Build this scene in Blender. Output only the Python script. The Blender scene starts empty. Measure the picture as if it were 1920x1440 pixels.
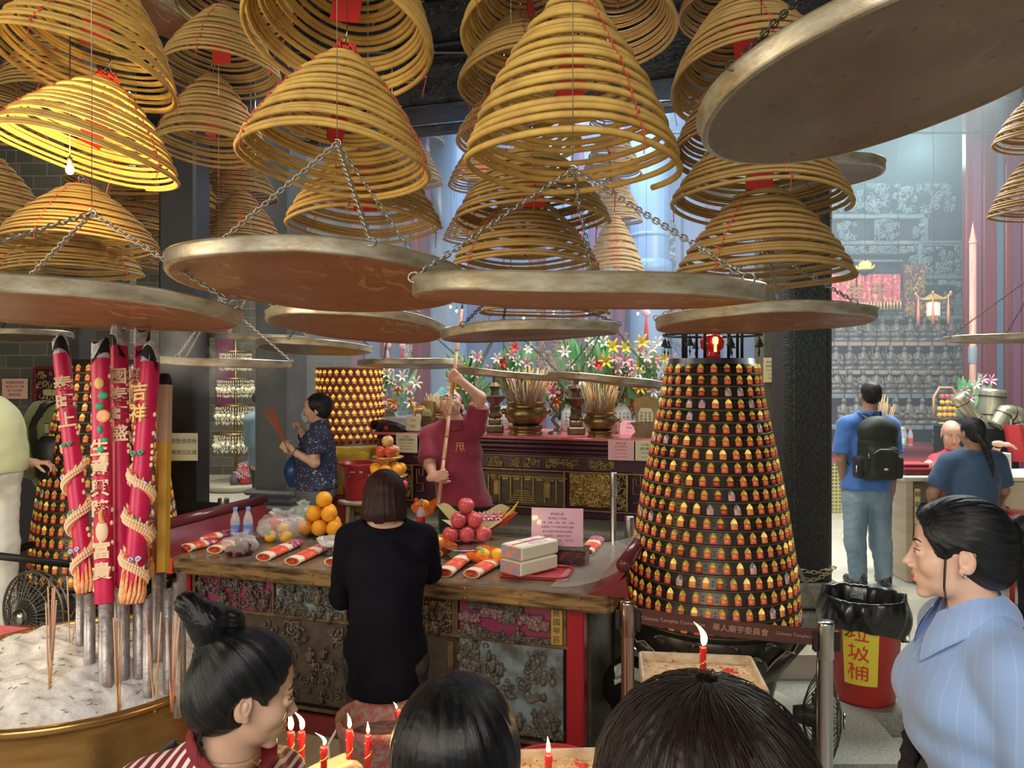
import bpy, math, random
from math import cos, sin
from random import Random as Rnd
import numpy as np
from mathutils import Vector, Matrix, Euler
MRot = Matrix.Rotation
R = math.radians
PI = math.pi
C = bpy.context.scene.collection
SC = bpy.context.scene
# -- camera, world, exposure
F = 1442.
EYE = 1.74
camd = bpy.data.cameras.new('camera')
cam = bpy.data.objects.new('camera',camd)
C.objects.link(cam)
cam.location = (0,0,EYE)
cam.rotation_euler = (R(90),0,0)
camd.sensor_width = 36.
camd.lens = 36.*F/1920.
camd.shift_y = -20./1920.
camd.clip_start = .05
camd.clip_end = 200
SC.camera = cam
SC.view_settings.view_transform = 'Standard'
SC.view_settings.look = 'None'
SC.view_settings.exposure = .45
SC.view_settings.gamma = 1.
SC.view_settings.use_curve_mapping = False
try:
 SC.cycles.max_bounces=5
 SC.cycles.diffuse_bounces=3
 SC.cycles.glossy_bounces=3
 SC.cycles.transmission_bounces=4
 SC.cycles.transparent_max_bounces=8
 SC.cycles.volume_bounces=0
 SC.cycles.volume_step_rate=4.
 SC.cycles.sample_clamp_indirect=4.
 SC.cycles.use_denoising=True
except Exception:
 pass
world = bpy.data.worlds.new('world')
SC.world = world
world.use_nodes = True
bg = world.node_tree.nodes['Background']
bg.inputs[0].default_value = (.8,.8,.78,1)
bg.inputs[1].default_value = .42
def area_light(name,loc,target,size,power,col,size_y=None):
 d=bpy.data.lights.new(name,'AREA')
 d.energy=power
 d.color=col
 d.size=size
 if size_y:
  d.shape='RECTANGLE'
  d.size_y=size_y
 o=bpy.data.objects.new(name,d)
 C.objects.link(o)
 o.location=loc
 o.rotation_euler=(Vector(target)-Vector(loc)).to_track_quat('-Z','Y').to_euler()
 return o
def point_light(name,loc,power,col,r=.05):
 d=bpy.data.lights.new(name,'POINT')
 d.energy=power
 d.color=col
 d.shadow_soft_size=r
 o=bpy.data.objects.new(name,d)
 C.objects.link(o)
 o.location=loc
 return o
# daylight falling into the open courtyard where the photographer stands
area_light('courtyard_daylight',(-1.,-2.6,3.6),(.2,3.6,1.3),3.6,165,(1.,.93,.8),2.4)
area_light('courtyard_side_light',(-4.6,1.2,1.9),(0.,3.,2.),2.2,60,(1.,.86,.62),1.6)
# area lights over the hall, some cold, some warm
area_light('hall_light_centre',(1.4,10.6,5.6),(1.2,10.4,0),3.2,200,(.5,.7,1.),1.4)
area_light('hall_light_front',(.3,5.6,4.2),(.3,6.3,0),2.2,90,(1.,.96,.9),1.2)
area_light('hall_light_right',(4.,7.2,4.6),(3.8,8.2,0),2.6,300,(.95,.98,.92),1.6)
point_light('hall_lamp_high',(5.5,10.4,4.75),40,(.55,.95,.95),.25)
area_light('hall_light_left',(-4.2,9.6,5.),(-3.6,9.,0),2.2,190,(1.,.92,.8),1.2)
def P(px,py,d):
 """a point of the place, read off the photograph at distance d along the view"""
 return Vector(((px-960.)/F*d,d,EYE+(700.-py)/F*d))
def PZ(px,py,z):
 """the point at height z seen at that pixel"""
 d=(EYE-z)*F/(py-700.)
 return P(px,py,d)
# -- materials
MATS = {}
def nd(nt,kind,**kw):
 n=nt.nodes.new(kind)
 for k, v in kw.items():
  if k in('loc',):
   continue
  setattr(n,k,v)
 return n
def PMat(name,col,rough=.6,metal=0.,spec=.5,alpha=1.,trans=0.,sheen=0.,coat=0.,noise=None,bump=None,emit=None,estr=0.,sss=0.,ior=1.45):
 """noise=(scale, amount, (r,g,b) second colour) ; bump=(scale, strength)"""
 if name in MATS:
  return MATS[name]
 m=bpy.data.materials.new(name)
 m.use_nodes=True
 nt=m.node_tree
 b=nt.nodes['Principled BSDF']
 b.inputs['Base Color'].default_value=(*col,1)
 b.inputs['Roughness'].default_value=rough
 b.inputs['Metallic'].default_value=metal
 b.inputs['Specular IOR Level'].default_value=spec
 b.inputs['Alpha'].default_value=alpha
 b.inputs['Transmission Weight'].default_value=trans
 b.inputs['Sheen Weight'].default_value=sheen
 b.inputs['Coat Weight'].default_value=coat
 b.inputs['Subsurface Weight'].default_value=sss
 b.inputs['IOR'].default_value=ior
 if sss:
  b.inputs['Subsurface Scale'].default_value=.01
 if emit:
  b.inputs['Emission Color'].default_value=(*emit,1)
  b.inputs['Emission Strength'].default_value=estr
 if noise or bump:
  tc=nd(nt,'ShaderNodeTexCoord')
 if noise:
  sc, lo, hi, c2=noise if len(noise)==4 else(noise[0],.4,.65,noise[1])
  n=nd(nt,'ShaderNodeTexNoise')
  if isinstance(sc,(tuple,list)):
   mp=nd(nt,'ShaderNodeMapping')
   mp.inputs['Scale'].default_value=sc
   nt.links.new(tc.outputs['Object'],mp.inputs[0])
   nt.links.new(mp.outputs[0],n.inputs['Vector'])
   n.inputs['Scale'].default_value=1.
  else:
   nt.links.new(tc.outputs['Object'],n.inputs['Vector'])
   n.inputs['Scale'].default_value=sc
  n.inputs['Detail'].default_value=6
  n.inputs['Roughness'].default_value=.62
  r=nd(nt,'ShaderNodeValToRGB')
  r.color_ramp.elements[0].position=lo
  r.color_ramp.elements[0].color=(*col,1)
  r.color_ramp.elements[1].position=hi
  r.color_ramp.elements[1].color=(*c2,1)
  nt.links.new(n.outputs['Fac'],r.inputs[0])
  nt.links.new(r.outputs[0],b.inputs['Base Color'])
 if bump:
  n=nd(nt,'ShaderNodeTexNoise')
  if isinstance(bump[0],(tuple,list)):
   mp=nd(nt,'ShaderNodeMapping')
   mp.inputs['Scale'].default_value=bump[0]
   nt.links.new(tc.outputs['Object'],mp.inputs[0])
   nt.links.new(mp.outputs[0],n.inputs['Vector'])
   n.inputs['Scale'].default_value=1.
  else:
   nt.links.new(tc.outputs['Object'],n.inputs['Vector'])
   n.inputs['Scale'].default_value=bump[0]
  n.inputs['Detail'].default_value=5
  bp=nd(nt,'ShaderNodeBump')
  bp.inputs['Strength'].default_value=bump[1]
  bp.inputs['Distance'].default_value=bump[2]if len(bump)>2 else .01
  nt.links.new(n.outputs['Fac'],bp.inputs['Height'])
  nt.links.new(bp.outputs[0],b.inputs['Normal'])
 MATS[name]=m
 return m
def nodes_of(m):
 return m.node_tree, m.node_tree.nodes['Principled BSDF']
def ramp(nt,stops,interp='LINEAR'):
 r=nd(nt,'ShaderNodeValToRGB')
 cr=r.color_ramp
 cr.interpolation=interp
 while len(cr.elements)<len(stops):
  cr.elements.new(.5)
 for e, (p,c)in zip(cr.elements,stops):
  e.position=p
  e.color=(*c,1)
 return r
# -- mesh builder
class MB:
 def __init__(self):
  self.v=[]
  self.f=[]
  self.m=[]
  self.n=0
 def add(self,verts,faces,mat=0):
  base=self.n
  self.v.extend(verts)
  self.n+=len(verts)
  for f in faces:
   self.f.append([i+base for i in f])
   self.m.append(mat)
  return self
 def box(self,c,s,rot=None,mat=0,taper=None):
  """c centre, s full size"""
  hx, hy, hz=s[0]/2, s[1]/2, s[2]/2
  vs=[]
  for z in(-hz,hz):
   k=1. if(taper is None or z<0)else taper
   for x, y in((-hx,-hy),(hx,-hy),(hx,hy),(-hx,hy)):
    vs.append(Vector((x*k,y*k,z)))
  if rot is not None:
   M=rot if isinstance(rot,Matrix)else Euler(rot).to_matrix()
   vs=[M@v for v in vs]
  c=Vector(c)
  vs=[v+c for v in vs]
  self.add(vs,[(0,3,2,1),(4,5,6,7),(0,1,5,4),(1,2,6,5),(2,3,7,6),(3,0,4,7)],mat)
  return self
 def bevbox(self,c,s,b=.01,rot=None,mat=0):
  """box with bevelled vertical and horizontal edges"""
  hx, hy, hz=s[0]/2, s[1]/2, s[2]/2
  b=min(b,hx*.9,hy*.9,hz*.9)
  rings=[]
  def ring(x,y,z,k):
   return[(-x+k,-y,z),(x-k,-y,z),(x,-y+k,z),(x,y-k,z),(x-k,y,z),(-x+k,y,z),(-x,y-k,z),(-x,-y+k,z)]
  rings.append(ring(hx-b,hy-b,-hz,b*.3))
  rings.append(ring(hx,hy,-hz+b,b))
  rings.append(ring(hx,hy,hz-b,b))
  rings.append(ring(hx-b,hy-b,hz,b*.3))
  vs=[Vector(v)for r in rings for v in r]
  fs=[tuple(range(7,-1,-1)),tuple(range(24,32))]
  for r in range(3):
   for i in range(8):
    j=(i+1)%8
    fs.append((r*8+i,r*8+j,r*8+8+j,r*8+8+i))
  if rot is not None:
   M=rot if isinstance(rot,Matrix)else Euler(rot).to_matrix()
   vs=[M@v for v in vs]
  c=Vector(c)
  self.add([v+c for v in vs],fs,mat)
  return self
 def tube(self,pts,r,sides=8,mat=0,closed=False,cap=True):
  """tube along points; r number or list"""
  pts=[Vector(p)for p in pts]
  n=len(pts)
  rs=r if isinstance(r,(list,tuple))else[r]*n
  vs=[]
  up=Vector((.13,.27,.95)).normalized()
  prev=None
  for i, p in enumerate(pts):
   if closed:
    t=(pts[(i+1)%n]-pts[i-1])
   else:
    t=pts[min(i+1,n-1)]-pts[max(i-1,0)]
   if t.length<1e-9:
    t=Vector((0,0,1))
   t.normalize()
   if prev is None:
    a=t.cross(up)
    if a.length<1e-3:
     a=t.cross(Vector((1,0,0)))
   else:
    a=prev-t*prev.dot(t)
    if a.length<1e-6:
     a=t.cross(up)
   a.normalize()
   prev=a
   bb=t.cross(a)
   for k in range(sides):
    q=2*PI*k/sides
    vs.append(p+(a*cos(q)+bb*sin(q))*rs[i])
  fs=[]
  m=n if closed else n-1
  for i in range(m):
   i2=(i+1)%n
   for k in range(sides):
    k2=(k+1)%sides
    fs.append((i*sides+k,i*sides+k2,i2*sides+k2,i2*sides+k))
  if cap and not closed:
   fs.append(tuple(range(sides-1,-1,-1)))
   fs.append(tuple((n-1)*sides+k for k in range(sides)))
  self.add(vs,fs,mat)
  return self
 def lathe(self,prof,c=(0,0,0),seg=32,mat=0,M=None,sx=1.,sy=1.,mats=None,arc=None):
  """prof: list of (r, z)"""
  c=Vector(c)
  a0, a1=arc if arc else(0,2*PI)
  full=arc is None
  ns=seg if full else seg+1
  vs=[]
  for r, z in prof:
   for k in range(ns):
    q=a0+(a1-a0)*k/seg
    v=Vector((r*cos(q)*sx,r*sin(q)*sy,z))
    if M is not None:
     v=M@v
    vs.append(v+c)
  base=self.n
  self.v.extend(vs)
  self.n+=len(vs)
  for i in range(len(prof)-1):
   for k in range(seg):
    k2=(k+1)%ns if full else k+1
    self.f.append([base+i*ns+k,base+i*ns+k2,base+(i+1)*ns+k2,base+(i+1)*ns+k])
    self.m.append(mats[i]if mats else mat)
  return self
 def sphere(self,c,r,seg=12,rings=8,mat=0,M=None):
  rr=r if isinstance(r,(tuple,list,Vector))else(r,r,r)
  c=Vector(c)
  vs=[]
  for i in range(rings+1):
   th=PI*i/rings
   for k in range(seg):
    q=2*PI*k/seg
    v=Vector((sin(th)*cos(q)*rr[0],sin(th)*sin(q)*rr[1],cos(th)*rr[2]))
    if M is not None:
     v=M@v
    vs.append(v+c)
  fs=[]
  for i in range(rings):
   for k in range(seg):
    k2=(k+1)%seg
    fs.append((i*seg+k,(i+1)*seg+k,(i+1)*seg+k2,i*seg+k2))
  self.add(vs,fs,mat)
  return self
 def torus(self,c,R0,r0,M=None,seg=16,sides=6,mat=0,sy=1.):
  pts=[]
  c=Vector(c)
  for k in range(seg):
   q=2*PI*k/seg
   v=Vector((R0*cos(q),R0*sin(q)*sy,0))
   if M is not None:
    v=M@v
   pts.append(c+v)
  return self.tube(pts,r0,sides,mat,closed=True)
 def prism(self,outline,z0,z1,M=None,c=(0,0,0),mat=0):
  """outline: list of (x,y) counter-clockwise, extruded along local z"""
  n=len(outline)
  c=Vector(c)
  vs=[Vector((x,y,z0))for x,y in outline]+[Vector((x,y,z1))for x,y in outline]
  if M is not None:
   vs=[M@v for v in vs]
  vs=[v+c for v in vs]
  fs=[tuple(range(n-1,-1,-1)),tuple(range(n,2*n))]
  for i in range(n):
   j=(i+1)%n
   fs.append((i,j,n+j,n+i))
  self.add(vs,fs,mat)
  return self
 def grid(self,fn,nu,nv,mat=0,closed_u=False):
  vs=[Vector(fn(i/(nu if closed_u else nu-1),j/(nv-1)))for j in range(nv)for i in range(nu)]
  fs=[]
  mu=nu if closed_u else nu-1
  for j in range(nv-1):
   for i in range(mu):
    i2=(i+1)%nu
    fs.append((j*nu+i,j*nu+i2,(j+1)*nu+i2,(j+1)*nu+i))
  self.add(vs,fs,mat)
  return self
 def build(self,name,mats,parent=None,smooth=True,origin=None,angle=None):
  me=bpy.data.meshes.new(name)
  if origin is not None:
   o0=Vector(origin)
   vv=[(v[0]-o0.x,v[1]-o0.y,v[2]-o0.z)for v in self.v]
  else:
   vv=[tuple(v)for v in self.v]
  me.from_pydata(vv,[],self.f)
  if not isinstance(mats,(list,tuple)):
   mats=[mats]
  for mt in mats:
   me.materials.append(mt)
  me.polygons.foreach_set('material_index',[min(x,len(mats)-1)for x in self.m])
  if smooth:
   me.polygons.foreach_set('use_smooth',[True]*len(me.polygons))
   if angle is not None:
    try:
     me.set_sharp_from_angle(angle=R(angle))
    except Exception:
     pass
  me.update()
  o=bpy.data.objects.new(name,me)
  C.objects.link(o)
  if parent is not None:
   o.parent=parent
  return o
def thing(name,label,cat,loc=(0,0,0),rot=(0,0,0),group=None,kind=None):
 o=bpy.data.objects.new(name,None)
 o.empty_display_size=.05
 C.objects.link(o)
 o.location=loc
 o.rotation_euler=rot
 o['label']=label
 o['category']=cat
 if group:
  o['group']=group
 if kind:
  o['kind']=kind
 return o
def tag(o,label,cat,group=None,kind=None):
 o['label']=label
 o['category']=cat
 if group:
  o['group']=group
 if kind:
  o['kind']=kind
 return o
def struct(name,mb,mats,smooth=False,label=None,parent=None):
 o=mb.build(name,mats,parent,smooth)
 o['kind']='structure'
 if label:
  o['label']=label
  o['category']=label.split()[-1]
 return o
KIDS = {}
def dup(root,loc=None,rot=None,scale=None,label=None,group=None,deep=True):
 """a copy of a thing with copies of its parts and their sub-parts"""
 r=root.copy()
 C.objects.link(r)
 if loc is not None:
  r.location=loc
 if rot is not None:
  r.rotation_euler=rot
 if scale is not None:
  r.scale=scale if isinstance(scale,(tuple,list,Vector))else(scale,)*3
 if label:
  r['label']=label
 if group:
  r['group']=group
 if deep:
  if root.name not in KIDS:
   KIDS[root.name]=[(c,[g for g in c.children])for c in root.children]
  for ch, gs in KIDS[root.name]:
   c=ch.copy()
   C.objects.link(c)
   c.parent=r
   for g in gs:
    q=g.copy()
    C.objects.link(q)
    q.parent=c
 return r
FONT_MAT = {}
def writing(name,txt,M,size,mat,parent=None,depth=0.,align='CENTER',spacing=1.,bold=0.):
 """lettering as a mesh; M is the 4x4 placement (x along the line, y up, z out of the surface)"""
 cu=bpy.data.curves.new(name,'FONT')
 cu.body=txt
 cu.size=size
 cu.align_x=align
 cu.align_y='CENTER'
 cu.extrude=depth
 cu.offset=bold
 cu.space_line=spacing
 cu.resolution_u=2
 o=bpy.data.objects.new(name,cu)
 C.objects.link(o)
 dg=bpy.context.evaluated_depsgraph_get()
 me=bpy.data.meshes.new_from_object(o.evaluated_get(dg))
 bpy.data.objects.remove(o)
 bpy.data.curves.remove(cu)
 me.name=name
 me.materials.clear()
 me.materials.append(mat)
 q=bpy.data.objects.new(name,me)
 C.objects.link(q)
 me.transform(M)
 if parent is not None:
  q.parent=parent
 return q
def frame(o,x,z,off=(0,0,0)):
 """4x4 with origin o, local x axis x, local z axis z"""
 x=Vector(x).normalized()
 z=Vector(z).normalized()
 y=z.cross(x).normalized()
 x=y.cross(z).normalized()
 M=Matrix((x,y,z)).transposed().to_4x4()
 M.translation=Vector(o)+x*off[0]+y*off[1]+z*off[2]
 return M
# -- implicit surfaces (for bodies, cloth, heads)
def smin(a,b,k):
 h=np.clip(.5+.5*(b-a)/k,0,1)
 return b*(1-h)+a*h-k*h*(1-h)
def smax(a,b,k):
 return-smin(-a,-b,k)
def s_ell(p,c,r,M=None):
 q=p-np.array(c)
 if M is not None:
  q=q@np.array(M)
 r=np.array(r)
 k0=np.linalg.norm(q/r,axis=-1)
 k1=np.linalg.norm(q/(r*r),axis=-1)
 return k0*(k0-1.)/np.maximum(k1,1e-9)
def s_cap(p,a,b,ra,rb=None):
 rb=ra if rb is None else rb
 a=np.array(a,float)
 b=np.array(b,float)
 ab=b-a
 t=np.clip(((p-a)@ab)/max(ab@ab,1e-12),0,1)
 return np.linalg.norm(p-a-t[...,None]*ab,axis=-1)-(ra+(rb-ra)*t)
def s_plane(p,o,n):
 n=np.array(n,float)
 n=n/np.linalg.norm(n)
 return(p-np.array(o))@n
def s_box(p,c,h,r=0.,M=None):
 q=p-np.array(c)
 if M is not None:
  q=q@np.array(M)
 d=np.abs(q)-(np.array(h)-r)
 return np.linalg.norm(np.maximum(d,0),axis=-1)+np.minimum(d.max(axis=-1),0)-r
def nets(f,lo,hi,h):
 """surface nets of the zero level of f"""
 lo=np.array(lo,float)
 hi=np.array(hi,float)
 n=np.maximum(np.ceil((hi-lo)/h).astype(int)+1,4)
 xs=[lo[i]+h*np.arange(n[i])for i in range(3)]
 K=4
 nc=(n+K-1)//K+1
 cx=[lo[i]+h*K*np.arange(nc[i])for i in range(3)]
 G=np.stack(np.meshgrid(*cx,indexing='ij'),-1).reshape(-1,3)
 Cv=np.concatenate([f(G[i:i+200000])for i in range(0,len(G),200000)]).reshape(nc)
 near=np.abs(Cv)<h*K*(2.6 if h<.0035 else 2.1)
 up=lambda A:A.repeat(K,0).repeat(K,1).repeat(K,2)
 cell=near.copy()
 for ax in range(3):
  s1=[slice(None)]*3
  s2=[slice(None)]*3
  s1[ax]=slice(0,-1)
  s2[ax]=slice(1,None)
  t=cell.copy()
  t[tuple(s1)]|=cell[tuple(s2)]
  cell=t
 mask=up(cell)[:n[0],:n[1],:n[2]]
 V=up(Cv)[:n[0],:n[1],:n[2]].copy()
 ii=np.argwhere(mask)
 out=np.empty(len(ii))
 for i in range(0,len(ii),200000):
  out[i:i+200000]=f(lo+h*ii[i:i+200000])
 V[mask]=out
 V[0]=V[-1]=1
 V[:,0]=V[:,-1]=1
 V[:,:,0]=V[:,:,-1]=1
 S=V<0
 cs=tuple(m-1 for m in n)
 acc=np.zeros(cs+(3,))
 cnt=np.zeros(cs)
 offs=[(i,j,k)for i in(0,1)for j in(0,1)for k in(0,1)]
 for a in offs:
  for ax in range(3):
   if a[ax]:
    continue
   b=list(a)
   b[ax]=1
   sa=tuple(slice(a[i],a[i]+cs[i])for i in range(3))
   sb=tuple(slice(b[i],b[i]+cs[i])for i in range(3))
   va, vb=V[sa], V[sb]
   cr=S[sa]!=S[sb]
   t=np.where(cr,va/np.where(cr,va-vb,1),0)
   for i in range(3):
    acc[...,i]+=np.where(cr,a[i]+(t if i==ax else 0),0)
   cnt+=cr
 act=cnt>0
 idx=-np.ones(cs,int)
 ids=np.argwhere(act)
 idx[act]=np.arange(len(ids))
 verts=lo+h*(ids+acc[act]/cnt[act][:,None])
 faces=[]
 for ax in range(3):
  u, v=[(1,2),(2,0),(0,1)][ax]
  sl0=[slice(1,m-1)for m in n]
  sl1=[slice(1,m-1)for m in n]
  sl0[ax]=slice(0,n[ax]-1)
  sl1[ax]=slice(1,n[ax])
  s0, s1=S[tuple(sl0)], S[tuple(sl1)]
  e=np.argwhere(s0!=s1)
  if not len(e):
   continue
  flip=s0[tuple(e.T)]
  e=e+1
  e[:,ax]-=1
  def at(du,dv):
   q=e.copy()
   q[:,u]-=du
   q[:,v]-=dv
   return idx[tuple(q.T)]
  q=np.stack([at(1,1),at(0,1),at(0,0),at(1,0)],1)
  q[~flip]=q[~flip][:,::-1]
  faces.append(q)
 fc=np.concatenate(faces)
 fc=fc[(fc>=0).all(1)]
 return verts, fc
def sdf_obj(name,f,lo,hi,h,mats,parent=None,origin=None,matfn=None,smooth_iter=0):
 v, fc=nets(f,lo,hi,h)
 me=bpy.data.meshes.new(name)
 vw=v if origin is None else v-np.array(origin)
 me.vertices.add(len(vw))
 me.vertices.foreach_set('co',vw.astype(np.float32).ravel())
 me.loops.add(len(fc)*4)
 me.loops.foreach_set('vertex_index',fc.ravel().astype(np.int32))
 me.polygons.add(len(fc))
 me.polygons.foreach_set('loop_start',(np.arange(len(fc))*4).astype(np.int32))
 if not isinstance(mats,(list,tuple)):
  mats=[mats]
 for mt in mats:
  me.materials.append(mt)
 if matfn is not None:
  cen=v[fc].mean(axis=1)
  me.polygons.foreach_set('material_index',matfn(cen).astype(np.int32))
 me.polygons.foreach_set('use_smooth',[True]*len(fc))
 me.update(calc_edges=True)
 me.validate()
 o=bpy.data.objects.new(name,me)
 C.objects.link(o)
 if parent is not None:
  o.parent=parent
 return o
def vnoise(p,s,seed=0):
 """cheap smooth noise from sines"""
 x, y, z=p[...,0]*s, p[...,1]*s, p[...,2]*s
 return(np.sin(x*1.3+1.7*np.sin(y*1.1+seed)+seed)+np.sin(y*1.7+1.3*np.sin(z*1.3+2*seed)+1.1)+np.sin(z*1.5+1.9*np.sin(x*.9+3*seed)+2.3))/3.
rnd = Rnd(7)
# -- shared materials
steel = PMat('brushed_steel',(.55,.54,.52),.28,1.)
iron = PMat('dark_iron',(.06,.055,.05),.5,.6)
chain_m = PMat('chain_steel',(.42,.4,.36),.4,.9)
black_m = PMat('black_paint',(.018,.018,.02),.5)
red_thread = PMat('red_thread',(.62,.06,.06),.8)
red_paper = PMat('red_paper',(.68,.04,.03),.7)
brass = PMat('aged_brass',(.36,.25,.1),.32,.85,noise=(9,.35,.7,(.2,.15,.075)))
bronze = PMat('dark_bronze',(.2,.145,.09),.42,.7,noise=(12,.35,.7,(.1,.075,.05)))
gold_m = PMat('gold_leaf',(.75,.5,.16),.35,.6,noise=(18,.4,.7,(.4,.24,.08)))
white_m = PMat('white_paper',(.8,.8,.76),.7)
cream_m = PMat('cream_paper',(.78,.73,.52),.75)
ink = PMat('black_ink',(.03,.025,.02),.8)
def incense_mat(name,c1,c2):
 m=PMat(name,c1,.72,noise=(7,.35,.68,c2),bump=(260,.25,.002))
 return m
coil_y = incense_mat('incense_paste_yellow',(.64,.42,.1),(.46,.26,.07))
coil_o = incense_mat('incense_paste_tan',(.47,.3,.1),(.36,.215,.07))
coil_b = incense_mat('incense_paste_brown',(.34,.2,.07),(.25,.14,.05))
# tray metal: bright tin rim, rust-brown underside with streaks
tin = PMat('tinned_rim',(.62,.58,.48),.38,.75,noise=((9,9,30),.38,.68,(.36,.27,.15)),bump=(60,.15,.004))
rust_l = PMat('rusted_underside_red',(.38,.155,.07),.42,.25,noise=((3,9,3),.42,.72,(.3,.115,.05)),bump=(30,.1,.004))
rust_d = PMat('rusted_underside_dark',(.215,.125,.06),.36,.45,noise=(4,.4,.72,(.145,.078,.038)),bump=(22,.12,.004))
for mm in(rust_l,rust_d):
 nt, b=nodes_of(mm)
 src=b.inputs['Base Color'].links[0].from_socket
 tc=nd(nt,'ShaderNodeTexCoord')
 n=nd(nt,'ShaderNodeTexNoise')
 mp=nd(nt,'ShaderNodeMapping')
 mp.inputs['Scale'].default_value=(5,2.2,5)
 nt.links.new(tc.outputs['Object'],mp.inputs[0])
 nt.links.new(mp.outputs[0],n.inputs['Vector'])
 n.inputs['Scale'].default_value=2.1
 n.inputs['Detail'].default_value=4
 n.inputs['Distortion'].default_value=1.4
 rr=ramp(nt,[(.6,(0,0,0)),(.64,(1,1,1))])
 nt.links.new(n.outputs['Fac'],rr.inputs[0])
 mx=nd(nt,'ShaderNodeMix',data_type='RGBA')
 sp=nd(nt,'ShaderNodeTexNoise')
 sp.inputs['Scale'].default_value=26
 sp.inputs['Detail'].default_value=3
 nt.links.new(tc.outputs['Object'],sp.inputs['Vector'])
 sr=ramp(nt,[(.3,(1,1,1)),(.34,(0,0,0))])
 nt.links.new(sp.outputs['Fac'],sr.inputs[0])
 mx2=nd(nt,'ShaderNodeMix',data_type='RGBA')
 mul=nd(nt,'ShaderNodeMath',operation='MULTIPLY')
 mul.inputs[1].default_value=.75 if mm is rust_l else .35
 nt.links.new(rr.outputs[0],mul.inputs[0])
 nt.links.new(mul.outputs[0],mx.inputs[0])
 nt.links.new(src,mx.inputs[6])
 mx.inputs[7].default_value=(.55,.36,.19,1)if mm is rust_l else(.27,.2,.13,1)
 nt.links.new(sr.outputs[0],mx2.inputs[0])
 nt.links.new(mx.outputs[2],mx2.inputs[6])
 mx2.inputs[7].default_value=(.06,.03,.02,1)
 nt.links.new(mx2.outputs[2],b.inputs['Base Color'])
# -- the setting
YAW = R(17)
beam_m = PMat('sooty_carved_beam',(.016,.018,.021),.42,noise=(8,.4,.75,(.045,.05,.055)),bump=((22,22,34),.5,.02))
floor_m = PMat('stone_floor',(.6,.55,.43),.5,noise=(2.2,.3,.75,(.44,.41,.33)),bump=(90,.2,.003))
stone_m = PMat('grey_stone_step',(.36,.36,.3),.6,noise=(60,.35,.7,(.2,.2,.16)),bump=(120,.25,.004))
ceil_m = PMat('dark_ceiling',(.02,.02,.022),.8)  # even near-black, so the ceiling stays unseen
hall_blue = PMat('blue_painted_wall',(.13,.19,.36),.35,noise=((1.2,1,.25),.35,.7,(.24,.32,.52)))
hall_purple = PMat('plum_painted_board',(.17,.05,.12),.35,noise=((3,3,.6),.35,.7,(.24,.07,.13)))
hall_maroon = PMat('maroon_lacquer',(.2,.03,.045),.3,noise=((5,5,.8),.35,.7,(.13,.02,.035)))
col_pale = PMat('pale_blue_column',(.3,.44,.62),.28,noise=((2,2,.5),.35,.7,(.22,.34,.54)))
teal_m = PMat('dusty_teal_carving',(.16,.22,.26),.4,noise=(10,.35,.7,(.3,.36,.4)))
rough_stone = PMat('rough_black_granite',(.03,.029,.027),.5,noise=(70,.45,.75,(.075,.072,.066)),bump=(75,.9,.02))
pil_green = PMat('mossy_grey_stone',(.085,.088,.065),.6,noise=(30,.35,.7,(.14,.14,.1)),bump=(60,.4,.01))
pil_brown = PMat('smoked_brown_stone',(.055,.05,.042),.45,noise=(4,.35,.7,(.09,.08,.068)),bump=(50,.2,.006))
brick_m = PMat('olive_brick',(.12,.115,.085),.7,bump=(60,.2,.005))
nt, b = nodes_of(brick_m)
tc = nd(nt,'ShaderNodeTexCoord')
sp = nd(nt,'ShaderNodeSeparateXYZ')
cb = nd(nt,'ShaderNodeCombineXYZ')
nt.links.new(tc.outputs['Object'],sp.inputs[0])
nt.links.new(sp.outputs[0],cb.inputs[0])
nt.links.new(sp.outputs[2],cb.inputs[1])
bt = nd(nt,'ShaderNodeTexBrick')
bt.inputs['Color1'].default_value = (.135,.13,.095,1)
bt.inputs['Color2'].default_value = (.095,.092,.07,1)
bt.inputs['Mortar'].default_value = (.22,.21,.16,1)
bt.inputs['Scale'].default_value = 1.
bt.inputs['Mortar Size'].default_value = .006
bt.inputs['Brick Width'].default_value = .32
bt.inputs['Row Height'].default_value = .15
nt.links.new(cb.outputs[0],bt.inputs['Vector'])
nt.links.new(bt.outputs['Color'],b.inputs['Base Color'])
LZ = -.3
# the raised hall floor steps back behind the offering table
_t0 = Vector((-2.09,4.55,0))
_t1 = Vector((.466,3.73,0))
_tx = (_t1-_t0).normalized()
_ty = Vector((-_tx.y,_tx.x,0))
_e0 = _t0+_ty*1.19-_tx*.35
_e1 = _t1+_ty*1.19+_tx*.42
mb = MB()
mb.prism([(-11,4.75),(_e0.x-.02,4.75),(_e0.x,_e0.y),(_e1.x,_e1.y),(_e1.x+.01,4.75),(11,4.75),(11,13.2),(-11,13.2)],-.5,0.)
struct('floor',mb,floor_m)
mb = MB().box((0,.4,LZ-.05),(22,12.,.1))
struct('floor_courtyard',mb,floor_m)
mb = MB()
mb.prism([(.78,3.72),(1.95,3.72),(2.,4.28),(11,4.28),(11,4.75),(.86,4.75)],LZ,-.15)
o = struct('step_middle',mb,stone_m)
mb = MB().box((-6.6,4.52,-.225),(8,.46,.15))
struct('step_left',mb,stone_m)
mb = MB().box((6.3,3.95,-.262),(8.6,.4,.075))
struct('step_low',mb,stone_m)
mb = MB().box((0,4.5,6.4),(22,18,.1))
struct('ceiling',mb,ceil_m)
mb = MB().box((0,13.3,3.2),(22,.2,6.4))
struct('wall_back',mb,brick_m)
mb = MB().box((-9.6,4.5,3.2),(.2,18,6.4))
struct('wall_left',mb,brick_m)
mb = MB().box((9.6,4.5,3.2),(.2,18,6.4))
struct('wall_right',mb,brick_m)
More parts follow.
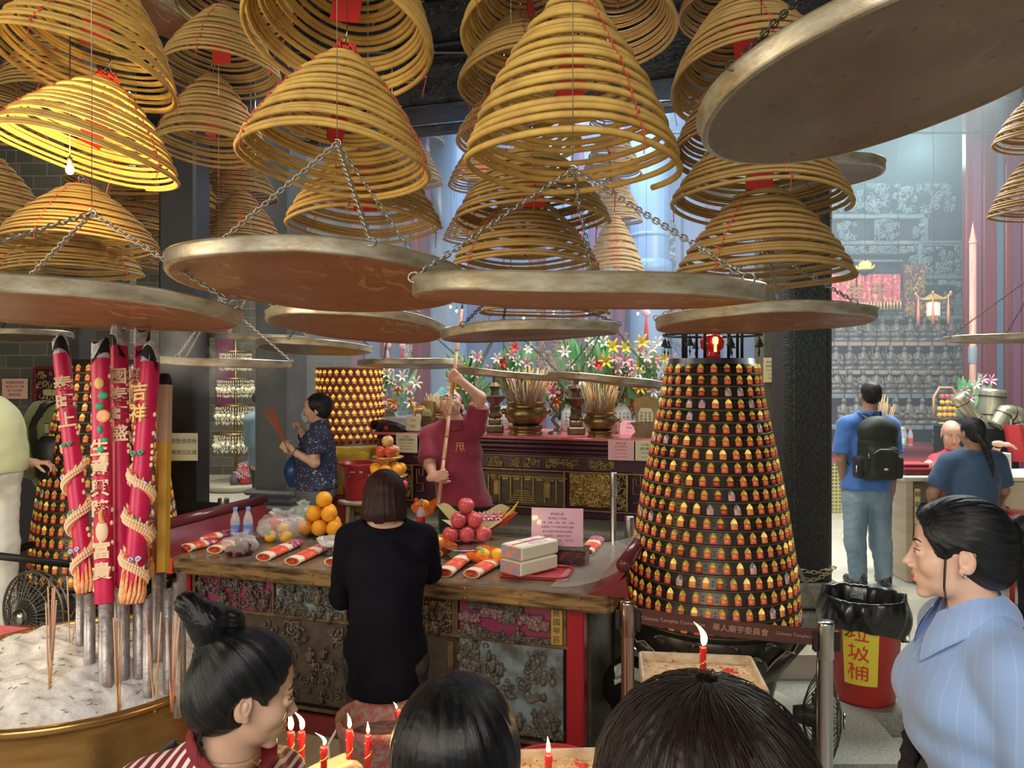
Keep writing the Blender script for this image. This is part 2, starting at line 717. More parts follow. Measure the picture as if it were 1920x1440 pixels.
# blue board wall of the central shrine, with raised battens
mb = MB()
x0, x1 = -2.6, 3.9
mb.box(((x0+x1)/2,12.5,2.9),(x1-x0,.12,5.8),mat=0)
k = 0
x = x0
while x<x1:
 w=.22+.1*((k*7)%3)
 mb.bevbox((x+w/2,12.4,2.6),(w-.03,.06,5.2),.015,mat=(0 if k%3 else 1))
 if k%4==1:
  mb.bevbox((x+w,12.33,2.4),(.1,.1,4.8),.02,mat=2)
 x+=w
 k+=1
struct('wall_shrine',mb,[hall_blue,hall_purple,hall_maroon])
# great roof beams, black with soot
def beam(px0,px1,dl,dr,y0,y1,th,name,mat=beam_m,ext=1.6):
 a=P(px0,y1,dl)
 bq=P(px1,y1,dr)
 zt=EYE+(700-y0)/F*dl
 dirv=Vector((bq.x-a.x,bq.y-a.y,0)).normalized()
 zb=a.z
 mid=(a+bq)/2
 L=(Vector((bq.x,bq.y,0))-Vector((a.x,a.y,0))).length+2*ext
 mb=MB()
 ang=math.atan2(dirv.y,dirv.x)
 mb.bevbox((mid.x,mid.y,(zb+zt)/2),(L,th,zt-zb),.02,rot=(0,0,ang))
 return mb, ang, mid, zb, zt, L
for i, (y0,y1,th)in enumerate(((-60,12,.6),(22,96,.5),(104,112,.62),(118,205,.42),(210,214,.5),(236,250,.16))):
 mb, ang, mid, zb, zt, L=beam(830,1250,7.7,7.05,y0,y1,th,'trim')
 if i in(0,1,3):
  rr=Rnd(i)
  for k in range(46):
   u=-L/2+L*(k+.5)/46
   for q in range(2):
    zz=zb+(zt-zb)*(.3+.45*q)+rr.uniform(-.03,.03)
    c=Vector((mid.x+u*cos(ang)+th/2*sin(ang),mid.y+u*sin(ang)-th/2*cos(ang),zz))
    a0=rr.uniform(0,6)
    pts=[c+Vector((cos(ang),sin(ang),0))*(.055*(1-t/9)*cos(a0+t*.9))+Vector((0,0,1))*(.05*(1-t/9)*sin(a0+t*.9))for t in range(8)]
    mb.tube(pts,.011,5)
 o=struct('trim_%d'%(i+1),mb,beam_m,smooth=False)
# iron rods that carry the coils
for i, yy in enumerate((1.9,2.45,3.,3.6,4.4,5.2,6.1,7.2,8.4,9.6)):
 mb=MB().tube([(-6.5,yy,4.74),(6.5,yy,4.74)],.014,6)
 struct('trim_%d'%(i+11),mb,iron)
# ---- columns
def column(name,label,c,r,z0,z1,mat,seg=28,base=None,bands=()):
 root=thing(name,label,'column',(c[0],c[1],z0))
 mb=MB().lathe([(r,0),(r,z1-z0)],seg=seg)
 for zb, rb, hb in bands:
  mb.lathe([(r,zb-z0-hb),(rb,zb-z0-hb*.7),(rb,zb-z0+hb*.7),(r,zb-z0+hb)],seg=seg)
 mb.build('shaft',mat,root)
 if base:
  MB().lathe([(base[0],0),(base[0],base[1]*.4),(base[0]*.86,base[1]*.55),(base[0]*.95,base[1]*.8),(r,base[1])],seg=seg).build('base',stone_m,root)
 return root
column('round_column','pale blue round column left of the largest coil, far back in the smoky hall',P(842,500,11.9).xy,.28,0,6.35,col_pale,base=(.4,.4),bands=((3.4,.29,.05),(4.6,.29,.04)))
column('round_column','pale blue round column with dark collar right of the largest coil',P(1218,500,11.85).xy,.3,0,6.35,col_pale,base=(.42,.4),bands=((3.85,.315,.03),(3.35,.34,.12),(5.2,.32,.04)))
def square_pillar(name,label,px0,px1,d,mat,z0=0,z1=6.35,depth=None,plinth=None,pm=None,yaw=0.,rough=0.):
 a=P(px0,700,d)
 b=P(px1,700,d)
 w=b.x-a.x
 depth=depth or w
 c=Vector(((a.x+b.x)/2,d+depth/2,z0))
 root=thing(name,label,'pillar',c,(0,0,yaw))
 mb=MB()
 if rough:
  mb.bevbox((0,0,(z1-z0)/2),(w,depth,z1-z0),.03)
  rr=Rnd(3)
  def fn(u,v):
   e=min(u,1-u,v*20,(1-v)*20)>.02
   x=(u-.5)*(w-.09)
   z=.35+v*3.6
   return(x,-depth/2-.004-(.014*abs(sin(x*71+3*sin(z*63))*sin(z*57+2.2*sin(x*49)))if e else 0),z)
  mb.grid(fn,40,300)
 else:
  mb.bevbox((0,0,(z1-z0)/2),(w,depth,z1-z0),.02)
 mb.build('shaft',mat,root,smooth=bool(rough))
 if plinth:
  q=MB()
  for(k,h0,h1)in plinth:
   q.bevbox((0,0,(h0+h1)/2),(w*k,depth*k,h1-h0),.03)
  q.build('plinth',pm or mat,root,smooth=False)
 return root
square_pillar('stone_pillar','black rough granite pillar behind the right lantern tower',1474,1563,5.15,rough_stone,plinth=((1.55,-0.,.16),(1.35,.17,.34)),pm=stone_m,rough=1)
square_pillar('stone_pillar','thin grey-green stone pillar with a yellow notice, left of the black granite one',1428,1474,6.3,pil_green,plinth=((1.5,0,.2),))
square_pillar('stone_pillar','smoky brown square pillar with stepped plinth behind the woman with incense',481,553,8.7,pil_brown,plinth=((1.5,0,.2),(1.62,.2,.26),(1.25,.26,.36),(1.45,.36,.42)),pm=pil_brown,yaw=R(-14))
square_pillar('dark_pillar','black wooden pillar carrying a cream notice, right of the yellow joss sticks',296,366,5.95,black_m,depth=.3)
square_pillar('dark_pillar','dark pillar in the left background behind the joss stick tips',118,152,7.6,pil_brown,depth=.3)
# the stone platform under the main altar
ALT_A = P(712,806,6.75)
ALT_B = P(1232,830,5.95)
ALT_X = Vector((ALT_B.x-ALT_A.x,ALT_B.y-ALT_A.y,0)).normalized()
ALT_Y = Vector((-ALT_X.y,ALT_X.x,0))
ALT_ANG = math.atan2(ALT_X.y,ALT_X.x)
ALT_L = (ALT_B.xy-ALT_A.xy).length
# -- incense coils
CEIL = 6.4
def coil_profile(t,D,H,top=.16):
 """t 0 apex .. 1 bottom -> radius, height below the apex"""
 r=D/2*(top+(1-top)*(.42*sin(t*PI/2)+.58*t))
 z=-H*(t**1.12)
 return r, z
def coil_mesh(name,D,H,turns,rod,seed,wob=.004,top=.16):
 rr=Rnd(seed)
 mb=MB()
 pts=[]
 n=turns*44
 ph=[rr.uniform(0,6.28)for _ in range(4)]
 for i in range(n+1):
  t=i/n
  q=2*PI*turns*t
  r, z=coil_profile(t,D,H,top)
  z+=wob*sin(3*q+ph[0])*t+wob*.9*sin(q*1.013+ph[1])*t+wob*1.1*sin(q*.31+ph[3])
  r+=wob*.7*sin(2*q+ph[2])*t
  pts.append((r*cos(q),r*sin(q),z))
 mb.tube(pts,rod,6)
 me=mb.build(name,coil_y)
 data=me.data
 bpy.data.objects.remove(me)
 return data
COIL_VARIANTS = {'loose':(.8,18,.0165,.2),'mid':(.62,22,.014,.15),'tight':(.72,29,.012,.14),'flat':(.5,16,.014,.17),}
COIL_DATA = {}
for k, (hd,tn,rodr,tp)in COIL_VARIANTS.items():
 for s in range(2):
  base=coil_mesh('incense_rod',1.,hd,tn,rodr,11*s+tn,.011,tp)
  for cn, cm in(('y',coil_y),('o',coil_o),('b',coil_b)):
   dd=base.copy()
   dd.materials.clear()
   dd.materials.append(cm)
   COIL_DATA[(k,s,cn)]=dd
def thread_data(kind,q,seed):
 hd, tn, rodr, tp=COIL_VARIANTS[kind]
 rr=Rnd(seed)
 mb=MB()
 pts=[(0,0,.1)]
 n=tn*2
 for i in range(1,n+1):
  t=i/n
  r, z=coil_profile(t,1.,hd,tp)
  off=rodr*(1.25 if i%2 else .9)
  pts.append(((r+off)*cos(q+.03*rr.uniform(-1,1)),(r+off)*sin(q+.03*rr.uniform(-1,1)),z))
 pts.append((pts[-1][0]*.99,pts[-1][1]*.99,pts[-1][2]-.05-rr.random()*.05))
 mb.tube(pts,.0028,4)
 for i in range(3,n,4):
  mb.sphere(pts[i],.008,6,4)
 o=mb.build('thread',red_thread)
 d=o.data
 bpy.data.objects.remove(o)
 return d
THREADS = {k:[thread_data(k,2*PI*j/3+.5,j)for j in range(3)]for k in COIL_VARIANTS}
def tag_data():
 mb=MB()
 def fn(u,v):
  return((u-.5)*.16,.012*sin(v*9),-.16-v*.34)
 mb.grid(fn,3,10)
 def fn2(u,v):
  return((u-.5)*.16,.012*sin(v*9)+.004,-.16-v*.34)
 mb.grid(fn2,3,10)
 o=mb.build('paper_tag',red_paper)
 d=o.data
 bpy.data.objects.remove(o)
 mb=MB()
 mb.tube([(0,0,.07-.16),(0,0,0.)],.006,5)
 for k in range(9):
  a=k*.7
  mb.tube([(0,0,.03),(.05*cos(a),.05*sin(a),.06+.02*sin(3*a)),(.075*cos(a+.5),.075*sin(a+.5),.02)],[.006,.012,.003],5)
 o=mb.build('bow',red_paper)
 d2=o.data
 bpy.data.objects.remove(o)
 mb=MB()
 mb.torus((0,0,.1),.022,.004,MRot(R(90),3,'X'),10,4)
 mb.tube([(0,0,.12),(0,0.,.19)],.004,5)
 mb.tube([(0,0,-.02),(0,0,.08)],.005,5)
 o=mb.build('wire_hook',steel)
 d3=o.data
 bpy.data.objects.remove(o)
 return d, d2, d3
TAG_D, BOW_D, HOOK_D = tag_data()
def child(name,data,root):
 o=bpy.data.objects.new(name,data)
 C.objects.link(o)
 o.parent=root
 return o
def coil(px,py,w,apex_y,kind,col,label,D=.7,tilt=0.,roll=0.,spin=None,bow=False,seed=0,wire=True,tagged=True,sz=None):
 """px,py: centre of the lowest ring in the photograph, w its width, apex_y the row of the tip"""
 hd, tn, rodr, tp=COIL_VARIANTS[kind]
 d=D*F/w
 bot=P(px,py,d)
 H=(py-apex_y)/F*d
 z=H/(hd*D)if sz is None else sz
 M=MRot(R(roll),3,'Y')@MRot(R(tilt),3,'X')
 up=M@Vector((0,0,1))
 apex=bot+up*(hd*D*z)
 root=thing('incense_coil',label,'incense coil',apex,(0,0,0),'incense coils hanging from the ceiling')
 root.rotation_euler=(M@MRot(spin if spin is not None else seed*1.3,3,'Z')).to_euler()
 root.scale=(D,D,D*z)
 child('incense_rod',COIL_DATA[(kind,seed%2,col)],root)
 for j in range(3):
  child('thread',THREADS[kind][j],root)
 if tagged:
  child('paper_tag',TAG_D,root)
 if bow:
  child('bow',BOW_D,root)
 child('wire_hook',HOOK_D,root)
 if wire:
  top=Vector((apex.x,apex.y,CEIL-.04))
  a2=apex+up*.15*D*z
  mb=MB().tube([a2,top],.0015,4)
  inv=(Matrix.Translation(apex)@root.rotation_euler.to_matrix().to_4x4()@Matrix.Diagonal((D,D,D*z,1))).inverted()
  mb.v=[inv@v for v in mb.v]
  mb.build('hanging_wire',iron,root)
 return root
# ---- the ash trays hanging under the coils
def chain_mb(a,b,sag=0.,link=.026,r=.0022,mb=None):
 mb=mb or MB()
 a, b=Vector(a), Vector(b)
 L=(b-a).length
 n=max(4,int(L/(link*.62)))
 dirv=(b-a).normalized()
 s1=dirv.cross(Vector((0,1,.2))).normalized()
 s2=dirv.cross(s1).normalized()
 for i in range(n):
  t=(i+.5)/n
  c=a.lerp(b,t)+Vector((0,0,-sag*4*t*(1-t)))
  s=s1 if i%2 else s2
  pts=[]
  for k in range(8):
   q=2*PI*k/8
   pts.append(c+dirv*(link*.5*cos(q))+s*(link*.27*sin(q)))
  mb.tube(pts,r,4,closed=True)
 return mb
def tray(px,py,w,ratio,roll,label,D=.88,hook=None,hz=None,under=None,chains=(20,140,260),d=None,rim=.042,dark=False,spin=0):
 d=d or D*F/w
 c=P(px,py,d)
 e=math.atan2(c.z-EYE,d)
 t=math.asin(ratio)-e
 M=MRot(R(-roll),3,'Y')@MRot(-t,3,'X')
 root=thing('ash_tray',label,'tray',c,M.to_euler(),'round ash trays hanging under the coils')
 Rr=D/2
 mb=MB()
 prof=[(0.,.012),(Rr*.5,.012),(Rr-.012,.012),(Rr-.008,.016),(Rr-.004,rim),(Rr+.003,rim+.004),(Rr+.007,rim),(Rr+.003,rim-.005),(Rr+.003,.008),(Rr,.002),(Rr-.012,0.),(Rr*.96,.002),(Rr*.6,.001),(0.,0.)]
 mats=[0,0,0,0,0,0,0,0,0,0,1,1,1]
 base=mb.n
 mb.lathe(prof,seg=72,mats=mats)
 rr=Rnd(int(px))
 a1, a2=rr.uniform(0,6), rr.uniform(0,6)
 for i, v in enumerate(mb.v):
  a=math.atan2(v.y,v.x)
  k=v.xy.length/Rr
  mb.v[i]=Vector((v.x*(1+.006*sin(3*a+a1)),v.y*(1+.006*sin(2*a+a2)),v.z+k*k*(.004*sin(2*a+a1)+.002*sin(5*a+a2))))
 mb.build('pan',[tin,under or(rust_d if dark else rust_l)],root,angle=40)
 hkw=P(hook[0],hook[1],d+(hook[2]if len(hook)>2 else 0))if hook else c+Vector((0,0,hz or .5))
 Mi=M.inverted()
 hk=Mi@(hkw-c)
 for a in chains:
  rp=Vector((Rr*cos(R(a)),Rr*sin(R(a)),rim+.004))
  cb=chain_mb(rp+(hk-rp).normalized()*.02,hk)
  cb.torus(rp,.014,.0024,MRot(R(70),3,'X')@MRot(R(a),3,'Z'),10,4)
  cb.build('chain',chain_m if not dark else iron,root)
 hb=MB()
 up=Mi@Vector((0,0,1))
 pts=[hk+Mi@Vector((.012*sin(q),0,.012*cos(q)))for q in[PI*k/5 for k in range(-1,7)]]
 hb.tube(pts,.0028,5)
 top=Mi@(Vector((hkw.x,hkw.y,CEIL-.04))-c)
 hb.tube([hk+up*.02,top],.0014,4)
 hb.build('hook_wire',steel,root)
 return root
# ---- trays, as read from the photograph
tray(1700,150,765,.45,12,'huge brown ash tray tilting over the top right corner, nearest tray of all',D=.9,dark=True,hz=.42,chains=(100,200,330))
tray(150,592,575,.125,-1.5,'reddish ash tray with pale tin rim over the dragon joss sticks, cut by left edge',D=.9,hook=(172,400),chains=(0,150,235))
tray(602,538,537,.205,-1.5,'red-brown ash tray with peeling streaks, left of the long flat centre tray',D=.9,hook=(632,268,.05),chains=(175,40,300))
tray(1095,566,640,.05,-1.2,'wide shallow ash tray with bright tin rim in the very centre',D=.9,hook=(1074,318,.1),chains=(195,80,320))
tray(1430,610,390,.1,1.,'ash tray just above the right lantern tower, lamps mirrored in its underside',D=.88,hook=(1440,470),chains=(170,60,300))
tray(668,618,326,.16,-3.5,'middle-sized brown ash tray under the left end of the peeling tray',D=.88,hook=(690,480),chains=(30,150,270))
tray(994,631,332,.065,2.,'dark-bottomed ash tray hanging under the wide centre tray',D=.88,dark=True,hook=(958,520),chains=(0,110,225))
tray(770,687,196,.05,0.,'small far ash tray above the woman\'s bob and red bucket, beside the man\'s pole',D=.86,dark=True,hook=(735,560),chains=(10,130,250))
tray(952,708,204,.012,-5.,'far edge-on ash tray that the man in maroon is lifting with his pole',D=.86,dark=True,hook=(945,600),chains=(0,130,240))
tray(1132,718,218,.012,-6.,'tilted edge-on ash tray beside the lantern tower, in front of the lilies',D=.86,dark=True,hook=(1140,600),chains=(10,130,240))
tray(1888,640,208,.05,0.,'ash tray cut by the right edge, in front of the red columns',D=.88,dark=True,hook=(1960,500),chains=(180,60,300))
tray(590,657,212,.1,-2.,'far ash tray half hidden behind the middle-sized brown one',D=.86,dark=True,hook=(600,560))
tray(410,687,260,.02,-1.5,'edge-on hazy ash tray behind the tops of the dragon joss sticks',D=.86,hook=(410,560))
tray(480,638,190,.03,-2.5,'thin far ash tray in the smoke, left of the middle-sized brown tray',D=.86,hook=(470,540))
tray(30,633,190,.06,1.,'dark far ash tray at the left edge, beneath the big reddish tray',D=.86,dark=True,hz=.3)
tray(1462,345,356,.19,3.,'ash tray behind the right coils, peeping out under the huge corner tray',D=.88,dark=True,hz=.4)
tray(20,-20,235,.3,0.,'tan ash tray at the very top left corner',D=.88,hz=.3)
tray(270,22,120,.45,-20.,'pale ash tray high up between the top left coils',D=.88,hz=.3,d=5.4)
# ---- coils: px, py, width, apex row, kind, colour, label
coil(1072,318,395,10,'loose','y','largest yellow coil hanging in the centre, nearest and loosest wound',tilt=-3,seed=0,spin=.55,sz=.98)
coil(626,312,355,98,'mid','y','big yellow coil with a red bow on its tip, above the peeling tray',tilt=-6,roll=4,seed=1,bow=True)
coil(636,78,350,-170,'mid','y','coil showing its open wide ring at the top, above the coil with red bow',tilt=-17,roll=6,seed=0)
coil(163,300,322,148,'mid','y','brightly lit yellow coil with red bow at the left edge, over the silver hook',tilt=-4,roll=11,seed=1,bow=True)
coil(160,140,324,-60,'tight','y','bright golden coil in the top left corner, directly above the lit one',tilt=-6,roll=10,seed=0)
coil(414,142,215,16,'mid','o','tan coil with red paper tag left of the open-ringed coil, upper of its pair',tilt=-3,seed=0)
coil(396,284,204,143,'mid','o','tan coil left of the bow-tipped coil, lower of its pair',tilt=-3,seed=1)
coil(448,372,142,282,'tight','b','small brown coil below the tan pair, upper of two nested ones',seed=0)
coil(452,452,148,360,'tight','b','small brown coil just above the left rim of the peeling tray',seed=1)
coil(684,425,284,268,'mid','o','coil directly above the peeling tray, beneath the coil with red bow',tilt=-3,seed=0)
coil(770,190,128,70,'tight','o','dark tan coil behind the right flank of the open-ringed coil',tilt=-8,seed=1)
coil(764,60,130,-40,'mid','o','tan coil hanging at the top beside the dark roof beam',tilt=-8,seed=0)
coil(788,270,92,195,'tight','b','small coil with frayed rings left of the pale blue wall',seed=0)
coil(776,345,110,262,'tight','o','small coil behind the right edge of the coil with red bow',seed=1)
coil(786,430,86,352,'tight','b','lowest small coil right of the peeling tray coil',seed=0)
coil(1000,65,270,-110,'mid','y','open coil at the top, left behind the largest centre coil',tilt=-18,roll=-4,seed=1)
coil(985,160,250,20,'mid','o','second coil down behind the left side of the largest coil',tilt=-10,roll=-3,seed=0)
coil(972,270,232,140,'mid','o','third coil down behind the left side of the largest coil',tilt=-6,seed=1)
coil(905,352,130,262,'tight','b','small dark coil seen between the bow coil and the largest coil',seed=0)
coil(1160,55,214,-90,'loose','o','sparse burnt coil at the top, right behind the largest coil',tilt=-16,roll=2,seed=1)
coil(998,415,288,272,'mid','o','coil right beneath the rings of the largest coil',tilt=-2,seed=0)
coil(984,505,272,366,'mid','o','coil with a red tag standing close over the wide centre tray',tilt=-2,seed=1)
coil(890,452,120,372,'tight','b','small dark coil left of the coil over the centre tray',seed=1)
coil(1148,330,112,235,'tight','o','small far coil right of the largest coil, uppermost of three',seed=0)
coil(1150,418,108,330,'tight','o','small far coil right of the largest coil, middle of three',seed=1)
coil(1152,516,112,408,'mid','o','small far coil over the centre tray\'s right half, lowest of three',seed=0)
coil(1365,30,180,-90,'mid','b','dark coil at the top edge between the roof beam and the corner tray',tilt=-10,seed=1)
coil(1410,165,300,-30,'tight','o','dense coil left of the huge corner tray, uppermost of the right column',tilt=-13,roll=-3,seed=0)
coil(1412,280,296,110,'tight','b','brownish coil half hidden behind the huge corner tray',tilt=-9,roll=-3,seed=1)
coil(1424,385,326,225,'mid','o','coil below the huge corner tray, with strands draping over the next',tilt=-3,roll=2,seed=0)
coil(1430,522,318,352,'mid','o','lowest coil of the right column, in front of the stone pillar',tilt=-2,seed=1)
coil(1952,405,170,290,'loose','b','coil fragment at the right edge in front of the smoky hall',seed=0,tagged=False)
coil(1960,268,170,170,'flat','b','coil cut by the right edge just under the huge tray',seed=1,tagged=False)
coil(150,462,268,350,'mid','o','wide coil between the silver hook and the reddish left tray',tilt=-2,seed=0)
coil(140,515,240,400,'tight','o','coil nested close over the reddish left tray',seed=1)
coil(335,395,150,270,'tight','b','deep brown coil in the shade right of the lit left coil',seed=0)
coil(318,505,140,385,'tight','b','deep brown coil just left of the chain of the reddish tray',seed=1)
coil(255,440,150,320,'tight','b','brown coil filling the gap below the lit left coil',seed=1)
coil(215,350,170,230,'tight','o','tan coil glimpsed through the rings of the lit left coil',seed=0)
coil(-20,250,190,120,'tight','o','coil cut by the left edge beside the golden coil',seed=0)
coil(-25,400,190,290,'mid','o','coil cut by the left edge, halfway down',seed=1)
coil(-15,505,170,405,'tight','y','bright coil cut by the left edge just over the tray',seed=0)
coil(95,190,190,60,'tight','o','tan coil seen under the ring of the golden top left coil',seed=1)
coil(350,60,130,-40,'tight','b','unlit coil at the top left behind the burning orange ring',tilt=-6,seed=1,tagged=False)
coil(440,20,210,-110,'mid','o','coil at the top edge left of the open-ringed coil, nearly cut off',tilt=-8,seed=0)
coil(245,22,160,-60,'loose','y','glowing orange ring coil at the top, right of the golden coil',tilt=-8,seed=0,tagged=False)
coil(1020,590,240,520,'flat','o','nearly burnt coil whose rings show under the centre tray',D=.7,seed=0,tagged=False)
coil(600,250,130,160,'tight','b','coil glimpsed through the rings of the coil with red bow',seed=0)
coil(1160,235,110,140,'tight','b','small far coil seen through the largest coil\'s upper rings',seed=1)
# -- scrollwork and flowers
def scrolls(mb,M,w,h,n,seed,r=.008,size=.05,mat=0,blobs=True,depth=.02):
 """carved scrolls, leaves and knobs spread over a panel (M: x along, y up, z out)"""
 rr=Rnd(seed)
 for k in range(n):
  cx, cy=rr.uniform(-w/2,w/2), rr.uniform(-h/2,h/2)
  s=size*rr.uniform(.5,1.15)
  a0=rr.uniform(0,6.28)
  sg=rr.choice((-1,1))
  pts=[]
  rad=[]
  for t in range(9):
   q=a0+sg*t*.75
   f=s*(1-t/10.5)
   x=max(-w/2,min(w/2,cx+f*cos(q)))
   y=max(-h/2,min(h/2,cy+f*sin(q)))
   pts.append(M@Vector((x,y,depth*(.3+.7*t/9))))
   rad.append(r*(1.25-t*.08))
  mb.tube(pts,rad,5,mat)
  if blobs and k%3==0:
   mb.sphere(M@Vector((cx,cy,depth)),r*2.,7,5,mat)
 return mb
petal_pink = PMat('pink_petal',(.75,.25,.42),.5,noise=(40,.35,.6,(.9,.55,.65)))
petal_white = PMat('white_petal',(.85,.82,.78),.5)
petal_orange = PMat('orange_petal',(.85,.28,.04),.5)
petal_red = PMat('red_petal',(.72,.05,.06),.5)
petal_yellow = PMat('yellow_petal',(.85,.62,.06),.5)
leaf_m = PMat('green_leaf',(.09,.3,.1),.45,noise=(25,.35,.7,(.16,.42,.2)))
leaf_l = PMat('pale_leaf',(.3,.5,.26),.5)
stem_m = PMat('green_stem',(.16,.3,.1),.6)
PET = {'pink':petal_pink,'white':petal_white,'orange':petal_orange,'red':petal_red,'yellow':petal_yellow}
def lily_mb(s,c,axis,rr):
 mb=MB()
 q=Vector(axis).normalized().to_track_quat('Z','Y').to_matrix()
 for k in range(6):
  a=k*PI/3+rr.uniform(-.1,.1)
  L=s*(1 if k%2 else .9)
  def fn(u,v):
   ww=.3*s*sin(PI*min(1,(v*.93+.05)))**.8
   rad=L*(.15+.85*v)*cos(.9-.9*v*v)
   z=L*(.75*sin(v*1.9)-.1)
   x=rad
   y=(u-.5)*ww
   zz=z-.18*s*abs(u-.5)*2*(1-v)
   p=Vector((x*cos(a)-y*sin(a),x*sin(a)+y*cos(a),zz))
   return Vector(c)+q@p
  mb.grid(fn,4,6)
 return mb
def bouquet(px,py,d,wpx,hpx,cols,label,seed,vase=None,n=9,name='flower_arrangement',wrap=None,leaves=34,base_py=None,group='flower arrangements on the altar'):
 """px,py centre of the flower mass"""
 rr=Rnd(seed)
 c=P(px,py,d)
 w, h=wpx/F*d, hpx/F*d
 bz=EYE+(700-(base_py or py+hpx*.62))/F*d
 root=thing(name,label,'flowers',(c.x,c.y,bz),group=group)
 o=Vector((c.x,c.y,bz))
 foot=Vector((0,0,max(.02,(c.z-h/2-bz)*.5)))
 if vase:
  vm, vr, vh=vase
  MB().lathe([(vr*.55,0),(vr*.8,vh*.08),(vr,vh*.45),(vr*.85,vh*.75),(vr*.42,vh*.88),(vr*.55,vh),(vr*.45,vh)],seg=20).build('vase',vm,root)
  foot=Vector((0,0,vh*.9))
 lm=MB()
 for k in range(leaves):
  a=rr.uniform(0,6.28)
  rad=math.sqrt(rr.random())
  tip=Vector((w/2*rad*cos(a)*1.05,w*.3*rad*sin(a),c.z-bz+h/2*rr.uniform(-1,1.05)))
  st=foot.lerp(tip,.45+.3*rr.random())
  dv=(tip-st)
  L=dv.length
  sd=dv.cross(Vector((rr.uniform(-1,1),rr.uniform(-1,1),rr.uniform(-.3,.3))))
  if sd.length<1e-6:
   continue
  sd.normalize()
  ww=min(L*.22,.028)
  nrm=sd.cross(dv).normalized()
  def fn(u,v):
   return st+dv*v+sd*((u-.5)*2*ww*sin(PI*min(1,v*.95+.04)))+nrm*(.12*L*sin(v*2.5))
  lm.grid(fn,3,6,mat=rr.choice((0,0,1)))
  if k%3==0:
   lm.tube([foot,foot.lerp(tip,.5)+nrm*.01,tip],.0035,4,2)
 lm.build('leaves',[leaf_m,leaf_l,stem_m],root)
 for k in range(n):
  a=6.28*k/n*2.4+rr.uniform(-.3,.3)
  rad=math.sqrt((k+.5)/n)
  p=Vector((w*.47*rad*cos(a),-.06-w*.12*rr.random(),c.z-bz+h*.45*rad*sin(a)))
  ax=Vector((p.x*1.2,-1.,(p.z-(c.z-bz))*1.2+.1))
  s=rr.uniform(.75,1.15)*min(.07,w*.26)
  cm=cols[k%len(cols)]
  lily_mb(s,p,ax,rr).build('lily',PET[cm],root)
 if wrap:
  wm=MB()
  def fn(u,v):
   a=-PI*1.1+u*PI*1.2
   r0=.03+v*w*.62*(1+.12*sin(a*7))
   return foot+Vector((r0*cos(a),r0*.6*sin(a),-.02+v*h*.9+.03*sin(a*5)*v))
  wm.grid(fn,30,6)
  wm.build('wrapping',wrap,root)
 return root
# -- joss sticks
stick_m = PMat('joss_stick_tan',(.62,.4,.2),.8)
stick_r = PMat('joss_stick_red',(.6,.1,.06),.8)
stick_y = PMat('joss_stick_yellow',(.66,.5,.16),.8)
# -- central hall beyond the altar
shelf_m = PMat('dusty_brown_shelf',(.24,.16,.12),.6)
# blue-and-gold shrine front: columns, carved gold screens, lanterns
def gold_screen(px,py,d,wpx,hpx,label,seed,mat=gold_m,n=120,name='carved_screen',back=None,rr_=.007,size=.06):
 c=P(px,py,d)
 w, h=wpx/F*d, hpx/F*d
 root=thing(name,label,'carving',c)
 mb=MB()
 M=frame((0,0,0),(1,0,0),(0,-1,0))
 mb.bevbox((0,.03,0),(w,.04,h),.008)
 mb.build('panel',back or hall_purple,root,smooth=False)
 s=MB()
 scrolls(s,M,w*.95,h*.95,n,seed,rr_,size)
 s.build('scrollwork',mat,root)['kind']='stuff'
 return root
gold_screen(1055,665,12.22,110,90,'gilded foliage screen behind the big censer, under the dark-bottomed tray',3,n=190)
gold_screen(1190,665,12.22,70,90,'gilded foliage screen beside the tassel, behind the pink lilies',4,n=140)
gold_screen(1275,620,12.22,30,170,'narrow carved door strip behind the tower bells',5,mat=teal_m,n=60,back=hall_blue)
gold_screen(1256,470,12.22,22,120,'carved bracket panel beside the collared blue column',6,mat=teal_m,n=60,back=col_pale)
gold_screen(767,660,12.22,16,70,'narrow white carved strip left of the plum column',7,mat=white_m,n=40,back=beam_m)
for i, (px,w,lab)in enumerate(((790,34,'plum lacquered column left of the lifted pole'),(1160,22,'plum lacquered column behind the incense pole tassel'),(1083,26,'plum lacquered column above the dark-bottomed tray'))):
 column('lacquered_column',lab,P(px,700,10.9).xy,w/F*10.9/2,0,6.35,hall_maroon if i==0 else hall_purple,seg=20,base=(w/F*10.9*.8,.3))
# deep-blue couplet boards
for i, (px,w,y0,y1,lab)in enumerate(((905,60,570,720,'deep blue couplet board right of the lifted pole'),(985,40,560,700,'blue couplet board behind the small chain hook'),(1135,26,570,690,'violet couplet board left of the tassel'))):
 d=12.25
 a, b2=P(px,y0,d), P(px,y1,d)
 root=thing('couplet_board',lab,'board',(a.x,d,b2.z),group='couplet boards of the shrine')
 MB().bevbox((0,0,(a.z-b2.z)/2),(w/F*d,.05,a.z-b2.z),.01).build('board',hall_blue if i<2 else hall_purple,root,smooth=False)
 s=MB()
 scrolls(s,frame((0,-.03,(a.z-b2.z)/2),(1,0,0),(0,-1,0)),w/F*d*.5,(a.z-b2.z)*.9,26,i,.006,.05)
 s.build('gilt_motif',gold_m,root)['kind']='stuff'
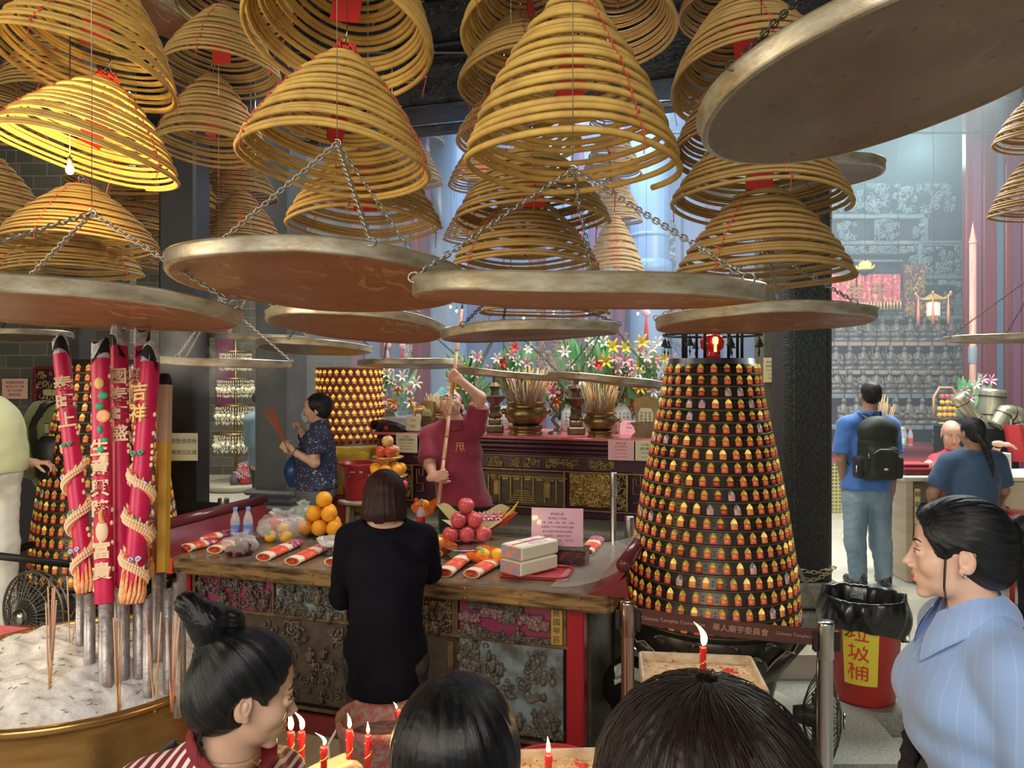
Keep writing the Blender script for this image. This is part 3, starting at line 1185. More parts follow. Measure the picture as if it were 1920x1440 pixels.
# hanging tassels and little lamps
warm_em = PMat('warm_lamp_glow',(1,.8,.5),.5,emit=(1.,.72,.36),estr=9)
cyan_em = PMat('cold_lamp_glow',(.7,1,1),.5,emit=(.55,1.,.95),estr=22)
for i, (px,py,h,col,lab)in enumerate(((1212,612,60,red_paper,'red tassel with a coral knot hanging near the tower'),(1009,603,30,red_paper,'small red tassel right of the chain hook'),(727,668,50,petal_pink,'pink ribbon streamer above the small far tray'),(755,668,44,petal_red,'red ribbon streamer right of the pink one'))):
 d=9.5
 c=P(px,py,d)
 root=thing('hanging_tassel',lab,'tassel',c)
 s=h/F*d
 mb=MB().tube([(0,0,s*.5),(0,0,s*.9)],.004,5).sphere((0,0,s*.42),s*.14,10,8)
 mb.build('knot',petal_pink,root)
 mb=MB()
 for k in range(14):
  a=k*2.4
  mb.tube([(0,0,s*.32),(.018*cos(a),.018*sin(a),0),(.024*cos(a),.024*sin(a),-s*.5)],.006,4)
 mb.build('fringe',col,root)
 MB().tube([(0,0,s*.9),(0,0,6.36-c.z)],.002,4).build('cord',iron,root)
rr = Rnd(5)
for i, (px,py)in enumerate(((982,597),(1082,605),(1100,590),(1212,590),(1196,588),(1247,590),(1038,586),(655+190,575),(856,583))):
 c=P(px,py,10.2)
 root=thing('fairy_bulb','little warm bulb of the shrine light string, %s'%['above the chain hook','left of the long slit','right of the dark coil end','over the red tassel','just left of the red tassel','furthest right near the bells','under the centre tray\'s middle','furthest left under the trays','second from the left'][i],'light bulb',c,group='warm bulbs of the shrine light string')
 MB().sphere((0,0,0),(.014,.014,.022),8,6).build('glass',warm_em,root)
 MB().tube([(0,0,.02),(0,0,.05)],.008,6).tube([(0,0,.05),(0,0,6.36-c.z)],.0015,4).build('socket',iron,root)
# the cold bulb above the right tower
c = P(1425,572,4.6)
root = thing('bare_bulb','glowing cold blue-white bulb above the right lantern tower','light bulb',c)
MB().sphere((0,0,0),(.022,.022,.026),14,10).build('glass',cyan_em,root)
MB().tube([(0,0,.024),(0,0,.06)],.013,8).tube([(0,0,.06),(0,0,6.36-c.z)],.003,5).build('socket',iron,root)
point_light('bare_bulb_light',c+Vector((0,-.05,0)),6,(.6,1,.95),.03)
c = P(131,318,3.1)
root = thing('bare_bulb','glowing warm bulb seen through the lit left coil','light bulb',c)
MB().sphere((0,0,0),(.016,.016,.02),14,10).build('glass',PMat('bulb_glow_yellow',(1,.8,.5),.5,emit=(1,.75,.3),estr=30),root)
MB().tube([(0,0,.02),(0,0,.05)],.01,8).tube([(0,0,.05),(0,0,6.36-c.z)],.0025,5).build('socket',iron,root)
point_light('bulb_light_left',c+Vector((0,-.05,-.03)),22,(1,.72,.28),.03)
# -- right hall: carved screen, arhats
grey_fig = PMat('dusty_bronze_figure',(.15,.14,.135),.45,.2,noise=(30,.4,.72,(.3,.24,.18)))
lac_d = PMat('dark_plum_riser',(.05,.012,.022),.5)
plank_m = PMat('dusty_shelf_plank',(.42,.33,.27),.6)
DW = 10.9
screen = thing('carved_screen','huge smoke-veiled carved timber screen above the rows of figures','screen',P(1700,700,DW+.5))
so = screen.location.copy()
mb = MB()
def wpt(px,py,d):
 return P(px,py,d)-so
def panel(x0,y0,x1,y1,d,th,mb,mat=0):
 a, b2=wpt(x0,y0,d), wpt(x1,y1,d)
 mb.bevbox(((a.x+b2.x)/2,a.y,(a.z+b2.z)/2),(abs(b2.x-a.x),th,abs(a.z-b2.z)),.012,mat=mat)
panel(1440,230,1960,720,DW+.6,.08,mb)
mb.build('backboard',PMat('teal_smoked_board',(.04,.06,.08),.5),screen,smooth=False)
mb = MB()
for(x0,y0,x1,y1)in((1560,402,1740,411),(1560,452,1822,460),(1560,472,1700,478),(1730,400,1738,455),(1720,458,1728,600),(1722,512,1810,524),(1806,455,1815,700),(1728,455,1812,462),(1560,488,1690,492)):
 panel(x0,y0,x1,y1,DW+.45,.1,mb)
mb.build('frame_rail',teal_m,screen,smooth=False)
for i, (x0,y0,x1,y1,n)in enumerate(((1570,415,1605,450,26),(1640,412,1685,452,40),(1712,412,1735,450,18),(1562,462,1718,474,60),(1703,480,1722,600,50),(1728,464,1750,512,26),(1755,462,1785,512,30),(1790,462,1808,512,22),(1725,526,1806,534,30),(1790,530,1808,700,90),(1600,345,1790,400,110),(1560,374,1650,398,40))):
 a, b2=wpt(x0,y0,DW+.38), wpt(x1,y1,DW+.38)
 s=MB()
 scrolls(s,frame((a+b2)/2,(1,0,0),(0,-1,0)),abs(b2.x-a.x),abs(a.z-b2.z),n,40+i,.008,.055)
 s.build('scrollwork',teal_m,screen)['kind']='stuff'
# red embroidered canopy
canopy_m = PMat('red_embroidered_silk',(.62,.07,.14),.45,noise=(22,.5,.6,(.75,.45,.25)))
c = P(1622,545,DW+.1)
root = thing('embroidered_canopy','pink-red embroidered silk canopy with gold characters above the figures','canopy',c)
mb = MB()
W, H = 130/F*DW, 62/F*DW
mb.grid(lambda u,v:((u-.5)*W,.03*sin(u*42),H/2-v*H*(.92+.08*sin(u*30))),60,8)
mb.build('cloth',canopy_m,root)
for j in(-1,1):
 MB().tube([(j*W*.48,0,H/2),(j*W*.48,0,6.36-c.z)],.006,5).build('cord',iron,root)
for j in range(22):
 MB().bevbox(((j/21-.5)*W,-.04,-H*.47),(.03,.02,.12),.008).build('valance_tab',gold_m,root)
writing('characters','老 千',frame((.02,-.045,-.02),(1,0,0),(0,-1,0)),.26,gold_m,root,depth=.006)
gold_screen(1716,545,DW+.25,40,100,'column of gilded tassel plaques right of the silk canopy',61,n=60)
# golden lotus lamp and palace lantern
c = P(1622,508,9.9)
root = thing('lotus_lamp','glowing golden lotus lamp in front of the red canopy','lamp',c)
mb = MB()
for ring, (n,r0,hh)in enumerate(((8,.1,.07),(8,.07,.1),(6,.04,.12))):
 for k in range(n):
  a=6.28*k/n+ring*.4
  def fn(u,v):
   w=.035*sin(PI*min(1,v*.9+.08))
   x=r0*(.35+.8*sin(v*1.7))
   y=(u-.5)*2*w
   return(x*cos(a)-y*sin(a),x*sin(a)+y*cos(a),hh*v*1.1)
  mb.grid(fn,4,5)
mb.build('petals',PMat('gilt_glow',(.9,.6,.2),.3,.4,emit=(1,.6,.15),estr=.9),root)
MB().lathe([(0,-.07),(.02,-.06),(.1,-.015),(.12,.01),(.09,.015),(0,.02)],seg=20).tube([(0,0,-.07),(0,0,-.13)],.008).build('bowl',iron,root)
MB().tube([(0,0,.1),(0,0,6.36-c.z)],.004,5).build('cord',iron,root)
c = P(1750,575,9.6)
root = thing('palace_lantern','gilt hexagonal palace lantern with tasselled arms, glowing cream panels','lantern',c)
body = MB().lathe([(.075,.08),(.075,-.12),(.05,-.17),(0.,-.18)],seg=6)
body.build('frame',gold_m,root,smooth=False)
for k in range(6):
 a=6.28*(k+.5)/6
 MB().box((.069*cos(a),.069*sin(a),-.03),(.008,.045,.16),rot=(0,0,a)).build('glowing_panel',PMat('lantern_cream_glow',(.9,.85,.6),.5,emit=(1,.85,.55),estr=1.6),root)
MB().lathe([(0.,.17),(.05,.15),(.13,.1),(.14,.085),(.08,.08)],seg=6).build('roof',gold_m,root,smooth=False)
for k in range(6):
 a=6.28*k/6
 x, y=cos(a), sin(a)
 MB().tube([(.1*x,.1*y,.1),(.17*x,.17*y,.11),(.22*x,.22*y,.15)],.008,5).sphere((.22*x,.22*y,.16),.018,8,6).build('dragon_arm',gold_m,root)
 MB().tube([(.19*x,.19*y,.12),(.19*x,.19*y,-.08),(.19*x,.19*y,-.22)],[.004,.016,.02],6).build('tassel',PMat('tassel_rose',(.55,.2,.15),.7),root)
MB().tube([(0,0,.17),(0,0,6.36-c.z)],.004,5).build('cord',iron,root)
# stepped shelves
rows = [(592,44,1585,1800,26.5,DW+.45),(641,44,1575,1800,26.,DW+.3),(694,44,1566,1800,25.6,DW+.15),(738,44,1568,1800,24.6,DW),(796,50,1580,1795,24.5,DW-.25),]
for i, (yy,hp,xa,xb,st,d)in enumerate(rows):
 a, b2=P(1440,yy,d), P(1812,yy,d)
 root=thing('figure_shelf',['topmost shelf under the canopy, dark and smoky','second shelf from the top, holding smoky figures','pale plank shelf in the middle of the figure wall','pale plank shelf above the man in blue\'s shoulders','lowest figure shelf behind the backpacker\'s head'][i],'shelf',((a.x+b2.x)/2,d,a.z),group='stepped figure shelves')
 MB().bevbox((0,.05,-.035),(b2.x-a.x,.34,.06),.008).build('plank',plank_m if i in(2,1)else teal_m,root,smooth=False)
 MB().bevbox((0,.12,-.25 if i<4 else-a.z/2-.03),(b2.x-a.x,.1,.4 if i<4 else a.z-.06),.008).build('riser',lac_d if i>2 else beam_m,root,smooth=False)
 mb=MB()
 x=a.x+.1
 while x<b2.x:
  mb.box((x-(a.x+b2.x)/2,-.125,-.035),(.012,.01,.075))
  x+=st/F*d
 mb.build('divider',beam_m,root,smooth=False)['kind']='stuff'
# the figures: four poses, each its own thing when copied
def figure(kind):
 rr=Rnd(kind)
 root=thing('seated_figure','small seated bronze figure','statue',(0,0,0))
 mb=MB()
 mb.lathe([(0,0),(.075,0),(.085,.02),(.07,.045),(.06,.05),(0,.05)],seg=14,sy=.8)
 mb.sphere((0,0,.085),(.068,.055,.045),12,8)
 mb.sphere((-.045,-.03,.08),(.034,.036,.03),10,6)
 mb.sphere((.045,-.03,.08+.02*(kind%2)),(.034,.036,.03),10,6)
 mb.lathe([(.055,.08),(.058,.12),(.05,.165),(.034,.19),(.016,.205),(.014,.215)],seg=12,sy=.75)
 sx=1 if kind%2 else-1
 arm=[((-.048,0,.18),(-.066,-.02,.13),(-.025+.02*kind,-.06,.12)),((.048,0,.18),(.07,-.015,.135),(.04,-.055,.11+.045*(kind%3)))]
 for a3 in arm:
  mb.tube(a3,[.018,.017,.01],7)
  mb.sphere(a3[2],.012,7,5)
 mb.build('body',grey_fig,root)
 h=MB()
 h.sphere((0,-.004,.238),(.023,.025,.029),12,9)
 h.sphere((0,-.028,.235),(.006,.007,.008),6,4)
 h.sphere((-.023,0,.235),(.005,.006,.011),6,4)
 h.sphere((.023,0,.235),(.005,.006,.011),6,4)
 if kind in(1,3):
  h.sphere((0,.004,.265),(.017,.017,.014),8,6)
 h.build('head',grey_fig,root)
 if kind==2:
  MB().tube([(.085,-.03,.02),(.082,-.04,.27)],.004,6).sphere((.082,-.04,.275),.012,8,6).build('staff',grey_fig,root)
 return root
protos = [figure(k)for k in range(4)]
used = [False]*4
row_name = ['in the topmost row','in the second row','in the third row','in the fourth row','in the lowest row']
lean = ['with knees wide','with a round topknot','holding a thin staff','with one hand raised']
cnt = 0
for i, (yy,hp,xa,xb,st,d)in enumerate(rows):
 x=xa
 j=0
 while x<=xb:
  k=(i*2+j*3+(j//3))%4
  if i==0 and(j%2==0 and j<3):
   x+=st;j+=1
   continue
  p=P(x,yy,d)
  p.y=d-.03
  s=(hp/F*d)/.268
  n=['leftmost','second from left','third from left','fourth from left','fifth from left','sixth from left','seventh from left','eighth from left','ninth from left','tenth from left'][min(j,9)]
  lab='bronze seated figure %s, %s %s of shelves'%(lean[k],n,row_name[i])
  rz=rnd.uniform(-.35,.35)
  if not used[k]:
   used[k]=True
   r=protos[k]
   r.location=p
   r.rotation_euler=(0,0,rz)
   r.scale=(s,s,s)
   r['label']=lab[:150]
   r['group']='bronze figures on the stepped shelves'
  else:
   r=dup(protos[k],p,(0,0,rz),s,lab,'bronze figures on the stepped shelves')
  x+=st
  j+=1
  cnt+=1
# maroon and blue boards closing the right side, pinkish pole
mb = MB()
k = 0
px = 1816
while px<1990:
 w=(13,20,26,16)[k%4]
 a, b2=P(px,900,9.7), P(px+w,900,9.7)
 mb.bevbox(((a.x+b2.x)/2,9.8+.03*(k%2),2.9),((b2.x-a.x)*.97,.1,5.8),.012,mat=(0,1,0,2)[k%4])
 px+=w
 k+=1
mb.box((8.1,9.9,2.9),(2.2,.1,5.8),mat=0)
struct('wall_hall_side',mb,[hall_maroon,hall_purple,PMat('slate_blue_board',(.1,.15,.24),.35)])
c = P(1824,700,9.4)
root = thing('tall_pole','slim pinkish carved pole with painted green collar, left of the maroon boards','pole',(c.x,c.y,0))
MB().tube([(0,0,0),(0,0,3.35)],.04,12).lathe([(.05,3.33),(.03,3.42),(0.,3.6)],seg=10).build('shaft',PMat('pink_wood',(.5,.22,.18),.5,noise=((20,20,3),.4,.7,(.62,.42,.33))),root)
MB().lathe([(.046,1.86),(.052,1.88),(.052,2.05),(.046,2.07)],seg=14).build('collar',teal_m,root)
# counter in front of the figures, with bottles and yellow mesh
a, b2 = P(1566,852,9.6), P(1700,852,9.6)
a.x-=1.2
b2.x+=.85
root = thing('offering_counter','long maroon counter with yellow mesh front below the figures','counter',((a.x+b2.x)/2,9.8,0))
Lc = b2.x-a.x
zt = EYE+(700-838)/F*9.6
MB().bevbox((0,.1,zt-.03),(Lc,.8,.06),.01).build('top',hall_maroon,root,smooth=False)
MB().bevbox((0,-.22,zt-.13),(Lc,.06,.16),.01).build('apron',PMat('rose_lacquer',(.42,.07,.11),.35),root,smooth=False)
mesh_y = PMat('yellow_mesh',(.62,.6,.16),.6)
MB().box((0,0.,(zt-.2)/2),(Lc,.04,zt-.2)).build('mesh_backing',PMat('pale_behind_mesh',(.6,.6,.4),.8),root,smooth=False)
mb = MB()
zz = .03
while zz<zt-.2:
 mb.box((0,-.24,zz),(Lc,.008,.012))
 zz+=.045
x = -Lc/2
while x<Lc/2:
 mb.box((x,-.245,(zt-.2)/2),(.01,.008,zt-.2))
 x+=.045
mb.build('mesh',mesh_y,root,smooth=False)
CZ = zt
# -- incense smoke filling the rear hall
hz_m = bpy.data.materials.new('incense_haze')
hz_m.use_nodes = True
nt = hz_m.node_tree
for n_ in list(nt.nodes):
 if n_.type!='OUTPUT_MATERIAL':
  nt.nodes.remove(n_)
out = [n_ for n_ in nt.nodes if n_.type=='OUTPUT_MATERIAL'][0]
vs_ = nd(nt,'ShaderNodeVolumeScatter')
vs_.inputs['Color'].default_value = (.8,.92,1.,1)
vs_.inputs['Density'].default_value = .095
vs_.inputs['Anisotropy'].default_value = .25
nt.links.new(vs_.outputs[0],out.inputs['Volume'])
o = MB().box((3.35,10.25,3.17),(12.2,5.,6.3)).build('incense_haze',hz_m,smooth=False)
tag(o,'thin bluish incense smoke filling the rear hall','smoke',kind='stuff')
# -- the main altar
ALT_Z = 1.225
ALT_W = .85
def on_line(px,A,X):
 """distance along the line A + s X hit by the upright plane through pixel column px"""
 t=(px-960.)/F
 return(t*A[1]-A[0])/(X[0]-t*X[1])
def AL(px,v):
 """point on the altar top seen in column px, v metres behind its front edge"""
 A2=Vector((ALT_A.x,ALT_A.y,0))+ALT_Y*v
 s=on_line(px,A2,ALT_X)
 q=A2+ALT_X*s
 return Vector((q.x,q.y,ALT_Z))
stone = MB()
pc = (Vector((ALT_A.x,ALT_A.y,0))+Vector((ALT_B.x,ALT_B.y,0)))/2+ALT_Y*.35
stone.bevbox((pc.x,pc.y,.25),(ALT_L+.7,1.35,.5),.02,rot=(0,0,ALT_ANG))
stone.bevbox((pc.x,pc.y,.52),(ALT_L+.76,1.41,.06),.015,rot=(0,0,ALT_ANG))
tag(stone.build('stone_platform',stone_m,smooth=False),'grey stone platform carrying the red-topped altar','platform')
lac = PMat('aubergine_lacquer',(.085,.022,.045),.32,noise=(9,.4,.7,(.055,.018,.03)),bump=(40,.05))
lac2 = PMat('black_brown_lacquer',(.045,.02,.02),.35)
cloth_r = PMat('red_plastic_cloth',(.7,.13,.16),.25,noise=(8,.4,.7,(.78,.28,.28)))
gilt = PMat('old_gilt',(.5,.36,.13),.38,.5,noise=(25,.35,.7,(.26,.18,.07)))
altar = thing('altar_table','long dark lacquered altar with red top and gilded carved front','altar',(ALT_A.x,ALT_A.y,.55),(0,0,ALT_ANG))
H = ALT_Z-.55
L2 = ALT_L+.25
mb = MB()
mb.bevbox((L2/2-.04,ALT_W/2-0.,H-.012),(L2+.06,ALT_W+.04,.024),.008)
mb.build('cloth_top',cloth_r,altar,smooth=False)
mb = MB()
for(z,h,ins)in((H-.045,.035,.015),(H-.085,.04,.04),(H-.12,.03,.02),(H-.15,.03,.06)):
 mb.bevbox((L2/2-.04,ALT_W/2+ins/2,z),(L2+.02-ins,ALT_W-ins,h),.01)
mb.build('moulding',lac,altar,smooth=False)
mb = MB()
mb.bevbox((L2/2-.04,ALT_W/2+.06,(H-.16)/2),(L2-.1,ALT_W-.16,H-.16),.01)
mb.build('body',lac,altar,smooth=False)
def sx(px):
 return on_line(px,(ALT_A.x,ALT_A.y),ALT_X)
# frieze
fz = H-.225
mb = MB()
mb.bevbox((L2/2,.105,fz),(L2-.3,.02,.11),.005)
mb.build('frieze_board',lac,altar,smooth=False)
for i, (p0,p1)in enumerate(((905,935),(945,1005),(1018,1082),(1098,1150),(770,840))):
 s=MB()
 a, b2=sx(p0), sx(p1)
 scrolls(s,frame(((a+b2)/2,.092,fz),(1,0,0),(0,-1,0)),(b2-a),.075,22,70+i,.0045,.035,depth=.008)
 s.build('gilt_flowers',gilt,altar)['kind']='stuff'
mb = MB()
for z in(fz-.062,fz-.072-.3,fz+.058):
 mb.box((L2/2,.09,z),(L2-.3,.012,.008))
for px in(893,1053,1149,1172,765):
 mb.box((sx(px),.085,fz-.21),(.014,.016,.3))
mb.build('gilt_line',gilt,altar,smooth=False)
# palace relief panel
mb = MB()
a, b2 = sx(898), sx(1050)
mb.box(((a+b2)/2,.098,fz-.22),(b2-a,.01,.27))
mb.build('relief_ground',PMat('tarnished_gilt',(.13,.095,.045),.5,.3,noise=(30,.4,.7,(.08,.04,.05))),altar,smooth=False)
mb = MB()
w = b2-a
for k in range(7):
 x=a+w*(.08+.14*k)
 mb.bevbox((x,.085,fz-.22),(.016,.02,.22),.004)
 mb.bevbox((x+w*.07,.088,fz-.12),(w*.13,.014,.014),.003)
 mb.bevbox((x+w*.07,.088,fz-.14),(w*.08,.012,.02),.003)
for k in range(6):
 mb.bevbox(((a+b2)/2,.088-k*.004,fz-.24-k*.018),(w*(.16+.04*k),.012,.012),.003)
for x in(a+w*.82,a+w*.18):
 mb.bevbox((x,.08,fz-.22),(.05,.02,.13),.006)
 mb.lathe([(.04,0),(.02,.03),(0,.055)],c=(x,.08,fz-.155),seg=6)
mb.build('palace_relief',gilt,altar,smooth=False)
a, b2 = sx(1062), sx(1145)
s = MB()
s.box(((a+b2)/2,.098,fz-.205),(b2-a,.01,.27))
scrolls(s,frame(((a+b2)/2,.09,fz-.205),(1,0,0),(0,-1,0)),(b2-a)*.95,.26,120,91,.005,.04,depth=.018)
# two running deer
for x in(a+.09,a+.19):
 s.sphere((x,.072,fz-.2),(.035,.012,.017),10,6)
 s.tube([(x+.03,.072,fz-.195),(x+.05,.072,fz-.165),(x+.06,.07,fz-.165)],[.009,.006,.004],5)
 for q in(-.03,-.015,.018,.03):
  s.tube([(x+q,.072,fz-.21),(x+q*1.4,.07,fz-.245)],[.005,.003],5)
s.build('gilt_carving',gold_m,altar)
for i, (p0,p1)in enumerate(((1150,1171),(745,764),(860,893))):
 s=MB()
 a, b2=sx(p0), sx(p1)
 scrolls(s,frame(((a+b2)/2,.092,fz-.21),(1,0,0),(0,-1,0)),(b2-a),.28,30,95+i,.005,.035,depth=.01)
 s.build('gilt_border',gilt,altar)['kind']='stuff'
# key frets
for px in(778,1190):
 x=sx(px)
 pts=[(-.03,.12),(.03,.12),(.03,.02),(-.005,.02),(-.005,.07),(-.03,.07),(-.03,-.05),(.03,-.05),(.03,-.12),(-.03,-.12)]
 mb=MB()
 for(x0,z0), (x1,z1)in zip(pts,pts[1:]):
  mb.tube([(x+x0,.095,fz-.17+z0),(x+x1,.095,fz-.17+z1)],.004,4)
 mb.build('key_fret',gilt,altar,smooth=False)
# scrolled left end with plastic sheet
mb = MB()
pts = []
for k in range(26):
 q=k/25*3.6*PI
 r=.052*(1-k/32)
 pts.append((-.055+r*cos(q-1.2),r*sin(q-1.2)+H+.055))
for(xx,zz), (x2,z2)in zip(pts,pts[1:]):
 mb.bevbox(((xx+x2)/2,ALT_W/2,(zz+z2)/2),(max(.014,abs(xx-x2)+.01),ALT_W,max(.014,abs(zz-z2)+.01)),.004)
mb.build('scroll_end',lac2,altar,smooth=False)
sheet_m = PMat('clear_plastic_sheet',(.75,.72,.62),.2,alpha=.5,spec=.6)
mb = MB().grid(lambda u,v:(-.06+.4*u,.02+v*(ALT_W-.04),H+.115-.1*u*u),10,3)
mb.build('plastic_sheet',sheet_m,altar)
pm = {'cream':cream_m,'pink':PMat('pink_paper',(.86,.5,.55),.7)}
def notice(loc,w,h,mat,label,lines,M=None,ang=0,tilt=0,name='notice',lm=ink,cat='notice',th=.004,sz=None):
 root=thing(name,label,cat,loc,(0,0,ang))
 T=MRot(R(tilt),3,'X')
 MB().bevbox(T@Vector((0,0,0)),(w,th,h),.0015,rot=T).build('card',mat,root,smooth=False)
 n=len(lines)
 for i, (txt,rel)in enumerate(lines):
  z=h*(.4-.8*(i+.5)/n*1.)
  p=T@Vector((0,-th*.5-.0012,z))
  fm=frame(p,(1,0,0),T@Vector((0,-1,0)))
  size=rel*h
  q=writing('lettering',txt,fm,size,lm,root)
 return root
def on_altar_front(px,dz):
 s=sx(px)
 q=Vector((ALT_A.x,ALT_A.y,0))+ALT_X*s-ALT_Y*.035
 return Vector((q.x,q.y,ALT_Z+dz))
RED_INK = PMat('red_ink',(.6,.08,.08),.8)
notice(on_altar_front(766,-.085),.205,.165,cream_m,'cream notice hanging off the altar edge left of the man in maroon',[('人流當心',.13),('請勿靠近無休',.15),('Please do not approach',.085),('the altar, thank you',.085),('for your cooperation',.085)],ang=ALT_ANG)
notice(on_altar_front(1166,-.085),.205,.16,pm['pink'],'pink notice taped to the altar edge near the lantern tower',[('善信注意',.13),('請勿將物品放置',.09),('在此神檯之上',.09),('Please do not place',.075),('objects on this altar',.075)],ang=ALT_ANG,lm=RED_INK)
notice(on_altar_front(1213,-.085),.17,.155,cream_m,'cream notice beside the pink one, partly behind the lantern tower',[('人流當心',.13),('請勿靠近',.15),('Please do not',.085),('touch or lean',.085)],ang=ALT_ANG)
notice(AL(1180,.4)+Vector((0,0,.06)),.16,.12,pm['pink'],'pink leaning card between the white vase and the stone tablet',[('善信',.16),('請勿觸摸',.12),('Thank you',.1)],ang=ALT_ANG,lm=RED_INK,tilt=-12)
notice(AL(775,.1)+Vector((0,0,.075)),.14,.13,cream_m,'cream folded card standing beside the dark box on the altar',[('香油',.2),('随緣',.2)],ang=ALT_ANG,lm=RED_INK,tilt=-14)
# ---- censers
stick_b = PMat('joss_stick_brown',(.34,.15,.09),.8)
def bundle(root,n,foot,rad,top_r,h,seed,name='joss_stick',mats=None,r=.0022):
 rr=Rnd(seed)
 mats=mats or[stick_m,stick_y,stick_m,stick_b]
 for j, mt in enumerate(mats):
  mb=MB()
  for k in range(n//len(mats)):
   a=rr.uniform(0,6.28)
   q=math.sqrt(rr.random())
   hh=h*rr.uniform(.62,1.05)
   x0, y0=rad*q*cos(a), rad*q*sin(a)
   a2=a+rr.uniform(-.5,.5)
   x1, y1=top_r*q*cos(a2), top_r*q*sin(a2)
   mb.tube([(x0,y0,foot),(x1,y1,foot+hh)],r,4)
  o=mb.build(name,mt,root)
  o['kind']='stuff'
def censer(px,v,wpx,label,seed,big=True):
 p=AL(px,v)
 d=p.y
 r=wpx/2/F*d
 root=thing('bronze_censer',label,'incense burner',p)
 MB().lathe([(r*.78,0),(r*.8,r*.1),(r*.7,r*.14),(r*.76,r*.22),(r*.82,r*.34),(r*.8,r*.4),(r*.62,r*.44)],seg=36).build('stand',brass,root)
 feet=MB()
 for k in range(4):
  a=PI/4+k*PI/2
  feet.sphere((r*.78*cos(a),r*.78*sin(a),r*.06),r*.1,8,6)
 feet.build('stand_feet',brass,root)
 z0=r*.44
 MB().lathe([(0,z0),(r*.55,z0),(r*.8,z0+r*.12),(r*.98,z0+r*.4),(r*1.,z0+r*.6),(r*.9,z0+r*.8),(r*.84,z0+r*.92),(r*.96,z0+r*1.02),(r*.96,z0+r*1.07),(r*.86,z0+r*1.05),(r*.82,z0+r*.9),(r*.5,z0+r*.84),(0,z0+r*.84)],seg=40).build('bowl',brass,root)
 for sg in(-1,1):
  s=MB()
  s.sphere((sg*r*1.02,-0.,z0+r*.62),(r*.16,r*.12,r*.14),10,8)
  s.tube([(sg*r*1.02,0,z0+r*.62),(sg*r*1.2,-.01,z0+r*.7),(sg*r*1.25,-.01,z0+r*.5),(sg*r*1.12,-.01,z0+r*.42)],r*.045,6)
  s.build('beast_handle',brass,root)
 bundle(root,150 if big else 110,z0+r*.85,r*.7,r*(1.45 if big else 1.25),r*(1.75 if big else 2.1),seed)
 return root
censer(986,.22,80,'large shining bronze censer packed with joss sticks on the red altar top',1)
censer(1126,.12,62,'smaller bronze censer with joss sticks right of the large one on the altar',2,False)
censer(817,.42,40,'little bronze pot with joss sticks beside the man in maroon\'s cheek',3,False)
def candlestick(px,v,hpx,label):
 p=AL(px,v)
 h=hpx/F*p.y
 root=thing('altar_candlestick',label,'candlestick',p,group=None)
 s=h
 MB().bevbox((0,0,s*.06),(s*.27,s*.24,s*.12),s*.02).bevbox((0,0,s*.17),(s*.2,s*.18,s*.1),s*.02).build('foot',bronze,root,smooth=False)
 MB().lathe([(s*.08,s*.2),(s*.11,s*.26),(s*.08,s*.32),(s*.09,s*.4),(s*.07,s*.44),(s*.17,s*.54),(s*.18,s*.56),(s*.07,s*.58),(s*.06,s*.66),(s*.1,s*.72),(s*.04,s*.78),(s*.03,s)],seg=4).build('stem',bronze,root,smooth=False)
 return root
candlestick(928,.3,120,'bronze square-stemmed candlestick left of the large censer')
candlestick(1080,.3,120,'bronze square-stemmed candlestick right of the large censer')
celadon = PMat('pale_celadon',(.62,.7,.66),.2,coat=.4)
# calligraphy vases
for i, (px,v,r,h,lab)in enumerate(((1163,.55,.1,.26,'round pale vase with brushed characters behind the small censer'),(1070,.6,.085,.24,'pale vase with characters behind the right candlestick'),(945,.62,.08,.22,'pale vase behind the left candlestick'),(905,.62,.085,.24,'pale lattice-painted vase beside the man\'s raised shoulder'))):
 p=AL(px,v)
 root=thing('porcelain_vase',lab,'vase',p)
 MB().lathe([(r*.6,0),(r*.9,h*.15),(r*1.02,h*.45),(r*.9,h*.75),(r*.55,h*.93),(r*.6,h),(r*.5,h)],seg=24).build('body',celadon,root)
 for c2 in range(4):
  for r2 in range(4):
   a=-PI/2+(c2-1.5)*.35
   z=h*(.28+.13*r2)
   q=Vector((cos(a)*r*1.01,sin(a)*r*1.01,z))
   writing('character','福壽康寧吉祥如意平安和合富貴樂善'[(c2*4+r2)],frame(q,(-sin(a),cos(a),0),(cos(a),sin(a),0)),.022,ink,root)
# stone tablet with carved characters on a trapezoid stand
def tablet(px,v,label,w=.19,h=.33):
 p=AL(px,v)
 root=thing('stone_tablet',label,'tablet',p,(0,0,ALT_ANG))
 MB().prism([(-w*.62,0),(w*.62,0),(w*.5,.035),(w*.42,.045),(w*.5,.09),(w*.66,.12),(-w*.66,.12),(-w*.5,.09),(-w*.42,.045),(-w*.5,.035)],-.05,.05,M=MRot(R(90),3,'X')).build('stand',bronze,root,smooth=False)
 MB().prism([(-w*.42,.12),(w*.42,.12),(w*.45,h*.6),(w*.52,h*.78),(w*.46,h*.95),(w*.2,h),(-w*.2,h),(-w*.46,h*.95),(-w*.52,h*.78),(-w*.45,h*.6)],-.03,.03,M=MRot(R(90),3,'X')).build('frame',brass,root,smooth=False)
 MB().prism([(-w*.3,.13),(w*.3,.13),(w*.32,h*.58),(w*.22,h*.72),(-w*.22,h*.72),(-w*.32,h*.58)],.03,.036,M=MRot(R(90),3,'X')).build('face',PMat('worn_cream_stone',(.55,.5,.34),.6),root,smooth=False)
 for c2 in range(3):
  for r2 in range(4):
   writing('character','金銅奉神信士敬送光緒年立'[c2*4+r2],frame((w*(.18-.18*c2),-.0375,h*(.6-.075*r2)),(1,0,0),(0,-1,0)),.022,ink,root)
 return root
tablet(1212,.18,'waisted bronze tablet with carved characters beside the lantern tower')
tablet(803,.3,'bronze tablet on a block left of the man in maroon',w=.13,h=.27)
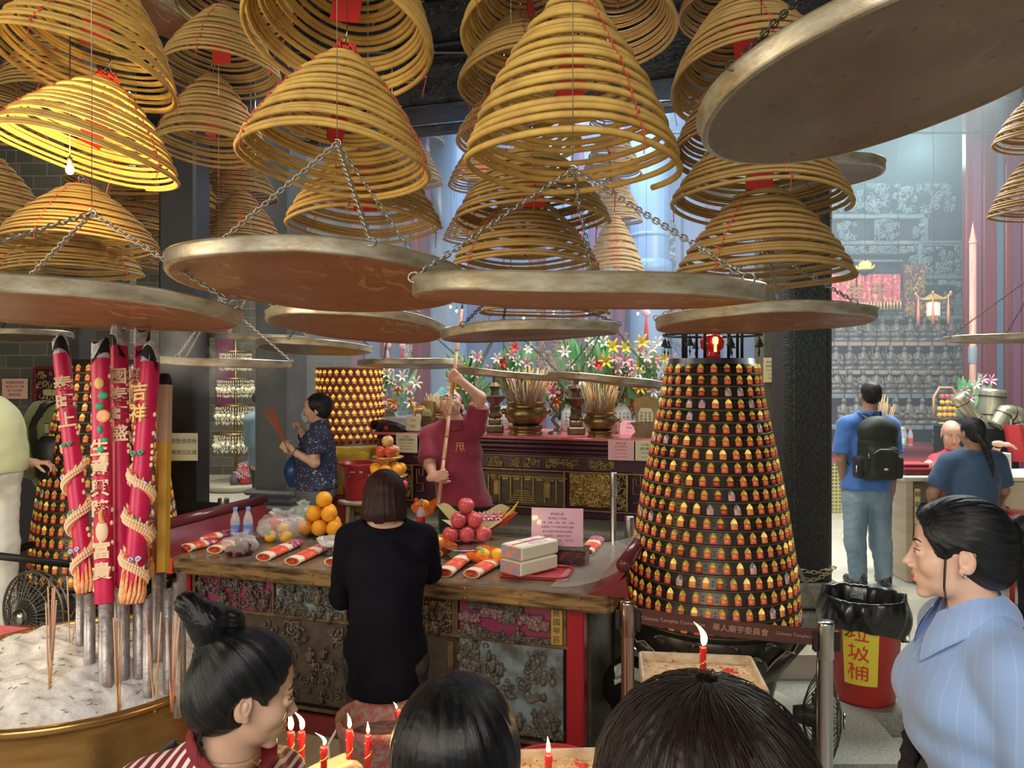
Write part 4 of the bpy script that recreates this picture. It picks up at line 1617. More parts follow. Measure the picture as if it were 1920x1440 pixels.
# dark box with red heart, mini pagoda, teal roofed shrine
p = AL(738,.1)
root = thing('donation_box','small dark box with a red round window at the altar\'s left end','box',p,(0,0,ALT_ANG))
MB().prism([(-.09,0),(.1,0),(.14,.015),(.05,.065),(-.09,.07)],-.06,.06,M=MRot(R(90),3,'X')).build('body',lac2,root,smooth=False)
MB().lathe([(0,0),(.022,0),(.022,.006),(0,.006)],c=(-.04,-.062,.035),M=MRot(R(90),3,'X'),seg=16).build('window',red_paper,root)
def pagoda(px,v,label,s=.16,roofm=None):
 p=AL(px,v)
 root=thing('miniature_shrine',label,'ornament',p)
 MB().bevbox((0,0,s*.04),(s*.8,s*.8,s*.08),.004).build('base',bronze,root,smooth=False)
 mb=MB()
 for x in(-.3,-.1,.1,.3):
  for y in(-.3,.3):
   mb.tube([(x*s,y*s,s*.08),(x*s,y*s,s*.55)],s*.035,6)
 mb.build('pillars',bronze,root)
 MB().lathe([(s*.6,s*.55),(s*.45,s*.62),(s*.28,s*.72),(s*.22,s*.74),(s*.22,s*.82),(s*.34,s*.84),(s*.12,s*.98),(s*.03,s*1.08),(0,s*1.2)],seg=4,M=MRot(R(45),3,'Z')).build('roof',roofm or bronze,root,smooth=False)
 return root
pagoda(731,.45,'tiny dark bronze pavilion under the orange lilies',.18)
pagoda(829,.66,'small pavilion with turquoise roof above the man in maroon\'s head',.36,PMat('turquoise_glaze',(.22,.55,.58),.3))
# bronze deer
p = AL(790,.28)
root = thing('bronze_deer','golden bronze deer standing on the altar left of the man in maroon','statue',p+Vector((0,0,.045)))
k = .24
MB().bevbox((0,0,-.022),(k*.95,.09,.045),.008).build('plinth',bronze,root,smooth=False)
def deer(p):
 f=s_ell(p,(0,0,k*.62),(k*.36,k*.13,k*.15))
 f=smin(f,s_cap(p,(-k*.28,0,k*.68),(-k*.4,0,k*.95),k*.09,k*.055),.02)
 f=smin(f,s_cap(p,(-k*.4,0,k*.97),(-k*.56,0,k*.9),k*.06,k*.032),.015)
 for y in(-1,1):
  f=smin(f,s_cap(p,(-k*.25,y*k*.07,k*.55),(-k*.27,y*k*.07,0),k*.05,k*.022),.012)
  f=smin(f,s_cap(p,(k*.27,y*k*.07,k*.58),(k*.34,y*k*.07,k*.3),k*.07,k*.03),.012)
  f=smin(f,s_cap(p,(k*.34,y*k*.07,k*.3),(k*.29,y*k*.07,0),k*.03,k*.022),.012)
  f=smin(f,s_cap(p,(-k*.36,y*k*.05,k*1.),(-k*.33,y*k*.12,k*1.08),k*.02,k*.012),.01)
 return smin(f,s_cap(p,(k*.34,0,k*.66),(k*.42,0,k*.6),k*.03,k*.015),.01)
sdf_obj('body',deer,(-k*.7,-k*.25,-.01),(k*.5,k*.25,k*1.2),.006,gold_m,root)
# bouquets on the altar
def bq(px,v,py,wpx,hpx,cols,label,seed,**kw):
 kw['leaves']=int(kw.get('leaves',34)*1.6)
 p=AL(px,v)
 d=p.y
 by=700+(EYE-ALT_Z)*F/d
 return bouquet(px,py,d,wpx,hpx,cols,label,seed,base_py=by,**kw)
gl = PMat('greenish_glass',(.35,.45,.35),.1,alpha=.6)
bq(740,.58,730,96,90,['orange','pink','white','white','pink'],'bouquet with an orange lily and pink lilies beside the yellow lamp drum',21,vase=(gl,.05,.15),n=15)
bq(878,.62,700,92,95,['pink','yellow','pink'],'green lily bouquet with one yellow flower right of the pole',22,vase=(celadon,.05,.16),n=6,leaves=60)
bq(962,.62,680,80,80,['white','pink','red'],'loose bouquet of buds behind the large censer',23,vase=(celadon,.05,.16),n=10,leaves=40)
bq(1094,.62,680,104,120,['white','pink','white'],'tall wrapped bouquet of white and pink lilies in the middle of the altar',24,vase=(gl,.05,.16),n=10,wrap=PMat('clear_wrap',(.7,.85,.75),.15,alpha=.25),leaves=55)
bq(1148,.48,690,70,110,['pink','pink','yellow','red'],'bouquet with deep pink lilies left of the falling chain',25,vase=(gl,.05,.14),n=11)
bq(1215,.55,690,90,110,['white','pink','pink','white','yellow'],'bouquet of pale pink lilies next to the lantern tower',26,vase=(gl,.05,.15),n=20)
bq(1180,.66,745,100,60,['red','pink','yellow','red'],'low bunch of red and pink flowers behind the white vase',27,vase=(celadon,.05,.1),n=20)
bq(1050,.66,735,60,50,['red','orange','pink'],'low bunch with a red-orange flower between the candlestick and big censer',28,vase=(celadon,.05,.1),n=10)
# gilded curling dragon vase between censer and candlestick
p = AL(1040,.3)
root = thing('curling_stand','coiled bronze dragon ornament between large censer and right candlestick','ornament',p)
pts = [(0.,0,.02),(.03,0,.06),(-.02,0,.12),(.02,0,.18),(-.03,0,.24),(0.,0,.3),(.03,0,.33)]
MB().tube([Vector(a).lerp(Vector(b2),t)for a,b2 in zip(pts,pts[1:])for t in(0,.33,.66)],[.018-.0005*i for i in range(18)],8).sphere((.035,0,.335),.022,10,8).lathe([(.06,0),(.05,.02),(0.,.03)],seg=16).build('body',bronze,root)
# fruit stand (two tiers) and red bucket behind the woman in black are in the table section
# -- yellow lamp drum, bucket and stool
yel_em = PMat('yellow_lamp_plastic',(.88,.52,.06),.35,emit=(1,.55,.08),estr=.55)
red_lab = PMat('lamp_red_label',(.5,.1,.04),.5)
drum_m = PMat('brown_lamp_board',(.16,.055,.03),.5)
c = P(657,700,7.3)
drum = thing('lamp_drum','round tower covered with rows of yellow prayer lamps behind the red bucket','lamp tower',(c.x,c.y,0))
rD = 61/F*7.3
zt, zb = EYE+(700-692)/F*7.3, EYE+(700-832)/F*7.3
MB().lathe([(0,zt+.02),(rD+.01,zt+.02),(rD+.01,zt),(rD,zt-.01),(rD,zb),(rD+.02,zb-.01),(rD+.02,zb-.04),(rD*.9,zb-.05),(rD*.9,.06),(rD*1.1,.05),(rD*1.1,0)],seg=40).build('body',drum_m,drum)
MB().lathe([(rD+.004,zb+.005),(rD+.024,zb),(rD+.024,zb-.045),(rD*.92,zb-.05)],seg=40).build('yellow_rim',PMat('mustard_paint',(.72,.5,.12),.5),drum)
def lamp_niche_mb(w,h,mb=None):
 """pointed-arch lamp: cap and labelled body; local x right, z up, facing -y"""
 mb=mb or MB()
 out=[]
 n=9
 for k in range(n):
  t=k/(n-1)
  x=-w/2+w*t
  z=h*.54+h*.46*max(0,1-abs(2*t-1)**2.3)**.9+(h*.05 if k==4 else 0)
  out.append((x,z))
 ring0=[Vector((x,0,z))for x,z in out]
 ring1=[Vector((x*.7,-w*.3,h*.5+(z-h*.5)*.75))for x,z in out]
 vs=ring0+ring1
 fs=[(i,i+1,n+i+1,n+i)for i in range(n-1)]+[tuple(range(2*n-1,n-1,-1))]+[(0,n,2*n-1,n-1)]
 mb.add(vs,fs,0)
 mb.bevbox((0,-w*.12,h*.29),(w*.92,w*.28,h*.58),w*.08,mat=1)
 mb.box((0,-w*.27,h*.28),(w*.56,w*.03,h*.24),mat=2)
 return mb
cnt = 0
restD = MB()
n_per = 30
rows_d = 9
proto_n = lamp_niche_mb(.042,.062)
pd = proto_n.build('prayer_lamp',[yel_em,red_lab,PMat('lamp_text',(.75,.45,.2),.6)])
pdata = pd.data
bpy.data.objects.remove(pd)
for j in range(rows_d):
 z=zt-.072-j*.074
 for k in range(n_per):
  a=-PI/2+(k+.5*(j%2))*2*PI/n_per
  fr=-sin(a)
  M=MRot(a+PI/2,4,'Z')
  M.translation=(rD*cos(a),rD*sin(a),z)
  if fr>.15 and cnt<100:
   o=child('prayer_lamp',pdata,drum)
   o.matrix_local=M
   cnt+=1
  else:
   q=lamp_niche_mb(.042,.062)
   q.v=[M@v for v in q.v]
   restD.add(q.v,q.f,0)
   restD.m[-len(q.f):]=q.m
o = restD.build('prayer_lamp',[yel_em,red_lab,red_lab],drum)
o['kind'] = 'stuff'
# -- the front offering table
TZ = .66
TL = Vector((-1.97-.12,4.51+.04,0))
TR = Vector((.466,3.73,0))
TX = (TR-TL).normalized()
TY = Vector((-TX.y,TX.x,0))
TANG = math.atan2(TX.y,TX.x)
TLEN = (TR-TL).length
TDEP = 1.12
def tx(px,off=0.):
 A2=TL+TY*off
 return on_line(px,(A2.x,A2.y),TX)
wood_edge = PMat('worn_brass_edging',(.3,.185,.08),.38,.35,noise=((4,4,30),.42,.62,(.06,.035,.02)),bump=(30,.1))
top_m = PMat('oily_table_top',(.13,.1,.07),.18,noise=(3.5,.35,.7,(.19,.15,.1)),bump=(25,.06,.003))
lacq = PMat('oxblood_lacquer',(.2,.025,.03),.25,noise=(6,.4,.7,(.12,.02,.025)))
red_leg = PMat('red_lacquer_leg',(.33,.012,.018),.3)
dkw = PMat('blackened_wood',(.055,.04,.032),.45,noise=(14,.4,.7,(.1,.075,.055)),bump=(40,.15))
table = thing('offering_table','long carved offering table with oily top and worn brass edging, heaped with offerings','table',(TL.x,TL.y,LZ),(0,0,TANG))
hz = TZ-LZ
mb = MB()
mb.bevbox((TLEN/2,TDEP/2,hz-.012),(TLEN-.02,TDEP,.024),.006)
mb.build('table_top',top_m,table,smooth=False)
mb = MB()
mb.bevbox((TLEN/2-0.,-.002,hz-.045),(TLEN+.02,.045,.086),.012)
mb.bevbox((TLEN-0.,TDEP/2,hz-.05),(.05,TDEP,.08),.012)
mb.bevbox((TLEN/2,TDEP,hz-.05),(TLEN,.04,.08),.012)
for k in range(9):
 x=TLEN*(k+.5)/9
 for z in(hz-.022,hz-.068):
  mb.sphere((x+.01,-.026,z),(.01,.006,.01),8,6)
mb.build('edging',wood_edge,table,smooth=False)
# raised scroll ends
for s, x0, nm in((1,TLEN,'right'),(-1,0,'left')):
 mb=MB()
 W=.17
 H2=.15
 def fn(u,v,th=0.):
  y=.02+v*(TDEP-.04)
  return(x0+s*(-.1+W*u),y,hz+H2*u**1.8)
 mb.grid(fn,10,3)
 mb.grid(lambda u,v:Vector(fn(u,v))+Vector((s*.014,0,-.03)),10,3)
 for v in(0,1):
  mb.grid(lambda u,w2:Vector(fn(u,v))+Vector((s*.014*w2,0,-.03*w2)),10,2)
 mb.build('end_board',lacq,table)
 MB().tube([(x0+s*(-.1+W+.005),0.,hz+H2+.005),(x0+s*(-.1+W+.005),TDEP,hz+H2+.005)],.036,16).build('end_roll',PMat('plum_lacquer_roll',(.11,.025,.03),.22),table)
 mb=MB()
 mb.prism([(s*-.11,0),(s*.1,0),(s*.085,.1),(s*.02,.05)]if s>0 else[(.11,0),(-.02,.05),(-.085,.1),(-.1,0)],-.03,0.,M=MRot(R(90),3,'X'),c=(x0,-.002,hz-.002))
 mb.build('end_bracket',lacq,table,smooth=False)
MB().grid(lambda u,v:(TLEN-.3+.42*u,.04+v*(TDEP-.06),hz+.012+.16*u**2.2+.01*sin(v*9)*u),14,12).build('plastic_sheet',PMat('clear_sheet',(.8,.8,.76),.12,alpha=.22),table)
# body behind the edging: boards, rails, legs
y0 = .11
mb = MB()
mb.bevbox((TLEN/2,TDEP/2+.04,(hz-.09)/2),(TLEN-.26,TDEP-.34,hz-.09),.01)
mb.build('carcass',dkw,table,smooth=False)
mb = MB()
for px0, px1 in((1062,1096),):
 a, b2=tx(px0,y0), tx(px1,y0)
 mb.bevbox(((a+b2)/2,y0+.03,(hz-.09)/2),(b2-a,.09,hz-.09),.008)
mb.build('leg',red_leg,table,smooth=False)
mb = MB()
for px0, px1 in((1118,1134),):
 a, b2=tx(px0,TDEP*.5), tx(px1,TDEP*.5)
 mb.bevbox((TLEN-.1,TDEP-.2,(hz-.09)/2),(.07,.09,hz-.09),.008)
mb.build('leg',dkw,table,smooth=False)
MB().bevbox((.1,y0+.03,(hz-.09)/2),(.08,.09,hz-.09),.008).build('leg',red_leg,table,smooth=False)
MB().bevbox((.1,TDEP-.15,(hz-.09)/2),(.08,.09,hz-.09),.008).build('leg',red_leg,table,smooth=False)
rail_m = PMat('gilt_worn_rail',(.19,.115,.06),.4,.3,noise=(18,.4,.65,(.08,.05,.035)))
mb = MB()
for z, h in((hz-.31,.022),(hz-.105,.016),(.14,.02)):
 mb.bevbox((tx(700,y0),y0-.004,z),(tx(1060,y0)-tx(362,y0),.02,h),.004)
for px in(366,514,650,852,857,1060):
 h0, h1=(hz-.31,hz-.1)
 mb.bevbox((tx(px,y0),y0-.006,(h0+h1)/2),(.018,.02,h1-h0),.004)
for px in(656,846):
 mb.bevbox((tx(px,y0),y0-.004,hz*.33),(.035,.02,hz*.62),.004)
mb.build('rail',rail_m,table,smooth=False)
MB().bevbox((TLEN/2-.03,y0-.01,.06),(TLEN-.3,.03,.11),.006).build('skirting',lacq,table,smooth=False)
def relief_crowd(mb,M,w,h,n,seed,gap=False):
 """small carved figures, peony heads, rocks and leaves crowding a panel"""
 rr=Rnd(seed)
 for k in range(n):
  cx, cy=rr.uniform(-.46,.46)*w, rr.uniform(-.44,.4)*h
  if gap and(abs(sin(cx*17+seed))*abs(cos(cy*15+seed)))>.55:
   cy=-.42*h+rr.random()*.1*h
  kind=rr.random()
  s=rr.uniform(.75,1.25)
  def T(x,y,z=0.):
   return M@Vector((cx+x*s,cy+y*s,z))
  if kind<.4:
   lean_=rr.uniform(-.012,.012)
   mb.tube([T(0,-.032,.006),T(lean_*.4,-.012,.016),T(lean_,.012,.018),T(lean_,.02,.018)],[.017*s,.015*s,.011*s,.006*s],7)
   mb.sphere(T(lean_,.03,.022),.009*s,8,6)
   mb.tube([T(lean_-.01,.012,.02),T(lean_-.022,-.002,.024),T(lean_-.008,-.006,.03)],.005*s,5)
   mb.tube([T(lean_+.01,.012,.02),T(lean_+.022,.002,.024),T(lean_+.018,.018,.03)],.005*s,5)
  elif kind<.62:
   for q in range(7):
    a=q*.9
    mb.sphere(T(.012*cos(a),.012*sin(a),.012),(.009*s,.009*s,.007),6,4)
   mb.sphere(T(0,0,.02),.008*s,6,4)
  elif kind<.82:
   for q in range(4):
    mb.sphere(T(rr.uniform(-.02,.02),rr.uniform(-.02,.02),.006),(rr.uniform(.008,.018)*s,rr.uniform(.008,.02)*s,.012),7,5)
  else:
   a0=rr.uniform(0,6.28)
   for q in range(6):
    a=a0+q*.55
    mb.tube([T(0,0,.006),T(.016*cos(a),.016*sin(a),.016),T(.032*cos(a+.2),.032*sin(a+.2),.01)],[.003*s,.0075*s,.001],5)
plum_g = PMat('plum_ground',(.24,.035,.09),.35)
blue_g = PMat('pale_blue_ground',(.22,.29,.31),.45,noise=(7,.38,.62,(.09,.085,.075)))
grey_rel = PMat('smoked_relief',(.075,.066,.058),.42,noise=(16,.38,.68,(.18,.15,.12)))
pink_rel = PMat('rose_relief',(.3,.17,.16),.5,noise=(30,.4,.6,(.18,.1,.09)))
for i, (p0,p1,za,zb2,gm,rm,n,nm)in enumerate(((372,512,hz-.3,hz-.11,plum_g,grey_rel,120,'u'),(518,648,hz-.3,hz-.11,blue_g,grey_rel,150,'u'),(780,848,hz-.3,hz-.11,dkw,rail_m,60,'u'),(862,1032,hz-.3,hz-.11,plum_g,grey_rel,110,'u'),(862,1056,.17,hz-.325,blue_g,grey_rel,230,'l'),(372,650,.17,hz-.325,dkw,grey_rel,260,'l'))):
 a, b2=tx(p0,y0), tx(p1,y0)
 MB().box(((a+b2)/2,y0+.004,(za+zb2)/2),(b2-a,.01,zb2-za)).build('panel_ground',gm,table,smooth=False)
 s=MB()
 w, h=b2-a, zb2-za
 M=frame(((a+b2)/2,y0-.002,(za+zb2)/2),(1,0,0),(0,-1,0))
 relief_crowd(s,M,w,h,26 if i!=4 else 44,500+i,gap=(i in(3,4)))
 if i in(3,4):
  rr=Rnd(50+i)
  for k in range(9 if i==3 else 13):
   cx, cy=rr.uniform(-.42,.42)*w, rr.uniform(-.42,.42)*h
   if i==3 and abs(cx+.12*w)<.14*w and cy<.1*h:
    cy=.42*h
   Mk=frame(M@Vector((cx,cy,0)),(1,0,0),(0,-1,0))
   scrolls(s,Mk,w*.2,h*.2,7,k+i*20,.005,.03,depth=.02)
   for q in range(4):
    s.sphere(Mk@Vector((rr.uniform(-.1,.1)*w,rr.uniform(-.12,.12)*h,.01)),(.018,.012,.022),8,6)
  scrolls(s,frame(M@Vector((0,-.44*h,0)),(1,0,0),(0,-1,0)),w,h*.1,50,77+i,.006,.03,depth=.02)
 else:
  scrolls(s,M,w*.96,h*.94,n//3,60+i,.005,.035,depth=.018)
 s.build('relief',rm,table)['kind']='stuff'
 if i==3:
  s=MB()
  for cx, cy in((-.12,.18),(-.36,.02),(.3,.1),(.38,-.02)):
   Mk=frame(M@Vector((cx*w,cy*h,.01)),(1,0,0),(0,-1,0))
   scrolls(s,Mk,w*.22,h*.18,26,int(cx*100)+300,.007,.028,depth=.02)
  s.build('rose_clouds',pink_rel,table)['kind']='stuff'
# ochre plaque with characters
a = tx(1045,y0)
MB().bevbox((a,y0-.012,hz-.205),(.062,.012,.19),.004).build('plaque',PMat('ochre_plaque',(.42,.27,.06),.5),table,smooth=False)
for k, ch in enumerate('民國甲辰'):
 writing('character',ch,frame((a,y0-.0195,hz-.14-.045*k),(1,0,0),(0,-1,0)),.04,ink,table)
# red tag on the edging, far left
a = tx(324,0)
MB().box((a,-.03,hz-.045),(.05,.008,.085)).build('red_label',red_paper,table,smooth=False)
def TP(px,py,z=TZ):
 return PZ(px,py,z)
# ---- rolls of joss paper
roll_cream = PMat('joss_paper_cream',(.8,.66,.5),.7)
roll_red = PMat('joss_paper_red',(.72,.06,.05),.55,noise=(30,.5,.56,(.85,.22,.04)))
roll_pl = PMat('joss_paper_plum',(.38,.05,.1),.35,noise=(40,.5,.6,(.65,.45,.5)))
def paper_roll(p0,p1,label,W=.098,H=.046,seed=0):
 a, b2=TP(*p0), TP(*p1)
 L=(b2-a).length
 ang=math.atan2(b2.y-a.y,b2.x-a.x)
 root=thing('joss_paper_roll',label,'paper roll',a,(0,0,ang),'folded rolls of red and gold joss paper on the offering table')
 rr=Rnd(seed)
 def sec(k,sc=1.):
  q=2*PI*k/20
  return(.5*W*sc*math.copysign(abs(cos(q))**.85,cos(q)),H/2+.5*H*sc*sin(q)*(1 if sin(q)>0 else 1))
 def shell(x0,x1,sc,mb,mat=0):
  vs=[]
  for x in(x0,x1):
   for k in range(20):
    y, z=sec(k,sc)
    vs.append(Vector((x,y,z)))
  mb.add(vs,[(k,(k+1)%20,20+(k+1)%20,20+k)for k in range(20)],mat)
 mb=MB()
 shell(0,L,1.,mb)
 vs=[Vector((0,*sec(k,1.)))for k in range(20)]+[Vector((0,*sec(k,.82)))for k in range(20)]
 mb.add(vs,[(k,20+k,20+(k+1)%20,(k+1)%20)for k in range(20)],0)
 vs=[Vector((L,*sec(k,1.)))for k in range(20)]
 mb.add(vs,[tuple(range(20))],0)
 mb.build('outer_wrap',roll_cream,root)
 mb=MB()
 shell(L*.14,L*.52,1.02,mb)
 mb.build('red_band',roll_red,root)
 mb=MB()
 shell(L*.66,L*.995,1.02,mb)
 mb.build('printed_band',roll_pl,root)
 mb=MB()
 for j, sc in enumerate((.8,.62,.44,.26)):
  shell(-.002,L*.3,sc,mb,j%2)
 vs=[Vector((.006,*sec(k,.8)))for k in range(20)]
 mb.add(vs,[tuple(range(19,-1,-1))],0)
 mb.build('inner_folds',[roll_red,PMat('joss_paper_rose',(.75,.25,.22),.7)],root)
 return root
for i, (a,b2,lab)in enumerate((((345,1006),(432,994),'joss paper roll lying furthest back at the left end of the table'),((337,1018),(398,1008),'joss paper roll in the second line at the left end, pale open end forward'),((365,1020),(430,1006),'joss paper roll with plum print lying across its neighbours at the left'),((320,1030),(350,1024),'joss paper roll half hidden by the yellow joss stick'),((350,1034),(398,1022),'joss paper roll at the front edge above the red label'),((402,1038),(440,1020),'joss paper roll at the front edge left of the bag of plums'),((494,1052),(556,1024),'joss paper roll left of the two in front of the orange pyramid'),((548,1060),(612,1030),'joss paper roll right of the two in front of the orange pyramid'),((622,1062),(672,1040),'joss paper roll touching the woman in black\'s left elbow'),((815,1046),(800,1020),'joss paper roll at the woman in black\'s right elbow, end facing forward'),((833,1082),(882,1044),'joss paper roll with ragged blue print right of the woman in black'),((884,1084),(938,1054),'joss paper roll left of the white paper boxes'),((1098,1043),(1120,1018),'joss paper roll alone at the right end by the pink sign'))):
 paper_roll(a,b2,lab,seed=i)
# ---- fruit
orange_m = PMat('orange_peel',(.9,.36,.02),.42,bump=(220,.25,.002),noise=(4,.4,.7,(.92,.44,.04)))
mandarin_m = PMat('yellow_mandarin_peel',(.92,.5,.03),.4,bump=(200,.25,.002))
apple_m = PMat('pink_apple_skin',(.58,.05,.09),.28,noise=((7,7,3),.38,.66,(.66,.16,.14)))
apple_g = PMat('green_red_apple_skin',(.55,.5,.16),.3,noise=(6,.42,.6,(.55,.12,.08)))
dred_m = PMat('dark_red_apple_skin',(.42,.03,.03),.25,noise=(8,.4,.7,(.6,.14,.06)))
plum_m = PMat('plum_skin',(.14,.015,.03),.22)
stalk = PMat('brown_stalk',(.14,.08,.03),.7)
def fruit(kind):
 if kind=='orange':
  root=thing('orange','orange','orange')
  MB().lathe([(0,-.96),(.25,-.98),(.5,-.86),(.8,-.58),(.98,-.2),(1,.1),(.9,.48),(.62,.8),(.3,.97),(.08,.97),(0,.93)],seg=22).build('peel',orange_m,root)
  MB().sphere((0,0,.95),(.09,.09,.05),6,4).build('stem_scar',stalk,root)
 elif kind=='mandarin':
  root=thing('mandarin','mandarin','mandarin')
  MB().lathe([(0,-.78),(.3,-.84),(.7,-.66),(1,-.1),(.95,.25),(.6,.66),(.25,.8),(.1,.84),(0,.76)],seg=20).build('peel',mandarin_m,root)
  mb=MB()
  for a in(.4,2.6):
   mb.grid(lambda u,v:(v*1.1*cos(a)-(u-.5)*.6*sin(PI*v)*sin(a),v*1.1*sin(a)+(u-.5)*.6*sin(PI*v)*cos(a),.84+.1*sin(v*3)),3,6)
  mb.build('leaf',leaf_m,root)
 else:
  m={'apple':apple_m,'apple_g':apple_g,'apple_r':dred_m,'plum':plum_m}[kind]
  root=thing('plum' if kind=='plum' else 'apple','apple','plum' if kind=='plum' else 'apple')
  MB().lathe([(0,-.8),(.12,-.86),(.35,-.93),(.65,-.78),(.92,-.35),(1.,.1),(.95,.45),(.72,.76),(.42,.88),(.18,.8),(0,.62)],seg=22).build('skin',m,root)
  MB().tube([(0,0,.6),(.04,0,1.05)],.045,5).build('stalk',stalk,root)
 return root
FR = {}
def put_fruit(kind,p,r,label,group=None):
 if kind not in FR:
  FR[kind]=fruit(kind)
  o=FR[kind]
  o.location=p
  o.rotation_euler=(rnd.uniform(-.4,.4),rnd.uniform(-.4,.4),rnd.uniform(0,6))
  o.scale=(r,r,r)
  o['label']=label
  if group:
   o['group']=group
  return o
 return dup(FR[kind],p,(rnd.uniform(-.4,.4),rnd.uniform(-.4,.4),rnd.uniform(0,6)),r,label,group)
def pyramid(px,py,kind,rpx,label,group,zbase,n0=3,turn=.2):
 """three-layer pyramid of round fruit; px,py base front pixel"""
 c=PZ(px,py,zbase)
 r=rpx/F*c.y
 lay=[]
 def tri(n,z,off):
  out=[]
  for i in range(n):
   for j in range(n-i):
    x=(j-(n-1-i)/2)*2*r
    y=(i-(n-1)/3)*1.732*r
    out.append((x,y+off,z))
  return out
 L0, L1, L2_=tri(3,r,0), tri(2,r+1.633*r,0), tri(1,r+3.27*r,0)
 names={0:['front left corner','front middle','front right corner','left rear','right rear','hidden back corner'],1:['left','right','rear'],2:['top']}
 cy=c.y+1.2*r
 i=0
 for li, LL in enumerate((L0,L1,L2_)):
  for k, (x,y,z)in enumerate(LL):
   q=MRot(turn,3,'Z')@Vector((x,y,0))
   where=names[li][k]
   lv=['bottom layer','middle layer','peak'][li]
   lab='%s at the %s of the %s'%(label[0],'peak' if li==2 else where+' of the '+lv,label[1])
   put_fruit(kind,Vector((c.x+q.x,cy+q.y,zbase+z)),r*.995,lab,group)
 return c, r
plate_m = PMat('dark_plate',(.1,.08,.07),.25)
dish = thing('fruit_plate','dark shallow plate under the orange pyramid','plate',TP(603,1002)+Vector((0,.05,0)))
MB().lathe([(0,.004),(.07,.004),(.12,.016),(.125,.02),(.118,.02),(.07,.01),(0,.01)],seg=28).build('dish',plate_m,dish)
pyramid(603,1006,'orange',15.5,('bright orange','orange pyramid'),'oranges piled in a pyramid on the table',TZ+.012,turn=-.25)
dish = thing('fruit_plate','silver-edged dark pedestal plate under the pink apple pyramid','plate',TP(873,1043)+Vector((0,.02,0)))
MB().lathe([(.05,0),(.055,.006),(.02,.015),(.018,.03),(.06,.042),(.13,.052),(.135,.058),(.125,.058),(.06,.05),(0,.048)],seg=30).build('dish',steel,dish)
pyramid(873,1018,'apple',15.5,('pink-red apple','apple pyramid'),'pink apples piled in a pyramid',TZ+.052,turn=.15)
# plastic bags
bag_m = PMat('clear_bag_film',(.82,.84,.86),.1,alpha=.3,spec=.8)
bag_or = PMat('orange_cellophane',(.85,.13,.02),.25,alpha=.82,noise=(14,.4,.6,(.95,.28,.05)))
def bag(px,py,w,h,mat,label,seed,tie=True,d_=None):
 c=TP(px,py)if d_ is None else d_
 root=thing('plastic_bag',label,'bag',c)
 rr=Rnd(seed)
 ph=[rr.uniform(0,6)for _ in range(6)]
 mb=MB()
 def fn(u,v):
  a=2*PI*u
  rad=w/2*(sin(PI*min(.97,v*.86+.08))**.6)
  if v>.8:
   rad=w*.1+w*.25*(v-.8)*3
  k=1+.1*sin(5*a+ph[0]+3*v)+.07*sin(9*a+ph[1]-4*v)+.04*sin(17*a+9*v)
  return(rad*k*cos(a),rad*k*sin(a)*.85,max(.003,h*v*(1+.05*sin(3*a+ph[2]))))
 mb.grid(fn,40,14,closed_u=True)
 mb.build('film',mat,root)
 return root, c
r_, c = bag(451,1040,.2,.13,bag_m,'clear plastic bag of dark plums in front of the water bottles',1)
for k, (x,y,z)in enumerate(((-.05,-.03,.03),(.01,-.045,.03),(.055,-.01,.03),(-.02,.02,.03),(.03,.03,.03),(0,-.01,.075),(.05,-.03,.07))):
 put_fruit('plum',c+Vector((x,y,z)),.03,'dark plum in the clear bag by the bottles, %s'%['front left','front middle','rightmost at the bottom','rear left','rear right','on top','top right, uncovered'][k],'plums in the clear bag')
r_, c = bag(528,1012,.3,.19,bag_m,'clear plastic bag with mandarins and a red apple left of the orange pyramid',2)
for k, (x,y,z,kd,nm)in enumerate(((-.05,-.06,.035,'mandarin','yellow mandarin at the left front of the clear bag'),(.05,-.07,.035,'mandarin','yellow mandarin with leaves at the right front of the clear bag'),(.02,-.03,.085,'mandarin','yellow mandarin on top in the clear bag'),(-.05,.05,.1,'apple','red apple high in the clear bag of mandarins'))):
 put_fruit(kd,c+Vector((x,y,z)),.042 if kd=='mandarin' else .05,nm)
r_, c = bag(570,985,.2,.17,bag_m,'clear bag of green leaves behind the mandarins',3)
mb = MB()
for k in range(8):
 a=k*.8
 mb.grid(lambda u,v:(.07*(v-.5)*cos(a)+(u-.5)*.05*sin(PI*v),.07*(v-.5)*sin(a),.06+.08*v+.02*sin(5*v+k)),3,6)
lv = mb.build('green_leaves',leaf_m)
lv.location = c
tag(lv,'dark green leaves inside the clear bag behind the mandarins','leaves')
